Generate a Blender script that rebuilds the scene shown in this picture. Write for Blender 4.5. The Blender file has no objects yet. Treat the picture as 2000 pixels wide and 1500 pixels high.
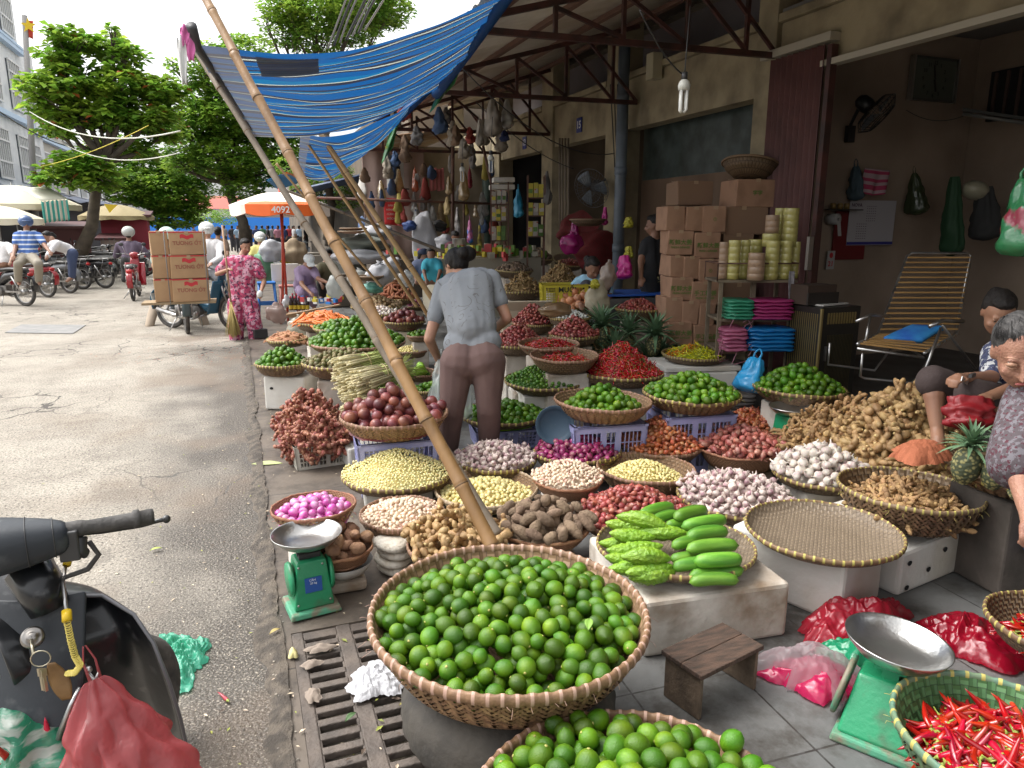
import bpy,math,random,bmesh
import numpy as np
from mathutils import Vector,Matrix,Euler,noise
random.seed(7);np.random.seed(7)
sc=bpy.context.scene
R=math.radians
# ---------------------------------------------------------------- camera
F=1400.0;PITCH=math.atan(310/F);YAW=-math.atan(540*math.cos(PITCH)/F);H=1.65
cd=bpy.data.cameras.new('camera');cam=bpy.data.objects.new('camera',cd);sc.collection.objects.link(cam)
cd.sensor_width=36;cd.lens=F/2000*36;cd.clip_start=0.05;cd.clip_end=2000
cam.location=(0,0,H);cam.rotation_euler=(R(90)-PITCH,0,YAW);sc.camera=cam
# ---------------------------------------------------------------- light
SUN_EL,SUN_AZ=58,-60
w=bpy.data.worlds.new('World');sc.world=w;w.use_nodes=True
nt=w.node_tree;bg=nt.nodes['Background'];sk=nt.nodes.new('ShaderNodeTexSky');sk.sky_type='NISHITA'
sk.sun_disc=False;sk.sun_elevation=R(SUN_EL);sk.sun_rotation=R(SUN_AZ);sk.dust_density=5;sk.air_density=1.2
hs=nt.nodes.new('ShaderNodeHueSaturation');hs.inputs['Saturation'].default_value=0.1
nt.links.new(sk.outputs[0],hs.inputs['Color']);nt.links.new(hs.outputs[0],bg.inputs[0]);bg.inputs[1].default_value=0.15
sd=bpy.data.lights.new('sun','SUN');sun=bpy.data.objects.new('sun',sd);sc.collection.objects.link(sun)
sd.energy=0.6;sd.angle=R(50);sd.color=(1,0.95,0.87)
sdir=Vector((math.sin(R(SUN_AZ))*math.cos(R(SUN_EL)),math.cos(R(SUN_AZ))*math.cos(R(SUN_EL)),math.sin(R(SUN_EL))))
sun.rotation_euler=sdir.to_track_quat('Z','Y').to_euler();sun.location=(0,0,30)
sc.view_settings.view_transform='Standard';sc.view_settings.look='None';sc.view_settings.exposure=1.32
sc.cycles.max_bounces=8
sc.cycles.transparent_max_bounces=16
# ---------------------------------------------------------------- rays to places
def ray(px,py):
 x=(px-1000)/F;y=-(py-750)/F
 a=(x,math.cos(PITCH)+y*math.sin(PITCH),-math.sin(PITCH)+y*math.cos(PITCH))
 c,s=math.cos(YAW),math.sin(YAW)
 return Vector((a[0]*c-a[1]*s,a[0]*s+a[1]*c,a[2]))
def at_z(px,py,z):r=ray(px,py);return r*((z-H)/r.z)+Vector((0,0,H))
def at_y(px,py,Y):r=ray(px,py);return r*(Y/r.y)+Vector((0,0,H))
def at_x(px,py,X):r=ray(px,py);return r*(X/r.x)+Vector((0,0,H))
def at_d(px,py,d):return ray(px,py)*d+Vector((0,0,H))
def proj(p):
 c,s=math.cos(-YAW),math.sin(-YAW)
 ax=p[0]*c-p[1]*s;ay=p[0]*s+p[1]*c;az=p[2]-H
 d=ay*math.cos(PITCH)-az*math.sin(PITCH);u=ay*math.sin(PITCH)+az*math.cos(PITCH)
 d=max(d,1e-3)
 return 1000+F*ax/d,750-F*u/d,d
 # ---------------------------------------------------------------- materials
MC={}
def M(name,col,rough=.6,col2=None,scale=8.,bump=0.,bscale=40.,metal=0.,alpha=1.,rand=0.,spec=.5,detail=4.,ramp=(.35,.65),trans=0.,sheen=0.,coat=0.,sss=0.,emit=None,stretch=None,tex='noise'):
 if name in MC:return MC[name]
 m=bpy.data.materials.new(name);m.use_nodes=True;MC[name]=m
 n=m.node_tree.nodes;l=m.node_tree.links;b=n['Principled BSDF']
 c=tuple(col)+(1,);b.inputs['Base Color'].default_value=c
 b.inputs['Roughness'].default_value=rough;b.inputs['Metallic'].default_value=metal
 b.inputs['Specular IOR Level'].default_value=spec;b.inputs['Alpha'].default_value=alpha
 b.inputs['Transmission Weight'].default_value=trans;b.inputs['Coat Weight'].default_value=coat
 if sss:b.inputs['Subsurface Weight'].default_value=sss;b.inputs['Subsurface Radius'].default_value=(.02,.008,.004)
 tc=n.new('ShaderNodeTexCoord');co=tc.outputs['Object']
 if stretch:
  mp=n.new('ShaderNodeMapping');mp.inputs['Scale'].default_value=stretch;l.new(co,mp.inputs[0]);co=mp.outputs[0]
 out=None
 if col2:
  if tex=='voronoi':
   t=n.new('ShaderNodeTexVoronoi');t.inputs['Scale'].default_value=scale;o=t.outputs['Distance']
  else:
   t=n.new('ShaderNodeTexNoise');t.inputs['Scale'].default_value=scale;t.inputs['Detail'].default_value=detail;o=t.outputs['Fac']
  l.new(co,t.inputs['Vector'])
  r=n.new('ShaderNodeMapRange');r.inputs[1].default_value=ramp[0];r.inputs[2].default_value=ramp[1];l.new(o,r.inputs[0])
  x=n.new('ShaderNodeMix');x.data_type='RGBA';x.inputs[6].default_value=c;x.inputs[7].default_value=tuple(col2)+(1,)
  l.new(r.outputs[0],x.inputs[0]);out=x.outputs[2]
 if rand:
  g=n.new('ShaderNodeNewGeometry');oi=n.new('ShaderNodeObjectInfo')
  a=n.new('ShaderNodeMath');a.operation='ADD';l.new(g.outputs['Random Per Island'],a.inputs[0]);l.new(oi.outputs['Random'],a.inputs[1])
  fr=n.new('ShaderNodeMath');fr.operation='FRACT';l.new(a.outputs[0],fr.inputs[0])
  mr=n.new('ShaderNodeMapRange');mr.inputs[3].default_value=1-rand;mr.inputs[4].default_value=1+rand;l.new(fr.outputs[0],mr.inputs[0])
  h=n.new('ShaderNodeHueSaturation');l.new(mr.outputs[0],h.inputs['Value'])
  m2=n.new('ShaderNodeMath');m2.operation='MULTIPLY';m2.inputs[1].default_value=7.31;l.new(fr.outputs[0],m2.inputs[0])
  f2=n.new('ShaderNodeMath');f2.operation='FRACT';l.new(m2.outputs[0],f2.inputs[0])
  m3=n.new('ShaderNodeMapRange');m3.inputs[3].default_value=.5-rand*.04;m3.inputs[4].default_value=.5+rand*.03;l.new(f2.outputs[0],m3.inputs[0]);l.new(m3.outputs[0],h.inputs['Hue'])
  if out:l.new(out,h.inputs['Color'])
  else:h.inputs['Color'].default_value=c
  out=h.outputs[0]
 if out:l.new(out,b.inputs['Base Color'])
 if bump:
  t=n.new('ShaderNodeTexNoise');t.inputs['Scale'].default_value=bscale;t.inputs['Detail'].default_value=5;l.new(co,t.inputs['Vector'])
  bp=n.new('ShaderNodeBump');bp.inputs['Strength'].default_value=min(bump,1.);bp.inputs['Distance'].default_value=.01 if bump<=1 else .01*bump
  l.new(t.outputs['Fac'],bp.inputs['Height']);l.new(bp.outputs[0],b.inputs['Normal'])
 if emit:b.inputs['Emission Color'].default_value=tuple(emit)+(1,);b.inputs['Emission Strength'].default_value=1
 return m
def weave_mat(name,c1,c2,nu,nv,hole=.0,twill=False,flat=False):
 """woven bamboo driven by UV: u round the bowl, v along the profile"""
 if name in MC:return MC[name]
 m=bpy.data.materials.new(name);m.use_nodes=True;MC[name]=m
 n=m.node_tree.nodes;l=m.node_tree.links;b=n['Principled BSDF'];b.inputs['Roughness'].default_value=.6
 uv=n.new('ShaderNodeUVMap');sp=n.new('ShaderNodeSeparateXYZ');l.new(uv.outputs[0],sp.inputs[0])
 def mth(op,a,bb=None,c=None):
  x=n.new('ShaderNodeMath');x.operation=op
  for i,v in enumerate((a,bb,c)):
   if v is None:continue
   if isinstance(v,(int,float)):x.inputs[i].default_value=v
   else:l.new(v,x.inputs[i])
  return x.outputs[0]
 if flat:tf=n.new('ShaderNodeTexCoord');l.new(tf.outputs['Object'],sp.inputs[0])
 u=mth('MULTIPLY',sp.outputs[0],nu);v=mth('MULTIPLY',sp.outputs[1],nv)
 if twill:u,v=mth('ADD',u,v),mth('SUBTRACT',u,v)
 fu=mth('ABSOLUTE',mth('SUBTRACT',mth('FRACT',u),.5));fv=mth('ABSOLUTE',mth('SUBTRACT',mth('FRACT',v),.5))
 chk=mth('MODULO',mth('ADD',mth('FLOOR',u),mth('FLOOR',v)),2.0);chk=mth('ABSOLUTE',chk)
 hu=mth('SUBTRACT',.5,fu);hv=mth('SUBTRACT',.5,fv)
 hgt=n.new('ShaderNodeMix');hgt.data_type='FLOAT';l.new(chk,hgt.inputs[0]);l.new(hu,hgt.inputs[2]);l.new(hv,hgt.inputs[3])
 edge=mth('MINIMUM',hgt.outputs[0],.25)
 ns=n.new('ShaderNodeTexNoise');ns.inputs['Scale'].default_value=14;tc=n.new('ShaderNodeTexCoord');l.new(tc.outputs['Object'],ns.inputs[0])
 x=n.new('ShaderNodeMix');x.data_type='RGBA';x.inputs[6].default_value=tuple(c1)+(1,);x.inputs[7].default_value=tuple(c2)+(1,);
 f=mth('ADD',mth('MULTIPLY',chk,.35),mth('MULTIPLY',ns.outputs[0],.65));l.new(f,x.inputs[0])
 y=n.new('ShaderNodeMix');y.data_type='RGBA';y.inputs[6].default_value=tuple(k*.25 for k in c1)+(1,);l.new(x.outputs[2],y.inputs[7])
 l.new(mth('MINIMUM',mth('MULTIPLY',edge,8.),1.),y.inputs[0]);l.new(y.outputs[2],b.inputs['Base Color'])
 bp=n.new('ShaderNodeBump');bp.inputs['Distance'].default_value=.012 if not flat else .006;bp.inputs['Strength'].default_value=.8;l.new(hgt.outputs[0],bp.inputs['Height']);l.new(bp.outputs[0],b.inputs['Normal'])
 if hole:
  g=mth('GREATER_THAN',hgt.outputs[0],hole);l.new(g,b.inputs['Alpha'])
 return m
 # ---------------------------------------------------------------- mesh builder
def basis(d):
 d=Vector(d).normalized();a=Vector((0,0,1))if abs(d.z)<.9 else Vector((1,0,0))
 u=d.cross(a).normalized();v=d.cross(u).normalized();return u,v
class MB:
 def __init__(s):s.v=[];s.f=[];s.m=[];s.sm=[];s.uv={}
 def add(s,vs,fs,mi=0,smooth=True,mat=None,uvs=None):
  o=len(s.v)
  if mat is not None:vs=[mat@Vector(p)for p in vs]
  s.v+=[tuple(p)for p in vs]
  for k,f in enumerate(fs):
   if uvs:s.uv[len(s.f)]=uvs[k]
   s.f.append(tuple(i+o for i in f));s.m.append(mi);s.sm.append(smooth)
  return s
 def box(s,c,size,rz=0,mi=0,rx=0,ry=0,taper=1.):
  x,y,z=[k/2 for k in size];t=taper
  vs=[(-x*t,-y*t,-z),(x*t,-y*t,-z),(x*t,y*t,-z),(-x*t,y*t,-z),(-x,-y,z),(x,-y,z),(x,y,z),(-x,y,z)]
  mt=Matrix.Translation(c)@Euler((rx,ry,rz)).to_matrix().to_4x4()
  return s.add(vs,[(0,3,2,1),(4,5,6,7),(0,1,5,4),(1,2,6,5),(2,3,7,6),(3,0,4,7)],mi,False,mt)
 def beam(s,a,b,w,h,mi=0):
  a=Vector(a);b=Vector(b);d=b-a;q=d.to_track_quat('X','Z')
  mt=Matrix.Translation((a+b)/2)@q.to_matrix().to_4x4();x,y,z=d.length/2,w/2,h/2
  vs=[(-x,-y,-z),(x,-y,-z),(x,y,-z),(-x,y,-z),(-x,-y,z),(x,-y,z),(x,y,z),(-x,y,z)]
  return s.add(vs,[(0,3,2,1),(4,5,6,7),(0,1,5,4),(1,2,6,5),(2,3,7,6),(3,0,4,7)],mi,False,mt)
 def path(s,pts,rad,n=8,mi=0,caps=True,closed=False,smooth=True):
  pts=[Vector(p)for p in pts];N=len(pts)
  if not hasattr(rad,'__len__'):rad=[rad]*N
  vs=[];fs=[];u=None
  for i,p in enumerate(pts):
   if closed:d=pts[(i+1)%N]-pts[i-1]
   else:d=pts[min(i+1,N-1)]-pts[max(i-1,0)]
   if d.length<1e-9:d=Vector((0,0,1))
   d.normalize()
   if u is None:u,_=basis(d)
   u=(u-d*u.dot(d))
   if u.length<1e-6:u,_=basis(d)
   u.normalize();v=d.cross(u)
   for k in range(n):
    a=2*math.pi*k/n;vs.append(p+(u*math.cos(a)+v*math.sin(a))*rad[i])
  R_=N if closed else N-1
  for i in range(R_):
   j=(i+1)%N
   for k in range(n):
    k2=(k+1)%n;fs.append((i*n+k,i*n+k2,j*n+k2,j*n+k))
  if caps and not closed:fs.append(tuple(range(n))[::-1]);fs.append(tuple((N-1)*n+k for k in range(n)))
  return s.add(vs,fs,mi,smooth)
 def tube(s,a,b,r0,r1=None,n=10,mi=0,smooth=True):return s.path([a,b],[r0,r0 if r1 is None else r1],n,mi,smooth=smooth)
 def lathe(s,prof,n=32,c=(0,0,0),mi=0,mat=None,smooth=True,sx=1,sy=1,jitter=0):
  vs=[];fs=[];uv=[];L=len(prof)
  for i,(r,z)in enumerate(prof):
   for k in range(n):
    a=2*math.pi*k/n;rr=r*(1+jitter*math.sin(3*a+i*.3));vs.append(Vector((c[0]+rr*math.cos(a)*sx,c[1]+rr*math.sin(a)*sy,c[2]+z)))
  for i in range(L-1):
   for k in range(n):
    k2=(k+1)%n;fs.append((i*n+k,i*n+k2,(i+1)*n+k2,(i+1)*n+k))
    uv.append([(k/n,i/(L-1)),((k+1)/n,i/(L-1)),((k+1)/n,(i+1)/(L-1)),(k/n,(i+1)/(L-1))])
  return s.add(vs,fs,mi,smooth,mat,uv)
 def sphere(s,c,r,mi=0,n=12,m=8,rot=None,disp=0,seed=0):
  if not hasattr(r,'__len__'):r=(r,r,r)
  vs=[];fs=[]
  mt=Matrix.Translation(c)@(rot.to_matrix().to_4x4()if rot else Matrix())
  for i in range(m+1):
   t=math.pi*i/m
   for k in range(n):
    a=2*math.pi*k/n;p=Vector((math.sin(t)*math.cos(a),math.sin(t)*math.sin(a),math.cos(t)))
    if disp:p*=1+disp*noise.noise(p*1.7+Vector((seed*3.1,seed,0)))
    vs.append(Vector((p.x*r[0],p.y*r[1],p.z*r[2])))
  for i in range(m):
   for k in range(n):
    k2=(k+1)%n
    if i==0:fs.append((0,(i+1)*n+k,(i+1)*n+k2))
    elif i==m-1:fs.append((i*n+k,m*n,i*n+k2))
    else:fs.append((i*n+k,(i+1)*n+k,(i+1)*n+k2,i*n+k2))
  return s.add(vs,fs,mi,True,mt)
 def grid(s,fn,nu,nv,mi=0,smooth=True,thick=0,mf=None):
  vs=[Vector(fn(i/nu,j/nv))for j in range(nv+1)for i in range(nu+1)];fs=[];uv=[]
  o=len(s.f)
  for j in range(nv):
   for i in range(nu):
    a=j*(nu+1)+i;fs.append((a,a+1,a+nu+2,a+nu+1))
    uv.append([(i/nu,j/nv),((i+1)/nu,j/nv),((i+1)/nu,(j+1)/nv),(i/nu,(j+1)/nv)])
  s.add(vs,fs,mi,smooth,None,uv)
  if mf:
   k=o
   for j in range(nv):
    for i in range(nu):s.m[k]=mf((i+.5)/nu,(j+.5)/nv);k+=1
  return s
 def prism(s,poly,a,b,axis='y',mi=0):
  """extrude a 2D polygon (list of (p,q)) between a and b along axis"""
  n=len(poly)
  def P(p,q,t):return(p,t,q)if axis=='y' else((t,p,q)if axis=='x' else(p,q,t))
  vs=[P(p,q,a)for p,q in poly]+[P(p,q,b)for p,q in poly]
  fs=[tuple(range(n))[::-1],tuple(range(n,2*n))]+[(i,(i+1)%n,n+(i+1)%n,n+i)for i in range(n)]
  return s.add(vs,fs,mi,False)
 def build(s,name,mats,parent=None,local=False,bevel=0,sub=0,solid=0,wn=False):
  if not isinstance(mats,(list,tuple)):mats=[mats]
  me=bpy.data.meshes.new(name);V=np.array(s.v,dtype=float).reshape(-1,3)
  o=bpy.data.objects.new(name,me);sc.collection.objects.link(o)
  if parent is not None:
   o.parent=parent
   if not local:
    off=Vector();q=parent
    while q:off+=q.location;q=q.parent
    V=V-np.array(off)
  elif not local and len(V):
   org=np.array([(V[:,0].min()+V[:,0].max())/2,(V[:,1].min()+V[:,1].max())/2,V[:,2].min()]);V=V-org;o.location=org
  me.from_pydata(V.tolist(),[],s.f)
  for m in mats:me.materials.append(m)
  me.polygons.foreach_set('material_index',s.m);me.polygons.foreach_set('use_smooth',s.sm)
  if s.uv:
   ul=me.uv_layers.new(name='UVMap');d=ul.data
   for fi,uvs in s.uv.items():
    li=me.polygons[fi].loop_start
    for k,q in enumerate(uvs):d[li+k].uv=q
  me.update()
  if solid:md=o.modifiers.new('solid','SOLIDIFY');md.thickness=solid;md.offset=0
  if bevel:md=o.modifiers.new('bevel','BEVEL');md.width=bevel;md.segments=2;md.limit_method='ANGLE'
  if sub:md=o.modifiers.new('sub','SUBSURF');md.levels=sub;md.render_levels=sub
  return o
def tag(o,label,cat,group=None):
 o['label']=label;o['category']=cat
 if group:o['group']=group
 return o
def struct(o):o['kind']='structure';return o
def stuff(o,label,cat):o['kind']='stuff';o['label']=label;o['category']=cat;return o
def thing(name,label,cat,loc=(0,0,0),group=None):
 o=bpy.data.objects.new(name,None);sc.collection.objects.link(o);o.location=loc;o.empty_display_size=.1
 return tag(o,label,cat,group)
def copy_tree(o,loc=None,rz=None,label=None,scale=None):
 def rec(a,par):
  c=a.copy();sc.collection.objects.link(c)
  if par:c.parent=par
  for ch in a.children:rec(ch,c)
  return c
 c=rec(o,None)
 if loc is not None:c.location=loc
 if rz is not None:c.rotation_euler=(0,0,rz)
 if scale:c.scale=(scale,)*3
 if label:c['label']=label
 return c
TMP=bpy.data.scenes.new('scratch')
def evaluated(o):
 """evaluate modifiers / text in an otherwise empty scene (fast)"""
 for c in o.users_collection:c.objects.unlink(o)
 par=o.parent;o.parent=None;TMP.collection.objects.link(o);
 with bpy.context.temp_override(scene=TMP,view_layer=TMP.view_layers[0]):dg=bpy.context.evaluated_depsgraph_get();dg.update();me=bpy.data.meshes.new_from_object(o.evaluated_get(dg))
 TMP.collection.objects.unlink(o);sc.collection.objects.link(o);o.parent=par;return me
def text_mb(mb,s,size,mat4,mi=0,align='CENTER',depth=.001):
 cu=bpy.data.curves.new('t','FONT');cu.body=s;cu.size=size;cu.align_x=align;cu.align_y='CENTER';cu.extrude=depth;cu.resolution_u=2;cu.offset=size*.018
 ob=bpy.data.objects.new('t',cu);me=evaluated(ob)
 mb.add([v.co for v in me.vertices],[tuple(p.vertices)for p in me.polygons],mi,False,mat4)
 bpy.data.objects.remove(ob);bpy.data.curves.remove(cu);bpy.data.meshes.remove(me)
def facing(loc,nrm,up=(0,0,1)):
 z=Vector(nrm).normalized();x=Vector(up).cross(z).normalized();y=z.cross(x)
 m=Matrix.Identity(4)
 for i in range(3):m[i][0]=x[i];m[i][1]=y[i];m[i][2]=z[i];m[i][3]=loc[i]
 return m
def lerp(a,b,t):return a+(b-a)*t
V3=Vector
# ================================================================ SETTING
def nodemat(name):
 m=bpy.data.materials.new(name);m.use_nodes=True;MC[name]=m
 return m,m.node_tree.nodes,m.node_tree.links,m.node_tree.nodes['Principled BSDF']
def mixc(n,l,fac,a,b):
 x=n.new('ShaderNodeMix');x.data_type='RGBA'
 for i,v in((6,a),(7,b)):
  if isinstance(v,tuple):x.inputs[i].default_value=v+(1,)
  else:l.new(v,x.inputs[i])
 l.new(fac,x.inputs[0]);return x.outputs[2]
def noiz(n,l,co,s,d=4,lo=.4,hi=.6,rough=.5):
 t=n.new('ShaderNodeTexNoise');t.inputs['Scale'].default_value=s;t.inputs['Detail'].default_value=d;t.inputs['Roughness'].default_value=rough;l.new(co,t.inputs[0])
 r=n.new('ShaderNodeMapRange');r.inputs[1].default_value=lo;r.inputs[2].default_value=hi;l.new(t.outputs['Fac'],r.inputs[0]);return r.outputs[0]
def mth(n,l,op,a,b=0.):
 x=n.new('ShaderNodeMath');x.operation=op
 for i,v in enumerate((a,b)):
  if isinstance(v,(int,float)):x.inputs[i].default_value=v
  else:l.new(v,x.inputs[i])
 return x.outputs[0]
def road_mat():
 m,n,l,b=nodemat('asphalt');g=n.new('ShaderNodeNewGeometry');P=g.outputs['Position']
 base=mixc(n,l,noiz(n,l,P,1.1,6,.35,.65,.6),(.26,.23,.19),(.37,.335,.28))
 base=mixc(n,l,mth(n,l,'MULTIPLY',noiz(n,l,P,3.3,8,.5,.62,.7),.55),base,(.17,.15,.125))
 base=mixc(n,l,mth(n,l,'MULTIPLY',noiz(n,l,P,.45,5,.52,.6,.6),.5),base,(.40,.365,.31))
 base=mixc(n,l,noiz(n,l,P,120,2,.54,.62),base,(.52,.47,.40))
 base=mixc(n,l,noiz(n,l,P,60,4,.53,.66),base,(.11,.097,.083))
 sx=n.new('ShaderNodeSeparateXYZ');l.new(P,sx.inputs[0])
 # worn, damp strip along the kerb
 nz=noiz(n,l,P,1.7,5,.2,.8);e=mth(n,l,'ADD',sx.outputs[0],mth(n,l,'MULTIPLY',nz,.9))
 mr=n.new('ShaderNodeMapRange');mr.inputs[1].default_value=-.45;mr.inputs[2].default_value=.25;l.new(e,mr.inputs[0])
 my=n.new('ShaderNodeMapRange');my.inputs[1].default_value=12;my.inputs[2].default_value=8;l.new(sx.outputs[1],my.inputs[0])
 wet=mth(n,l,'MULTIPLY',mr.outputs[0],my.outputs[0])
 darkw=mixc(n,l,noiz(n,l,P,110,2,.55,.63),(.066,.055,.044),(.27,.235,.19))
 base=mixc(n,l,wet,base,darkw)
 # brown dirt swept together
 d=noiz(n,l,P,.8,6,.5,.62);dy=n.new('ShaderNodeMapRange');dy.inputs[1].default_value=-2.6;dy.inputs[2].default_value=-.4;l.new(sx.outputs[0],dy.inputs[0])
 base=mixc(n,l,mth(n,l,'MULTIPLY',mth(n,l,'MULTIPLY',d,dy.outputs[0]),.65),base,(.16,.115,.08))
 # cracks
 dn=n.new('ShaderNodeTexNoise');dn.inputs['Scale'].default_value=1.3;dn.inputs['Detail'].default_value=5;l.new(P,dn.inputs[0])
 va=n.new('ShaderNodeVectorMath');va.operation='MULTIPLY_ADD';l.new(dn.outputs['Color'],va.inputs[0]);va.inputs[1].default_value=(.9,.9,.9);l.new(P,va.inputs[2])
 vo=n.new('ShaderNodeTexVoronoi');vo.feature='DISTANCE_TO_EDGE';vo.inputs['Scale'].default_value=1.5;l.new(va.outputs[0],vo.inputs['Vector'])
 cr=mth(n,l,'LESS_THAN',vo.outputs['Distance'],.013)
 cm=mth(n,l,'MULTIPLY',cr,noiz(n,l,P,.35,2,.48,.56))
 base=mixc(n,l,cm,base,(.09,.08,.07));l.new(base,b.inputs['Base Color'])
 rr=n.new('ShaderNodeMapRange');rr.inputs[3].default_value=.9;rr.inputs[4].default_value=.5;l.new(wet,rr.inputs[0]);l.new(rr.outputs[0],b.inputs['Roughness'])
 t=n.new('ShaderNodeTexNoise');t.inputs['Scale'].default_value=75;t.inputs['Detail'].default_value=4;l.new(P,t.inputs[0])
 h=mth(n,l,'SUBTRACT',t.outputs['Fac'],mth(n,l,'MULTIPLY',cm,1.5))
 bp=n.new('ShaderNodeBump');bp.inputs['Distance'].default_value=.012;bp.inputs['Strength'].default_value=.8;l.new(h,bp.inputs['Height']);l.new(bp.outputs[0],b.inputs['Normal'])
 return m
def tile_mat(name,c1,c2,size,joint,dirt,off=(0,0),rot=0.):
 m,n,l,b=nodemat(name);g=n.new('ShaderNodeNewGeometry');mp=n.new('ShaderNodeMapping');l.new(g.outputs['Position'],mp.inputs[0])
 mp.inputs['Location'].default_value=(off[0],off[1],0);mp.inputs['Rotation'].default_value=(0,0,rot);P=g.outputs['Position']
 br=n.new('ShaderNodeTexBrick');br.inputs['Scale'].default_value=1;br.inputs['Brick Width'].default_value=size;br.inputs['Row Height'].default_value=size
 br.inputs['Mortar Size'].default_value=.004;br.offset=0;br.inputs['Color1'].default_value=c1+(1,);br.inputs['Color2'].default_value=c2+(1,);br.inputs['Mortar'].default_value=joint+(1,)
 l.new(mp.outputs[0],br.inputs[0])
 base=mixc(n,l,noiz(n,l,P,2.6,8,.46,.62,.7),br.outputs['Color'],dirt)
 base=mixc(n,l,mth(n,l,'MULTIPLY',noiz(n,l,P,24,4,.5,.8),.5),base,tuple(k*1.5 for k in c1));l.new(base,b.inputs['Base Color'])
 r=n.new('ShaderNodeMapRange');r.inputs[3].default_value=.45;r.inputs[4].default_value=.85;l.new(noiz(n,l,P,3,4,.3,.7),r.inputs[0]);l.new(r.outputs[0],b.inputs['Roughness'])
 bp=n.new('ShaderNodeBump');bp.inputs['Distance'].default_value=.006;bp.inputs['Strength'].default_value=.6
 t=n.new('ShaderNodeTexNoise');t.inputs['Scale'].default_value=30;t.inputs['Detail'].default_value=6;l.new(P,t.inputs[0])
 l.new(mth(n,l,'SUBTRACT',t.outputs['Fac'],br.outputs['Fac']),bp.inputs['Height']);l.new(bp.outputs[0],b.inputs['Normal'])
 return m
asph=road_mat()
struct(MB().add([(-150,-8,-.3),(150,-8,-.3),(150,500,-.3),(-150,500,-.3)],[(0,1,2,3)],0,False).build('ground',M('soil',(.2,.18,.15),.9)))
def sheet(name,x0,y0,x1,y1,z,m,t=.25):
 return struct(MB().box(((x0+x1)/2,(y0+y1)/2,z-t/2),(x1-x0,y1-y0,t)).build(name,m))
sheet('road',-60,-5,0.0,300,0,asph,.28)
kerbm=tile_mat('kerb_concrete',(.115,.092,.072),(.145,.118,.093),.95,(.04,.035,.03),(.06,.048,.038),(0,.3))
pav=tile_mat('pavement_tiles',(.12,.122,.12),(.15,.148,.142),.43,(.035,.03,.028),(.06,.054,.047),(.2,.13),R(3))
gx0,gx1,gy0,gy1=.085,.50,1.20,2.80
kb=MB()
for(a,b_,c,d)in((0.004,gy1,.95,60),(0.004,-4,gx0,gy1),(gx1,-4,.95,gy1),(gx0,-4,gx1,gy0)):
 kb.box(((a+c)/2,(b_+d)/2,-.10),(c-a,d-b_,.228))
struct(kb.build('kerb',kerbm))
sheet('pavement',.952,-4,4.4,60,.02,pav,.25)
sheet('shop_floor',4.403,-3,12,22,.24,M('shop_floor_cement',(.10,.095,.09),.7,(.06,.055,.05),3,.3,20),.5)
rn_=random.Random(4);ke=MB();vs=[];fs=[];NY=420
for j in range(NY+1):
 y=-1+15*j/NY;l_=-.004-.055*(.5+noise.noise(V3((0,y*2.3,1))))-.03*noise.noise(V3((0,y*9,2)))-.012*noise.noise(V3((0,y*31,2)));r_=.035+.035*(.5+noise.noise(V3((5,y*2.1,1))))+.015*noise.noise(V3((3,y*12,2)));r_=min(r_,gx0-.006)if y<2.9 else r_
 for i in range(7):t_=i/6;vs.append((lerp(l_,r_,t_),y,.001+(.024*min(1,t_*1.6))+(.005*noise.noise(V3((t_*4,y*14,3)))if 0<i<6 else 0)))
for j in range(NY):
 for i in range(6):fs.append((j*7+i,j*7+i+1,j*7+i+8,j*7+i+7))
ke.add(vs,fs);struct(ke.build('gutter',M('crumbled_edge',(.12,.098,.076),.85,(.055,.045,.036),16,1,90,detail=9,ramp=(.42,.60))))
# drain grate
iron=M('rusty_iron',(.080,.066,.057),.7,(.14,.112,.092),9,.6,60)
t=thing('drain_grate','rusty iron drain grate with two columns of slots set in the gutter','drain grate',((gx0+gx1)/2,(gy0+gy1)/2,0))
fr=MB();zt=.012;th=.03
cxm=(gx0+gx1)/2
rows=22;pitch=(gy1-gy0-.06)/rows
for(a,b_,c,d)in((gx0,gy0,gx0+.045,gy1),(gx1-.045,gy0,gx1,gy1),(cxm-.028,gy0,cxm+.028,gy1)):
 fr.box(((a+c)/2,(b_+d)/2,zt-th/2),(c-a,d-b_,th))
for side in(0,1):
 xa,xb=(gx0+.046,cxm-.029)if side==0 else(cxm+.029,gx1-.046)
 for i in range(rows+1):
  y=gy0+.03+i*pitch;wd=.034 if 0<i<rows else .055
  fr.box(((xa+xb)/2,y,zt-.002-th/2),(xb-xa,wd,th-.004))
  for xe in(xa,xb):fr.box((xe,y+pitch/2,zt-.004-th/2),(.012,pitch*.7,th-.006),mi=0)
fr.build('frame',iron,t,bevel=.004)
pt=MB();pt.box((cxm,(gy0+gy1)/2,-.16),(gx1-gx0-.004,gy1-gy0-.004,.01));pt.build('silt_bed',M('wet_silt',(.05,.042,.033),.6,(.16,.13,.09),14,.8,30),t)
# manhole slab in the road
a=[at_z(*q,0.006)for q in((10,650),(142,652),(168,635),(42,634))]
tag(MB().add([p for p in a]+[p+V3((0,0,.006))for p in a],[(4,5,6,7),(0,1,5,4),(1,2,6,5),(2,3,7,6),(3,0,4,7)],0,False).build('manhole_cover',M('manhole_concrete',(.2,.2,.195),.8,(.27,.26,.25),5,.3,30)),'dark rectangular concrete manhole cover let into the road','manhole cover')
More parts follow.
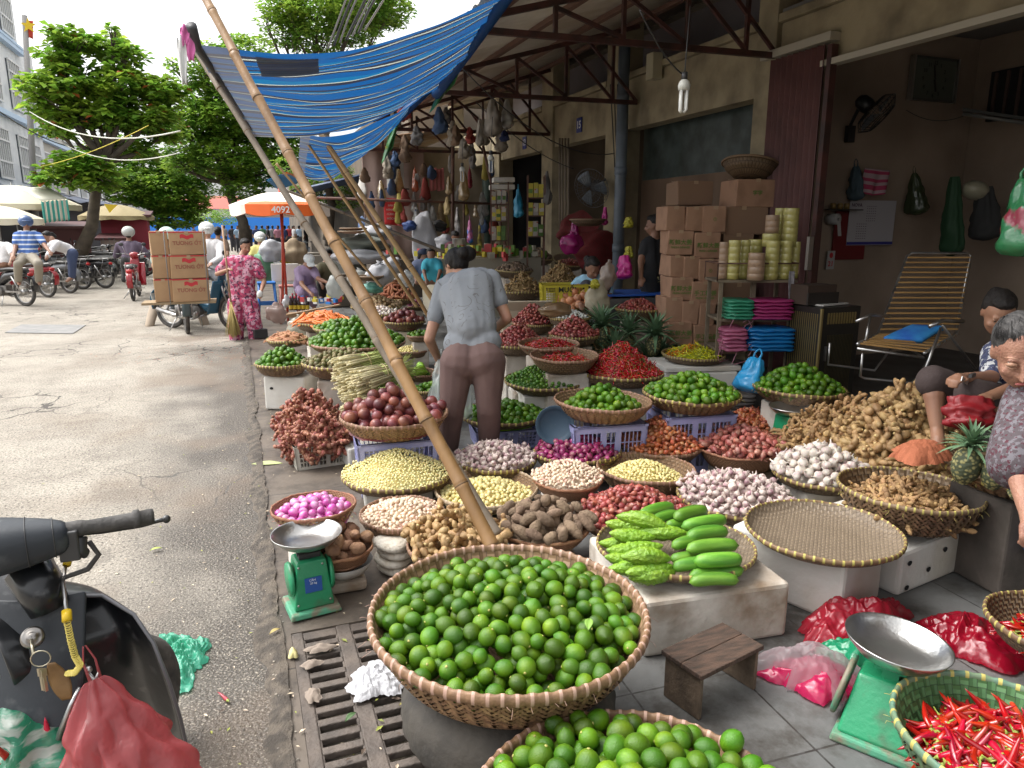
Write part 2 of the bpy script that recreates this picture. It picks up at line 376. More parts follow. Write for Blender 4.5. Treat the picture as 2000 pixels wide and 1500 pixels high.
# ------------------------------------------------ shop row (facade plane X = 5)
conc=M('stained_plaster',(.36,.30,.19),.85,(.15,.12,.075),2.4,.5,18,detail=8,ramp=(.4,.72))
conc2=M('bare_concrete',(.30,.26,.19),.9,(.16,.135,.10),3,.6,24,detail=8)
darkw=M('grimy_wall',(.36,.275,.21),.9,(.24,.18,.135),1.2,.3,20,detail=6)
redst=M('maroon_steel',(.085,.028,.022),.55,(.035,.018,.014),7,.2,30)
t=thing('shop_building','long row of dim shops with stained plaster beams behind the market stalls','building',(5,7,.24))
XF=5.0
def bm(y0,y1,z0,z1,x0=XF,x1=XF+.3,m=0,mb=None):
 mb.box(((x0+x1)/2,(y0+y1)/2,(z0+z1)/2),(x1-x0,y1-y0,z1-z0),mi=m)
pil=[(6.02,6.3),(9.0,9.45),(11.3,11.75),(13.9,14.2),(17.2,17.5)]
for a,b_ in pil:
 q=MB();bm(a,b_,.24,4.6,XF-.04,XF+.26,0,q);q.build('pillar',conc,t,bevel=.01)
for a,b_ in((-3,6.0),(6.302,8.998),(9.452,11.298),(11.752,13.898),(14.202,17.198)):
 q=MB();z0=3.06 if a<6.1 else 2.9;bm(a,b_,z0,3.52,XF,XF+.22,0,q);bm(a,b_,3.523,3.60,XF-.05,XF+.24,0,q);q.build('beam',conc,t,bevel=.008)
q=MB();bm(-3,17.5,3.61,5.6,XF+.9,XF+1.0,0,q);q.build('upper_wall',M('mauve_render',(.20,.18,.19),.85,(.14,.12,.12),1,.1),t)
q=MB();bm(-3,17.5,3.603,3.64,XF+.25,XF+.897,0,q);bm(-3,17.5,4.4,4.5,XF-.03,XF+.897,0,q);q.build('ledge',conc2,t)
# shop interior: side wall, back wall, ceiling
q=MB();q.box((6.45,6.12,1.9),(2.42,.2,3.4));q.build('side_wall',darkw,t)
q=MB();q.box((7.77,2,1.9),(.2,8.6,3.4));q.build('back_wall',darkw,t)
q=MB();q.box((6.3,-2.3,1.9),(2.4,.2,3.3));q.build('far_side_wall',darkw,t)
q=MB();q.box((6.46,1.9,3.63),(2.9,8.8,.04));q.build('ceiling',M('grey_ceiling',(.2,.19,.18),.9),t)
q=MB();q.box((7.63,5.0,2.98),(.06,1.6,.5),mi=0)
for i in range(12):q.box((7.59,4.3+i*.13,2.98),(.02,.03,.46),mi=1)
q.build('vent_grille',[M('painted_void',(.012,.012,.012),.8),M('old_brown_paint',(.08,.05,.04),.6)],t)  # panel behind the bars painted black as the dark inside the vent
# closed bay: brown board below, mottled green glass above
q=MB();bm(6.31,8.99,.24,2.25,XF+.3,XF+.34,0,q);q.build('shutter_board',M('brown_board',(.19,.12,.075),.7,(.13,.08,.05),2.5,.2,12,stretch=(1,1,.2)),t)
q=MB();bm(6.31,8.99,2.252,3.4,XF+.31,XF+.33,0,q);q.build('transom',M('mossy_glass',(.055,.075,.07),.35,(.02,.028,.022),5,.3,9,detail=8),t)
# open bay interior & dark bays
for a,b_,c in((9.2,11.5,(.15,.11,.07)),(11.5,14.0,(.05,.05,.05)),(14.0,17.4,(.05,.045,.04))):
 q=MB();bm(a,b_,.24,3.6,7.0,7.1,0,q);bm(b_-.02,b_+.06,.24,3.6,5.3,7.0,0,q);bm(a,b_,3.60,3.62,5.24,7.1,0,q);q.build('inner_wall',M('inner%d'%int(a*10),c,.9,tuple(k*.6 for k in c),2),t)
 # small opening inside bay 3, its darkness a slab painted black
q=MB();bm(9.4,10.2,1.7,2.4,6.93,6.99,0,q);q.build('dark_opening_slab',MC['painted_void'],t)
# awning roof
rt=thing('awning_roof','pale corrugated metal awning roof sloping over the pavement stalls','awning roof',(3.5,7,3.4))
def roofz(x):return 3.40+.27*(x-2.0)
q=MB();q.grid(lambda u,v:(lerp(1.95,5.9,u),lerp(-3.5,14.2,v),roofz(lerp(1.95,5.9,u))+.012*math.sin(v*17.7*2*math.pi/.19)),2,560,0,True)
q.build('sheeting',M('old_roof_sheet',(.62,.57,.48),.7,(.44,.37,.28),1.4,.2,8),rt,solid=.004)
for i,x in enumerate((2.2,3.1,4.0,4.9)):
 q=MB();q.box((x,5.3,roofz(x)-.045),(.06,17.4,.05));q.build('purlin',M('brown_purlin',(.16,.085,.06),.7),rt)
q=MB()
q.grid(lambda u,v:(lerp(2.4,4.5,u),lerp(14.21,18.5,v),3.25+.28*u+.012*math.sin(v*4.3*2*math.pi/.19)),2,140,0,True);q.build('far_sheeting',M('rusty_roof_sheet',(.42,.35,.25),.8,(.3,.14,.05),2.2,.2,8),rt,solid=.004)
def truss(Y,z0=3.17,x0=2.05,last=False,lab=''):
 tt=thing('roof_truss',lab,'roof truss',(3.5,Y,z0),'steel trusses under the awning roof')
 s=.05
 q=MB();q.beam((x0,Y,z0),(4.95,Y,z0+.03),s,s,0);q.build('bottom_chord',redst,tt)
 q=MB();q.beam((x0,Y,z0+.11),(4.95,Y,roofz(4.95)-.1),s,s,0);q.build('top_chord',redst,tt)
 for x in(2.65,3.3,3.95,4.6):
  q=MB();q.beam((x,Y,z0+.03),(x,Y,roofz(x)-.12),.035,.035);q.build('strut',redst,tt)
 for xa,xb in((2.65,3.3),(3.3,3.95),(3.95,4.6),(4.25,4.95)):
  q=MB();q.beam((xa,Y+.002,roofz(xa)-.14),(xb,Y+.002,z0+.05),.032,.032);q.build('brace',redst,tt)
truss(6.0,3.2,lab='maroon steel truss nearest the camera, ending at the folded gate')
truss(8.6,3.16,lab='second maroon steel truss, ending beside the grey drain pipe')
truss(11.4,3.08,lab='third maroon steel truss, in front of the stall with hanging goods')
truss(13.8,3.0,lab='farthest maroon steel truss, half hidden behind hanging sacks')
# folded gate
gm=M('maroon_gate',(.13,.045,.04),.5,(.09,.03,.028),4,.1)
t=thing('folding_gate','dark red folding metal gate pushed open beside the wall clock','gate',(4.93,5.6,.24))
q=MB()
ys=np.linspace(5.30,5.98,19)
for i in range(18):
 q.add([(4.88+.05*(i%2),ys[i],.26),(4.88+.05*((i+1)%2),ys[i+1],.26),(4.88+.05*((i+1)%2),ys[i+1],3.18),(4.88+.05*(i%2),ys[i],3.18)],[(0,1,2,3)],0,False)
q.build('leaves',gm,t,solid=.006)
q=MB();q.box((4.93,5.25,1.72),(.07,.05,2.9));q.build('end_post',redst,t)
q=MB();q.box((4.86,5.24,1.4),(.05,.035,.3));q.build('handle',M('worn_steel',(.35,.33,.3),.4,metal=.8),t)
q=MB();q.box((4.95,2.0,3.03),(.1,6.8,.05));q.box((4.95,5.7,3.24),(.12,.9,.07));q.build('top_rail',M('pale_rail',(.42,.38,.30),.6),t)
# drain pipe
pp=thing('drain_pipe','grey plastic drain pipe running down the pillar beside the woman in black','pipe',(4.8,8.72,.24))
q=MB();q.tube((4.82,8.72,.25),(4.82,8.72,3.9),.075,n=16);q.build('pipe',M('grey_pvc',(.19,.23,.28),.45,(.12,.14,.16),3),pp)
for z in(1.3,2.3,3.2):
 q=MB();q.tube((4.82,8.72,z),(4.82,8.72,z+.1),.083,n=16);q.build('collar',MC['grey_pvc'],pp)
 # house numbers
blue=M('enamel_blue',(.03,.04,.22),.4);white=M('white_paint',(.75,.75,.73),.5)
for n_,Y,z in(('15',10.35,3.13),('13',12.6,3.1)):
 t=thing('house_number','blue enamel plate reading %s on the plaster beam, %s of the two'%(n_,'nearer' if n_=='15' else 'farther'),'sign',(4.98,Y,z-.1))
 q=MB();q.box((4.985,Y,z),(.012,.17,.21));q.build('plate',blue,t)
 q=MB();text_mb(q,n_,.15,facing((4.977,Y,z),(-1,0,0)));q.build('digits',white,t)
 # ------------------------------------------------ tarps
def stripe_mat(name,sheer=False):
 m,n,l,b=nodemat(name);uv=n.new('ShaderNodeUVMap');s=n.new('ShaderNodeSeparateXYZ');l.new(uv.outputs[0],s.inputs[0])
 r=n.new('ShaderNodeValToRGB');l.new(mth(n,l,'FRACT',mth(n,l,'MULTIPLY',s.outputs[1],5.5)),r.inputs[0]);cr=r.color_ramp;cr.interpolation='CONSTANT'
 B=(.010,.095,.29,1);W=(.46,.50,.44,1);D=(.03,.035,.06,1);C=(.012,.15,.33,1)
 cols=[(0,B),(.22,D),(.31,W),(.345,D),(.39,B),(.52,C),(.61,W),(.63,D),(.70,B),(.80,D),(.84,C),(.905,W),(.92,D),(.97,B)]
 cr.elements[0].position=0;cr.elements[0].color=B;cr.elements[1].position=cols[1][0];cr.elements[1].color=cols[1][1]
 for p,c in cols[2:]:
  e=cr.elements.new(p);e.color=c
 P=n.new('ShaderNodeTexCoord').outputs['Object']
 c=mixc(n,l,mth(n,l,'MULTIPLY',noiz(n,l,P,2,5,.5,.8),.35),r.outputs[0],(.10,.11,.14))
 if sheer:c=mixc(n,l,mth(n,l,'ADD',0.,.62),c,(.16,.16,.17))
 l.new(c,b.inputs['Base Color']);b.inputs['Roughness'].default_value=.5
 tr=n.new('ShaderNodeBsdfTranslucent');l.new(c,tr.inputs[0]);mx=n.new('ShaderNodeMixShader');mx.inputs[0].default_value=.38
 l.new(b.outputs[0],mx.inputs[1]);l.new(tr.outputs[0],mx.inputs[2]);out=n['Material Output'];l.new(mx.outputs[0],out.inputs[0])
 wv=n.new('ShaderNodeTexNoise');wv.inputs['Scale'].default_value=5;wv.inputs['Detail'].default_value=5;l.new(P,wv.inputs[0]);bp=n.new('ShaderNodeBump');bp.inputs['Distance'].default_value=.03;bp.inputs['Strength'].default_value=.5;l.new(wv.outputs[0],bp.inputs['Height']);l.new(bp.outputs[0],b.inputs['Normal'])
 return m
tm=stripe_mat('blue_striped_tarp');tms=stripe_mat('sheer_striped_tarp',True)
def tarp_fn(A,B,C,D,sag,edge,seed,wr=.02):
# u: street side -> roof side, v: near -> far
 A,B,C,D=map(Vector,(A,B,C,D))
 def f(u,v):
  p=A.lerp(D,u).lerp(B.lerp(C,u),v)
  z=-sag*math.sin(math.pi*u)*(edge+(1-edge)*math.sin(math.pi*min(max(v,0),1)))
  z+=wr*noise.noise(Vector((u*1.5+seed,v*9,0)))*2+.05*noise.noise(Vector((u*2.2,v*2.6+seed,1)))+wr*.8*noise.noise(Vector((u*5,v*26+seed,3)))
  return(p.x,p.y,p.z+z)
 return f
A1=at_y(385,88,4.2);B1=at_y(498,264,6.2);C1=at_x(862,172,2.0);D1=at_x(992,-12,2.0)
TT=thing('tarpaulin','large blue striped tarpaulin slung from the roof edge to the grey pole','tarpaulin',(1,6,2.7))
fn1=tarp_fn(A1,B1,C1,D1,.20,.75,1)
q=MB();q.grid(lambda u,v:fn1(.09+u*.91,v),60,120);q.build('sheet',tm,TT,sub=0)
q=MB();q.grid(lambda u,v:fn1(-.01+u*.0999,v),4,60);q.build('side_strip',tms,TT)
q=MB();q.grid(lambda u,v:V3(fn1(.13+u*.17,.02+v*.20))+V3((0,0,-.006)),10,20);q.build('patch',tms,TT)
q=MB();q.path([D1+V3((.02,-.5,.02)),D1,D1.lerp(C1,.5),C1+V3((0,.2,-.02))],.055,12);q.build('rolled_edge',tm,TT)
q=MB();q.path([A1+V3((-.015,-.12,.06)),A1+V3((0,0,-.01)),A1.lerp(B1,.5),B1],[.026,.022,.012,.008],10);q.build('edge_pole',M('dark_tape',(.05,.05,.055),.5),TT)
A2=at_y(586,258,6.6);B2=at_y(582,342,9.3);C2=at_x(735,275,2.05);D2=at_x(850,160,2.0)
TT=thing('tarpaulin','second blue striped tarpaulin further back, sagging behind the first','tarpaulin',(1.2,8,2.6))
fn2=tarp_fn(A2,B2,C2,D2,.22,.8,9,.03)
q=MB();q.grid(lambda u,v:fn2(.06+u*.94,v),40,90);q.build('sheet',tm,TT)
q=MB();q.grid(lambda u,v:fn2(u*.0599,v),4,60);q.build('side_strip',tms,TT)
q=MB();q.path([D2,D2.lerp(C2,.5),C2],.05,10);q.build('rolled_edge',tm,TT)
# small far tarp (blue with orange trim)
c=[at_y(520,352,13),at_y(560,336,13),at_y(600,352,16),at_y(545,372,16)]
tag(MB().grid(lambda u,v:c[0].lerp(c[1],u).lerp(c[3].lerp(c[2],u),v)+V3((0,0,.08*math.sin(u*3)*math.sin(v*3))),8,8,0,True,0,lambda u,v:1 if u>.8 else 0).build('tarpaulin',[M('plain_blue_tarp',(.03,.25,.6),.5),M('orange_tarp',(.7,.2,.04),.5)],solid=.003),'small plain blue and orange tarpaulin scrap above the orange umbrella','tarpaulin')
# green and yellow plastic sheets hanging at the roof edge
gp=M('green_film',(.05,.22,.07),.35,(.35,.38,.05),3.5,.3,8,ramp=(.5,.56),alpha=.9)
for i,(a,b_,c_,Y,lab)in enumerate((((885,118),(917,98),(838,222),7.6,'green and yellow plastic film hanging from the roof edge beside the tarpaulin'),((765,245),(780,240),(745,320),11.0,'dark green plastic film drooping below the second truss by the hanging bags'))):
 a=at_y(*a,Y);b_=at_y(*b_,Y);c_=at_y(*c_,Y)
 tag(MB().grid(lambda u,v:a.lerp(b_,u)+(c_-a)*v*(1-.35*u)+V3((0,.04*math.sin(u*7+v*3),.01*noise.noise(V3((u*4,v*9,i))))),12,14).build('plastic_sheet',gp,solid=.002),lab,'plastic sheet')
 # ------------------------------------------------ bamboo poles
bam=M('bamboo',(.31,.175,.07),.45,(.20,.11,.045),9,.15,60,stretch=(1,1,.25));bamg=M('weathered_bamboo',(.22,.175,.13),.7,(.14,.11,.08),9,.3,50,stretch=(1,1,.25));node_m=M('bamboo_node',(.13,.075,.035),.7)
bamp=M('pale_bamboo',(.42,.27,.125),.5,(.36,.23,.11),8,.1,50)
def bamboo(P0,P1,r0,r1,seg,m,lab,bow=.0,nm='bamboo_pole',grp=None,n=14,seed=0):
 P0=Vector(P0);P1=Vector(P1);L=(P1-P0).length;t=thing(nm,lab,'pole',P0,grp)
 rnd=random.Random(seed);k=max(2,int(L/seg));pts=[];rad=[];nodes=[];side=basis(P1-P0)[0]
 sgs=[0];
 for i in range(k):sgs.append(sgs[-1]+1+rnd.uniform(-.15,.15))
 sgs=[s_/sgs[-1]for s_ in sgs]
 for i in range(k):
  for f_,rr in((0,1.0),(.03,1.14),(.06,1.03),(.3,.97),(.5,.96),(.75,.97),(.94,1.01),(.985,1.1)):
   u=lerp(sgs[i],sgs[i+1],f_);pts.append(P0.lerp(P1,u)+side*bow*math.sin(math.pi*u)+side*.004*math.sin(i*2.1+f_));rad.append(lerp(r0,r1,u)*rr)
  if i:nodes.append(P0.lerp(P1,sgs[i])+side*bow*math.sin(math.pi*sgs[i])+side*.004*math.sin(i*2.1))
 q=MB();q.path(pts,rad,n);q.build('culm',m,t)
 d=(P1-P0).normalized()
 for i,p in enumerate(nodes):
  rr=lerp(r0,r1,sgs[i+1])
  q=MB();q.path([p-d*.004,p-d*.001,p+d*.002,p+d*.005],[rr*1.0,rr*1.13,rr*1.13,rr*1.0],n);q.build('node_ring',node_m,t)
 return t
b0=at_d(962,1068,3.02);b1=at_d(388,-25,3.75)
bamboo(b0,b1+(b1-b0)*.06,.031,.021,.30,bam,'thick brown bamboo pole slanting across the middle of the view',.012,seed=3)
g0=at_d(972,1045,3.25);g1=at_d(374,84,4.25)
bamboo(g0,g1,.023,.017,.36,bamg,'weathered grey pole just behind the thick bamboo pole, holding the tarpaulin corner',.006,seed=5)
for i,(a,da,b_,db,r_,m_,lab)in enumerate((((862,610),7.0,(617,248),6.5,.028,bamp,'pale bamboo pole leaning highest among the thin poles in the middle'),((850,640),7.2,(622,258),6.65,.020,bam,'dark thin bamboo pole crossing just under the pale one'),((815,600),7.3,(587,260),6.5,.018,bamp,'thin pale bamboo pole starting at the second tarpaulin corner'),((745,560),8.4,(538,318),7.6,.016,bamp,'short thin bamboo pole just right of the orange umbrella'),((868,492),8.8,(560,372),8.2,.020,bamg,'grey bamboo pole lying at a shallow slant above the sacks'),((560,615),9.3,(665,595),9.2,.016,bam,'short bamboo pole laid level beside the carrots'))):
 bamboo(at_d(*a,da),at_d(*b_,db),r_,r_*.75,.5,m_,lab,.01,grp='thin bamboo props',n=8,seed=10+i)
 # horizontal rusty rail and stall uprights
rust=M('rust_pipe',(.15,.075,.05),.7,(.08,.04,.03),8)
for a,b_,r_,lab in((at_y(610,386,12.5),at_y(958,398,12.5),.022,'long rusty pipe rail crossing behind the bamboo props'),(at_y(883,560,12.5),at_y(885,235,12.5),.03,'dark upright post left of the lamp over the crowded stall'),(at_y(906,540,12.6),at_y(906,390,12.6),.02,'short dark post carrying the rusty rail'),(at_y(996,520,11),at_y(940,270,11.6),.025,'dark slanting steel prop beside the yellow packets'),(at_y(553,610,12.0),at_y(551,380,12.0),.018,'red pole standing under the orange umbrella'),(at_y(955,500,14),at_y(950,350,14),.09,'broad dark green post at the edge of the crowded stall')):
 tag(MB().tube(a,b_,r_,n=8).build('support_post',rust if 'red pole' not in lab and 'green' not in lab else(M('red_pole',(.5,.06,.03),.5)if 'red' in lab else M('dark_green',(.03,.055,.04),.6))),lab,'post')
 # key: cx, cy, hw(px), R(m), depth(m), style, support
BK={'big_lime':(993,1192,270,.44,.20,'pink','T'),'front_lime':(1250,1632,350,.40,.18,'pink','B'),'chilli_front':(1975,1445,205,.29,.16,'green','N'),'chilli_edge':(2065,1222,118,0.215,0.1,'yel','N'),'melon':(1318,1063,150,.33,.05,'tray','K'),'empty':(1607,1034,143,.32,.05,'tray','K'),'turmeric':(1775,955,127,.31,.17,'dark','K'),'garlic_white':(1602,925,88,.26,.06,'yel','S'),'garlic_mid':(1435,970,110,0.31,0.07,'yel','S'),'garlic_up':(1592,862,68,.24,.13,'red','S'),'shal_right':(1447,872,80,.27,.14,'red','S'),'shal_orange':(1290,868,80,0.275,.10,'pinkd','S'),'shal_back':(1462,835,72,.28,.08,'yel','S'),'peeled_mid':(1261,914,94,.29,.12,'pinkd','S'),'onion_purple':(1128,880,84,.28,.08,'yel','S'),'clove_mid':(1108,932,69,0.2,0.1,'red','S'),'garlic_left':(968,895,80,0.265,.08,'yel','S'),'peeled_left':(950,952,100,.30,.09,'pale','S'),'peeled_big':(774,925,104,.32,.06,'yel','S'),'clove_left':(786,1003,82,0.215,0.07,'pinkd','K'),'onion_bright':(613,988,79,.19,.09,'red','S'),'yam_left':(662,1070,62,.145,.09,'red','N'),'ginger_near':(893,1062,98,0.235,0.09,'pinkd','S'),'taro_near':(1062,1030,86,0.215,0.09,'red','S'),'shal_near':(1240,1008,108,0.285,0.06,'pinkd','S'),'passion':(770,808,103,.33,.13,'pinkd','C'),'lime_behind':(985,806,85,.33,.09,'yel','C'),'lime_mid':(1177,782,95,.32,.12,'pinkd','C'),'lime_right':(1351,768,92,.32,.11,'yel','C'),'lime_far':(1560,757,86,.32,.11,'yel','S'),'calamansi':(1063,742,79,.32,.09,'yel','S'),'red_chilli':(1213,727,82,.33,.08,'yel','S'),'yellow_chilli':(1354,692,60,.27,.06,'dark','K'),'chilli_b1':(1102,694,67,0.265,0.12,'pinkd','S'),'chilli_b2':(1072,672,60,0.255,0.1,'pinkd','S'),'purple_b':(1008,702,36,.2,.09,'pinkd','S'),'shal_b1':(1012,672,52,0.24,.08,'yel','S'),'shal_b2':(1040,632,40,0.2,.1,'dark','S'),'shal_b3':(1120,655,48,0.22,.09,'yel','S'),'egg_b':(1113,620,40,0.19,0.07,'yel','S'),'shal_b4':(1246,604,44,0.23,0.11,'yel','S'),'ging_b1':(1020,568,42,0.26,0.11,'yel','S'),'taro_b1':(1004,528,38,0.27,.1,'dark','S'),'taro_b2':(1050,505,32,0.27,.1,'dark','S'),'potato_b':(1094,550,40,0.26,.13,'yel','S'),'shal_tilt':(1112,508,31,0.24,.12,'dark','S'),'lime_yel':(551,709,52,0.24,0.11,'yel','K'),'nuts':(672,706,81,.34,.12,'yel','S'),'limes_l1':(697,668,95,.43,.10,'pinkd','S'),'limes_l2':(662,641,50,.26,.09,'yel','S'),'carrot':(630,630,48,.26,.08,'yel','S'),'carrot_brown':(561,662,39,0.19,.06,'yel','N'),'passion_b':(790,628,40,.24,.10,'yel','S'),'garlic_b':(742,612,36,.24,.06,'yel','S'),'potato_l':(735,598,48,.35,.06,'yel','S'),'sweet_pot':(772,582,36,.28,.1,'yel','S'),'melon_b':(818,728,38,0.19,.06,'pinkd','S'),'lime_b3':(842,760,34,0.145,.08,'yel','S'),'peeled_b':(803,684,34,0.2,.07,'pinkd','S'),'onion_sm':(808,598,26,.22,.06,'yel','S'),'pine_r':(1990,915,140,0.33,.09,'yel','S'),'lime_b4':(820,655,24,0.14,.06,'pinkd','S'),}
# ================================================================ BASKETS AND PRODUCE
def ell(p,r,n=10,m=7,rot=None,disp=0,seed=0):
 b=MB();b.sphere(p,r,0,n,m,rot,disp,seed);return b
def rotm(a,b,c):return Euler((a,b,c))
def g_lime(k,n=14,m=10):
 b=MB();r=.026;prof=[]
 for i in range(m+1):
  t=math.pi*i/m;z=-math.cos(t);x=math.sin(t);z*=1.06
  if i==m:z+=.10
  if i==m-1:x*=.9;z+=.02
  prof.append((max(x,1e-4)*r,z*r))
 b.lathe(prof,n);
 b.tube((0,0,-r*1.04),(0,0,-r*1.10),r*.17,r*.12,6,1)
 return b
def g_calam(k):return ell((0,0,0),(.0145,.0145,.0135),9,6)
def g_sphere(r,sq=.92,top=0,n=10,m=7):
 def f(k):
  b=MB();prof=[]
  for i in range(m+1):
   t=math.pi*i/m;prof.append((max(math.sin(t),.01)*r*(1 if top==0 or t<1.7 else 1-.25*top*(t-1.7)),-math.cos(t)*r*sq+(top*r*.55 if i==m else(top*r*.12 if i==m-1 else 0))))
  b.lathe(prof,n);return b
 return f
def g_garlic(k,r=.024,n=18,m=8):
 b=MB();vs=[];fs=[]
 rnd=random.Random(k);nl=rnd.choice((6,7,8))
 prof=[(.15,-.62),(.6,-.66),(.95,-.35),(1.05,0),(.9,.38),(.55,.66),(.26,.85),(.15,1.1),(.13,1.45+.3*rnd.random())]
 for i,(x,z)in enumerate(prof):
  for j in range(n):
   a=2*math.pi*j/n;lb=1+.11*abs(math.cos(a*nl/2))*(1 if 0<i<6 else .3)-.06
   be=.18*(i>6)*(i-6)
   vs.append((r*(x*lb*math.cos(a)+be),r*x*lb*math.sin(a),r*z))
 L=len(prof)
 for i in range(L-1):
  for j in range(n):fs.append((i*n+j,i*n+(j+1)%n,(i+1)*n+(j+1)%n,(i+1)*n+j))
 fs.append(tuple(range(n))[::-1]);fs.append(tuple((L-1)*n+j for j in range(n)));b.add(vs,fs);return b
def g_garlic_s(k):return g_garlic(k,.0185,14)
def g_clove(k):
 rnd=random.Random(k);b=MB();L=.0105*rnd.uniform(.9,1.2);pts=[(-L,0,0),(-L*.85,0,0),(-L*.3,0,.0015),(L*.35,0,.001),(L*.8,0,0),(L,0,-.001)]
 b.path(pts,[.003,.0068,.0095,.0085,.005,.001],7);return b
def g_clove_s(k):
 b=g_clove(k);b.v=[(x*.75,y*.75,z*.75)for x,y,z in b.v];return b
def g_shallot(k,r=.0165):
 rnd=random.Random(k);b=MB();e=rnd.uniform(1,1.25)
 b.lathe([(.1*r,-r*.95*e),(.6*r,-r*.8*e),(r,-r*.1),(.85*r,r*.5*e),(.35*r,r*.95*e),(.12*r,r*1.3*e),(.1*r,r*1.75*e)],9);return b
def g_onion(k):
 b=g_shallot(k,.021);return b
def g_chilli(k,L=.055,r=.0042,stem=True):
 rnd=random.Random(k);b=MB();bend=rnd.uniform(-.35,.35);pts=[];rad=[]
 for i in range(6):
  t=i/5;pts.append((L*t,bend*L*t*t,0));rad.append(r*(1.02-.2*t if i<4 else(.55 if i==4 else .08)))
 rad[0]=r*.75;b.path(pts,rad,6)
 if stem:b.path([(-.0,0,0),(-L*.12,0,.002),(-L*.35,.003,.006)],[r*.8,r*.3,r*.25],5,1)
 return b
def g_bigchilli(k):
 rnd=random.Random(k+50);b=MB();L=rnd.uniform(.075,.10);bend=rnd.uniform(-.25,.25);pts=[];rad=[]
 for i in range(9):
  t=i/8;pts.append((L*t,bend*L*t*t,.004*math.sin(t*5+k)));rad.append(.0088*(.72,.98,1.0,.95,.86,.74,.58,.36,.05)[i]*(1+.05*math.sin(k+i*2)))
 b.path(pts,rad,9);b.path([(.002,0,0),(-.004,0,0),(-.012,0,.003),(-.026,.004,.01)],[.0085,.006,.002,.002],6,1);return b
def g_ginger(k,s=1.,fingers=5,el=1.3):
 rnd=random.Random(k*7+1);b=MB();p=V3((0,0,0));d=V3((1,0,0));
 for i in range(fingers):
  r=s*rnd.uniform(.013,.019);q=p+d*r*el*1.6
  rot=d.to_track_quat('X','Z').to_euler();b.sphere((p+q)/2,(r*el*1.25,r,r*.9),0,9,7,rot,.35,k+i)
  if rnd.random()<.8:
   sd=V3((rnd.uniform(-.3,.3),rnd.choice((-1,1)),rnd.uniform(-.4,.5))).normalized();rr=r*rnd.uniform(.55,.8)
   b.sphere(q+sd*r*1.1,(rr*1.35,rr,rr),0,8,6,sd.to_track_quat('X','Z').to_euler(),.3,k+i+9)
   b.sphere(q+sd*(r*1.1+rr*1.05),(rr*.25,rr*.55,rr*.55),1,7,4,sd.to_track_quat('X','Z').to_euler())
  p=q;d=(d+V3((0,rnd.uniform(-.7,.7),rnd.uniform(-.25,.25)))).normalized()
 c=sum((V3(v)for v in b.v),V3())/len(b.v);b.v=[tuple(V3(v)-c)for v in b.v];return b
def g_turmeric(k):return g_ginger(k+30,.62,6,1.5)
def g_gstick(k):return g_ginger(k+60,.75,8,1.6)
def g_small_ginger(k):return g_ginger(k+80,.8,4,1.15)
def g_potato(r,el,disp=.3):
 return lambda k:ell((0,0,0),(r*el*random.Random(k).uniform(.85,1.2),r,r*.92),14,9,None,disp,k)
def g_taro(k):
 rnd=random.Random(k);b=MB();L=.043*rnd.uniform(.75,1.15);N=12;pts=[];rad=[]
 for i in range(N):
  t=i/(N-1);pts.append((L*(2*t-1),.008*math.sin(t*2.5+k),0));rad.append(.025*math.sqrt(max(.02,1-abs(2*t-1.1)**2.4))*(1+.05*(i%2)))
 b.path(pts,rad,12);b.v=[tuple(V3(v)*(1+.16*noise.noise(V3(v)*38+V3((k,0,0)))))for v in b.v];return b
def g_cuke(k):
 rnd=random.Random(k);b=MB();L=.10*rnd.uniform(.9,1.1);pts=[];rad=[]
 for i in range(13):
  t=i/12;pts.append((L*(2*t-1),.010*math.sin(math.pi*t),0));rad.append(.0225*(max(0.0,1-abs(2*t-1)**4.5)**.5+.05))
 b.path(pts,rad,14);return b
def g_bitter(k):
 rnd=random.Random(k);b=MB();L=.105*rnd.uniform(.9,1.15);n,m=36,34;vs=[];fs=[]
 for i in range(m+1):
  t=i/m;s=2*t-1;rr=.030*max(0,1-abs(s)**1.9)**.75+.0015
  for j in range(n):
   a=2*math.pi*j/n
   rg=.10*abs(math.cos(a*4.5))*math.cos(s*1.4);bp=noise.noise(V3((s*13,math.cos(a)*3.6+k,math.sin(a)*3.6)))*.30
   r_=rr*(1+rg+max(bp,-.05));vs.append((L*s,r_*math.cos(a)+.012*math.sin(math.pi*t),r_*math.sin(a)))
 for i in range(m):
  for j in range(n):fs.append((i*n+j,i*n+(j+1)%n,(i+1)*n+(j+1)%n,(i+1)*n+j))
 b.add(vs,fs);return b
def g_carrot(k):
 rnd=random.Random(k);L=.085*rnd.uniform(.85,1.15);b=MB();b.path([(-L,0,0),(-L*.9,0,0),(0,0,.001),(L*.8,.003,0),(L*1.1,.004,0)],[.006,.014,.011,.006,.001],8);return b
def g_sweet(k):
 rnd=random.Random(k);L=.07;b=MB();b.path([(-L,0,0),(-L*.8,0,0),(-L*.2,.006,0),(L*.5,0,.003),(L,-.006,0)],[.004,.018,.025,.018,.004],9);return b
LIME=M('lime_skin',(.055,.15,.006),.36,(.155,.265,.008),11,.3,420,rand=.42,spec=.45,ramp=(.48,.78));LIMETIP=M('lime_tip',(.38,.36,.10),.6)
GST=M('chilli_stem',(.14,.24,.05),.6)
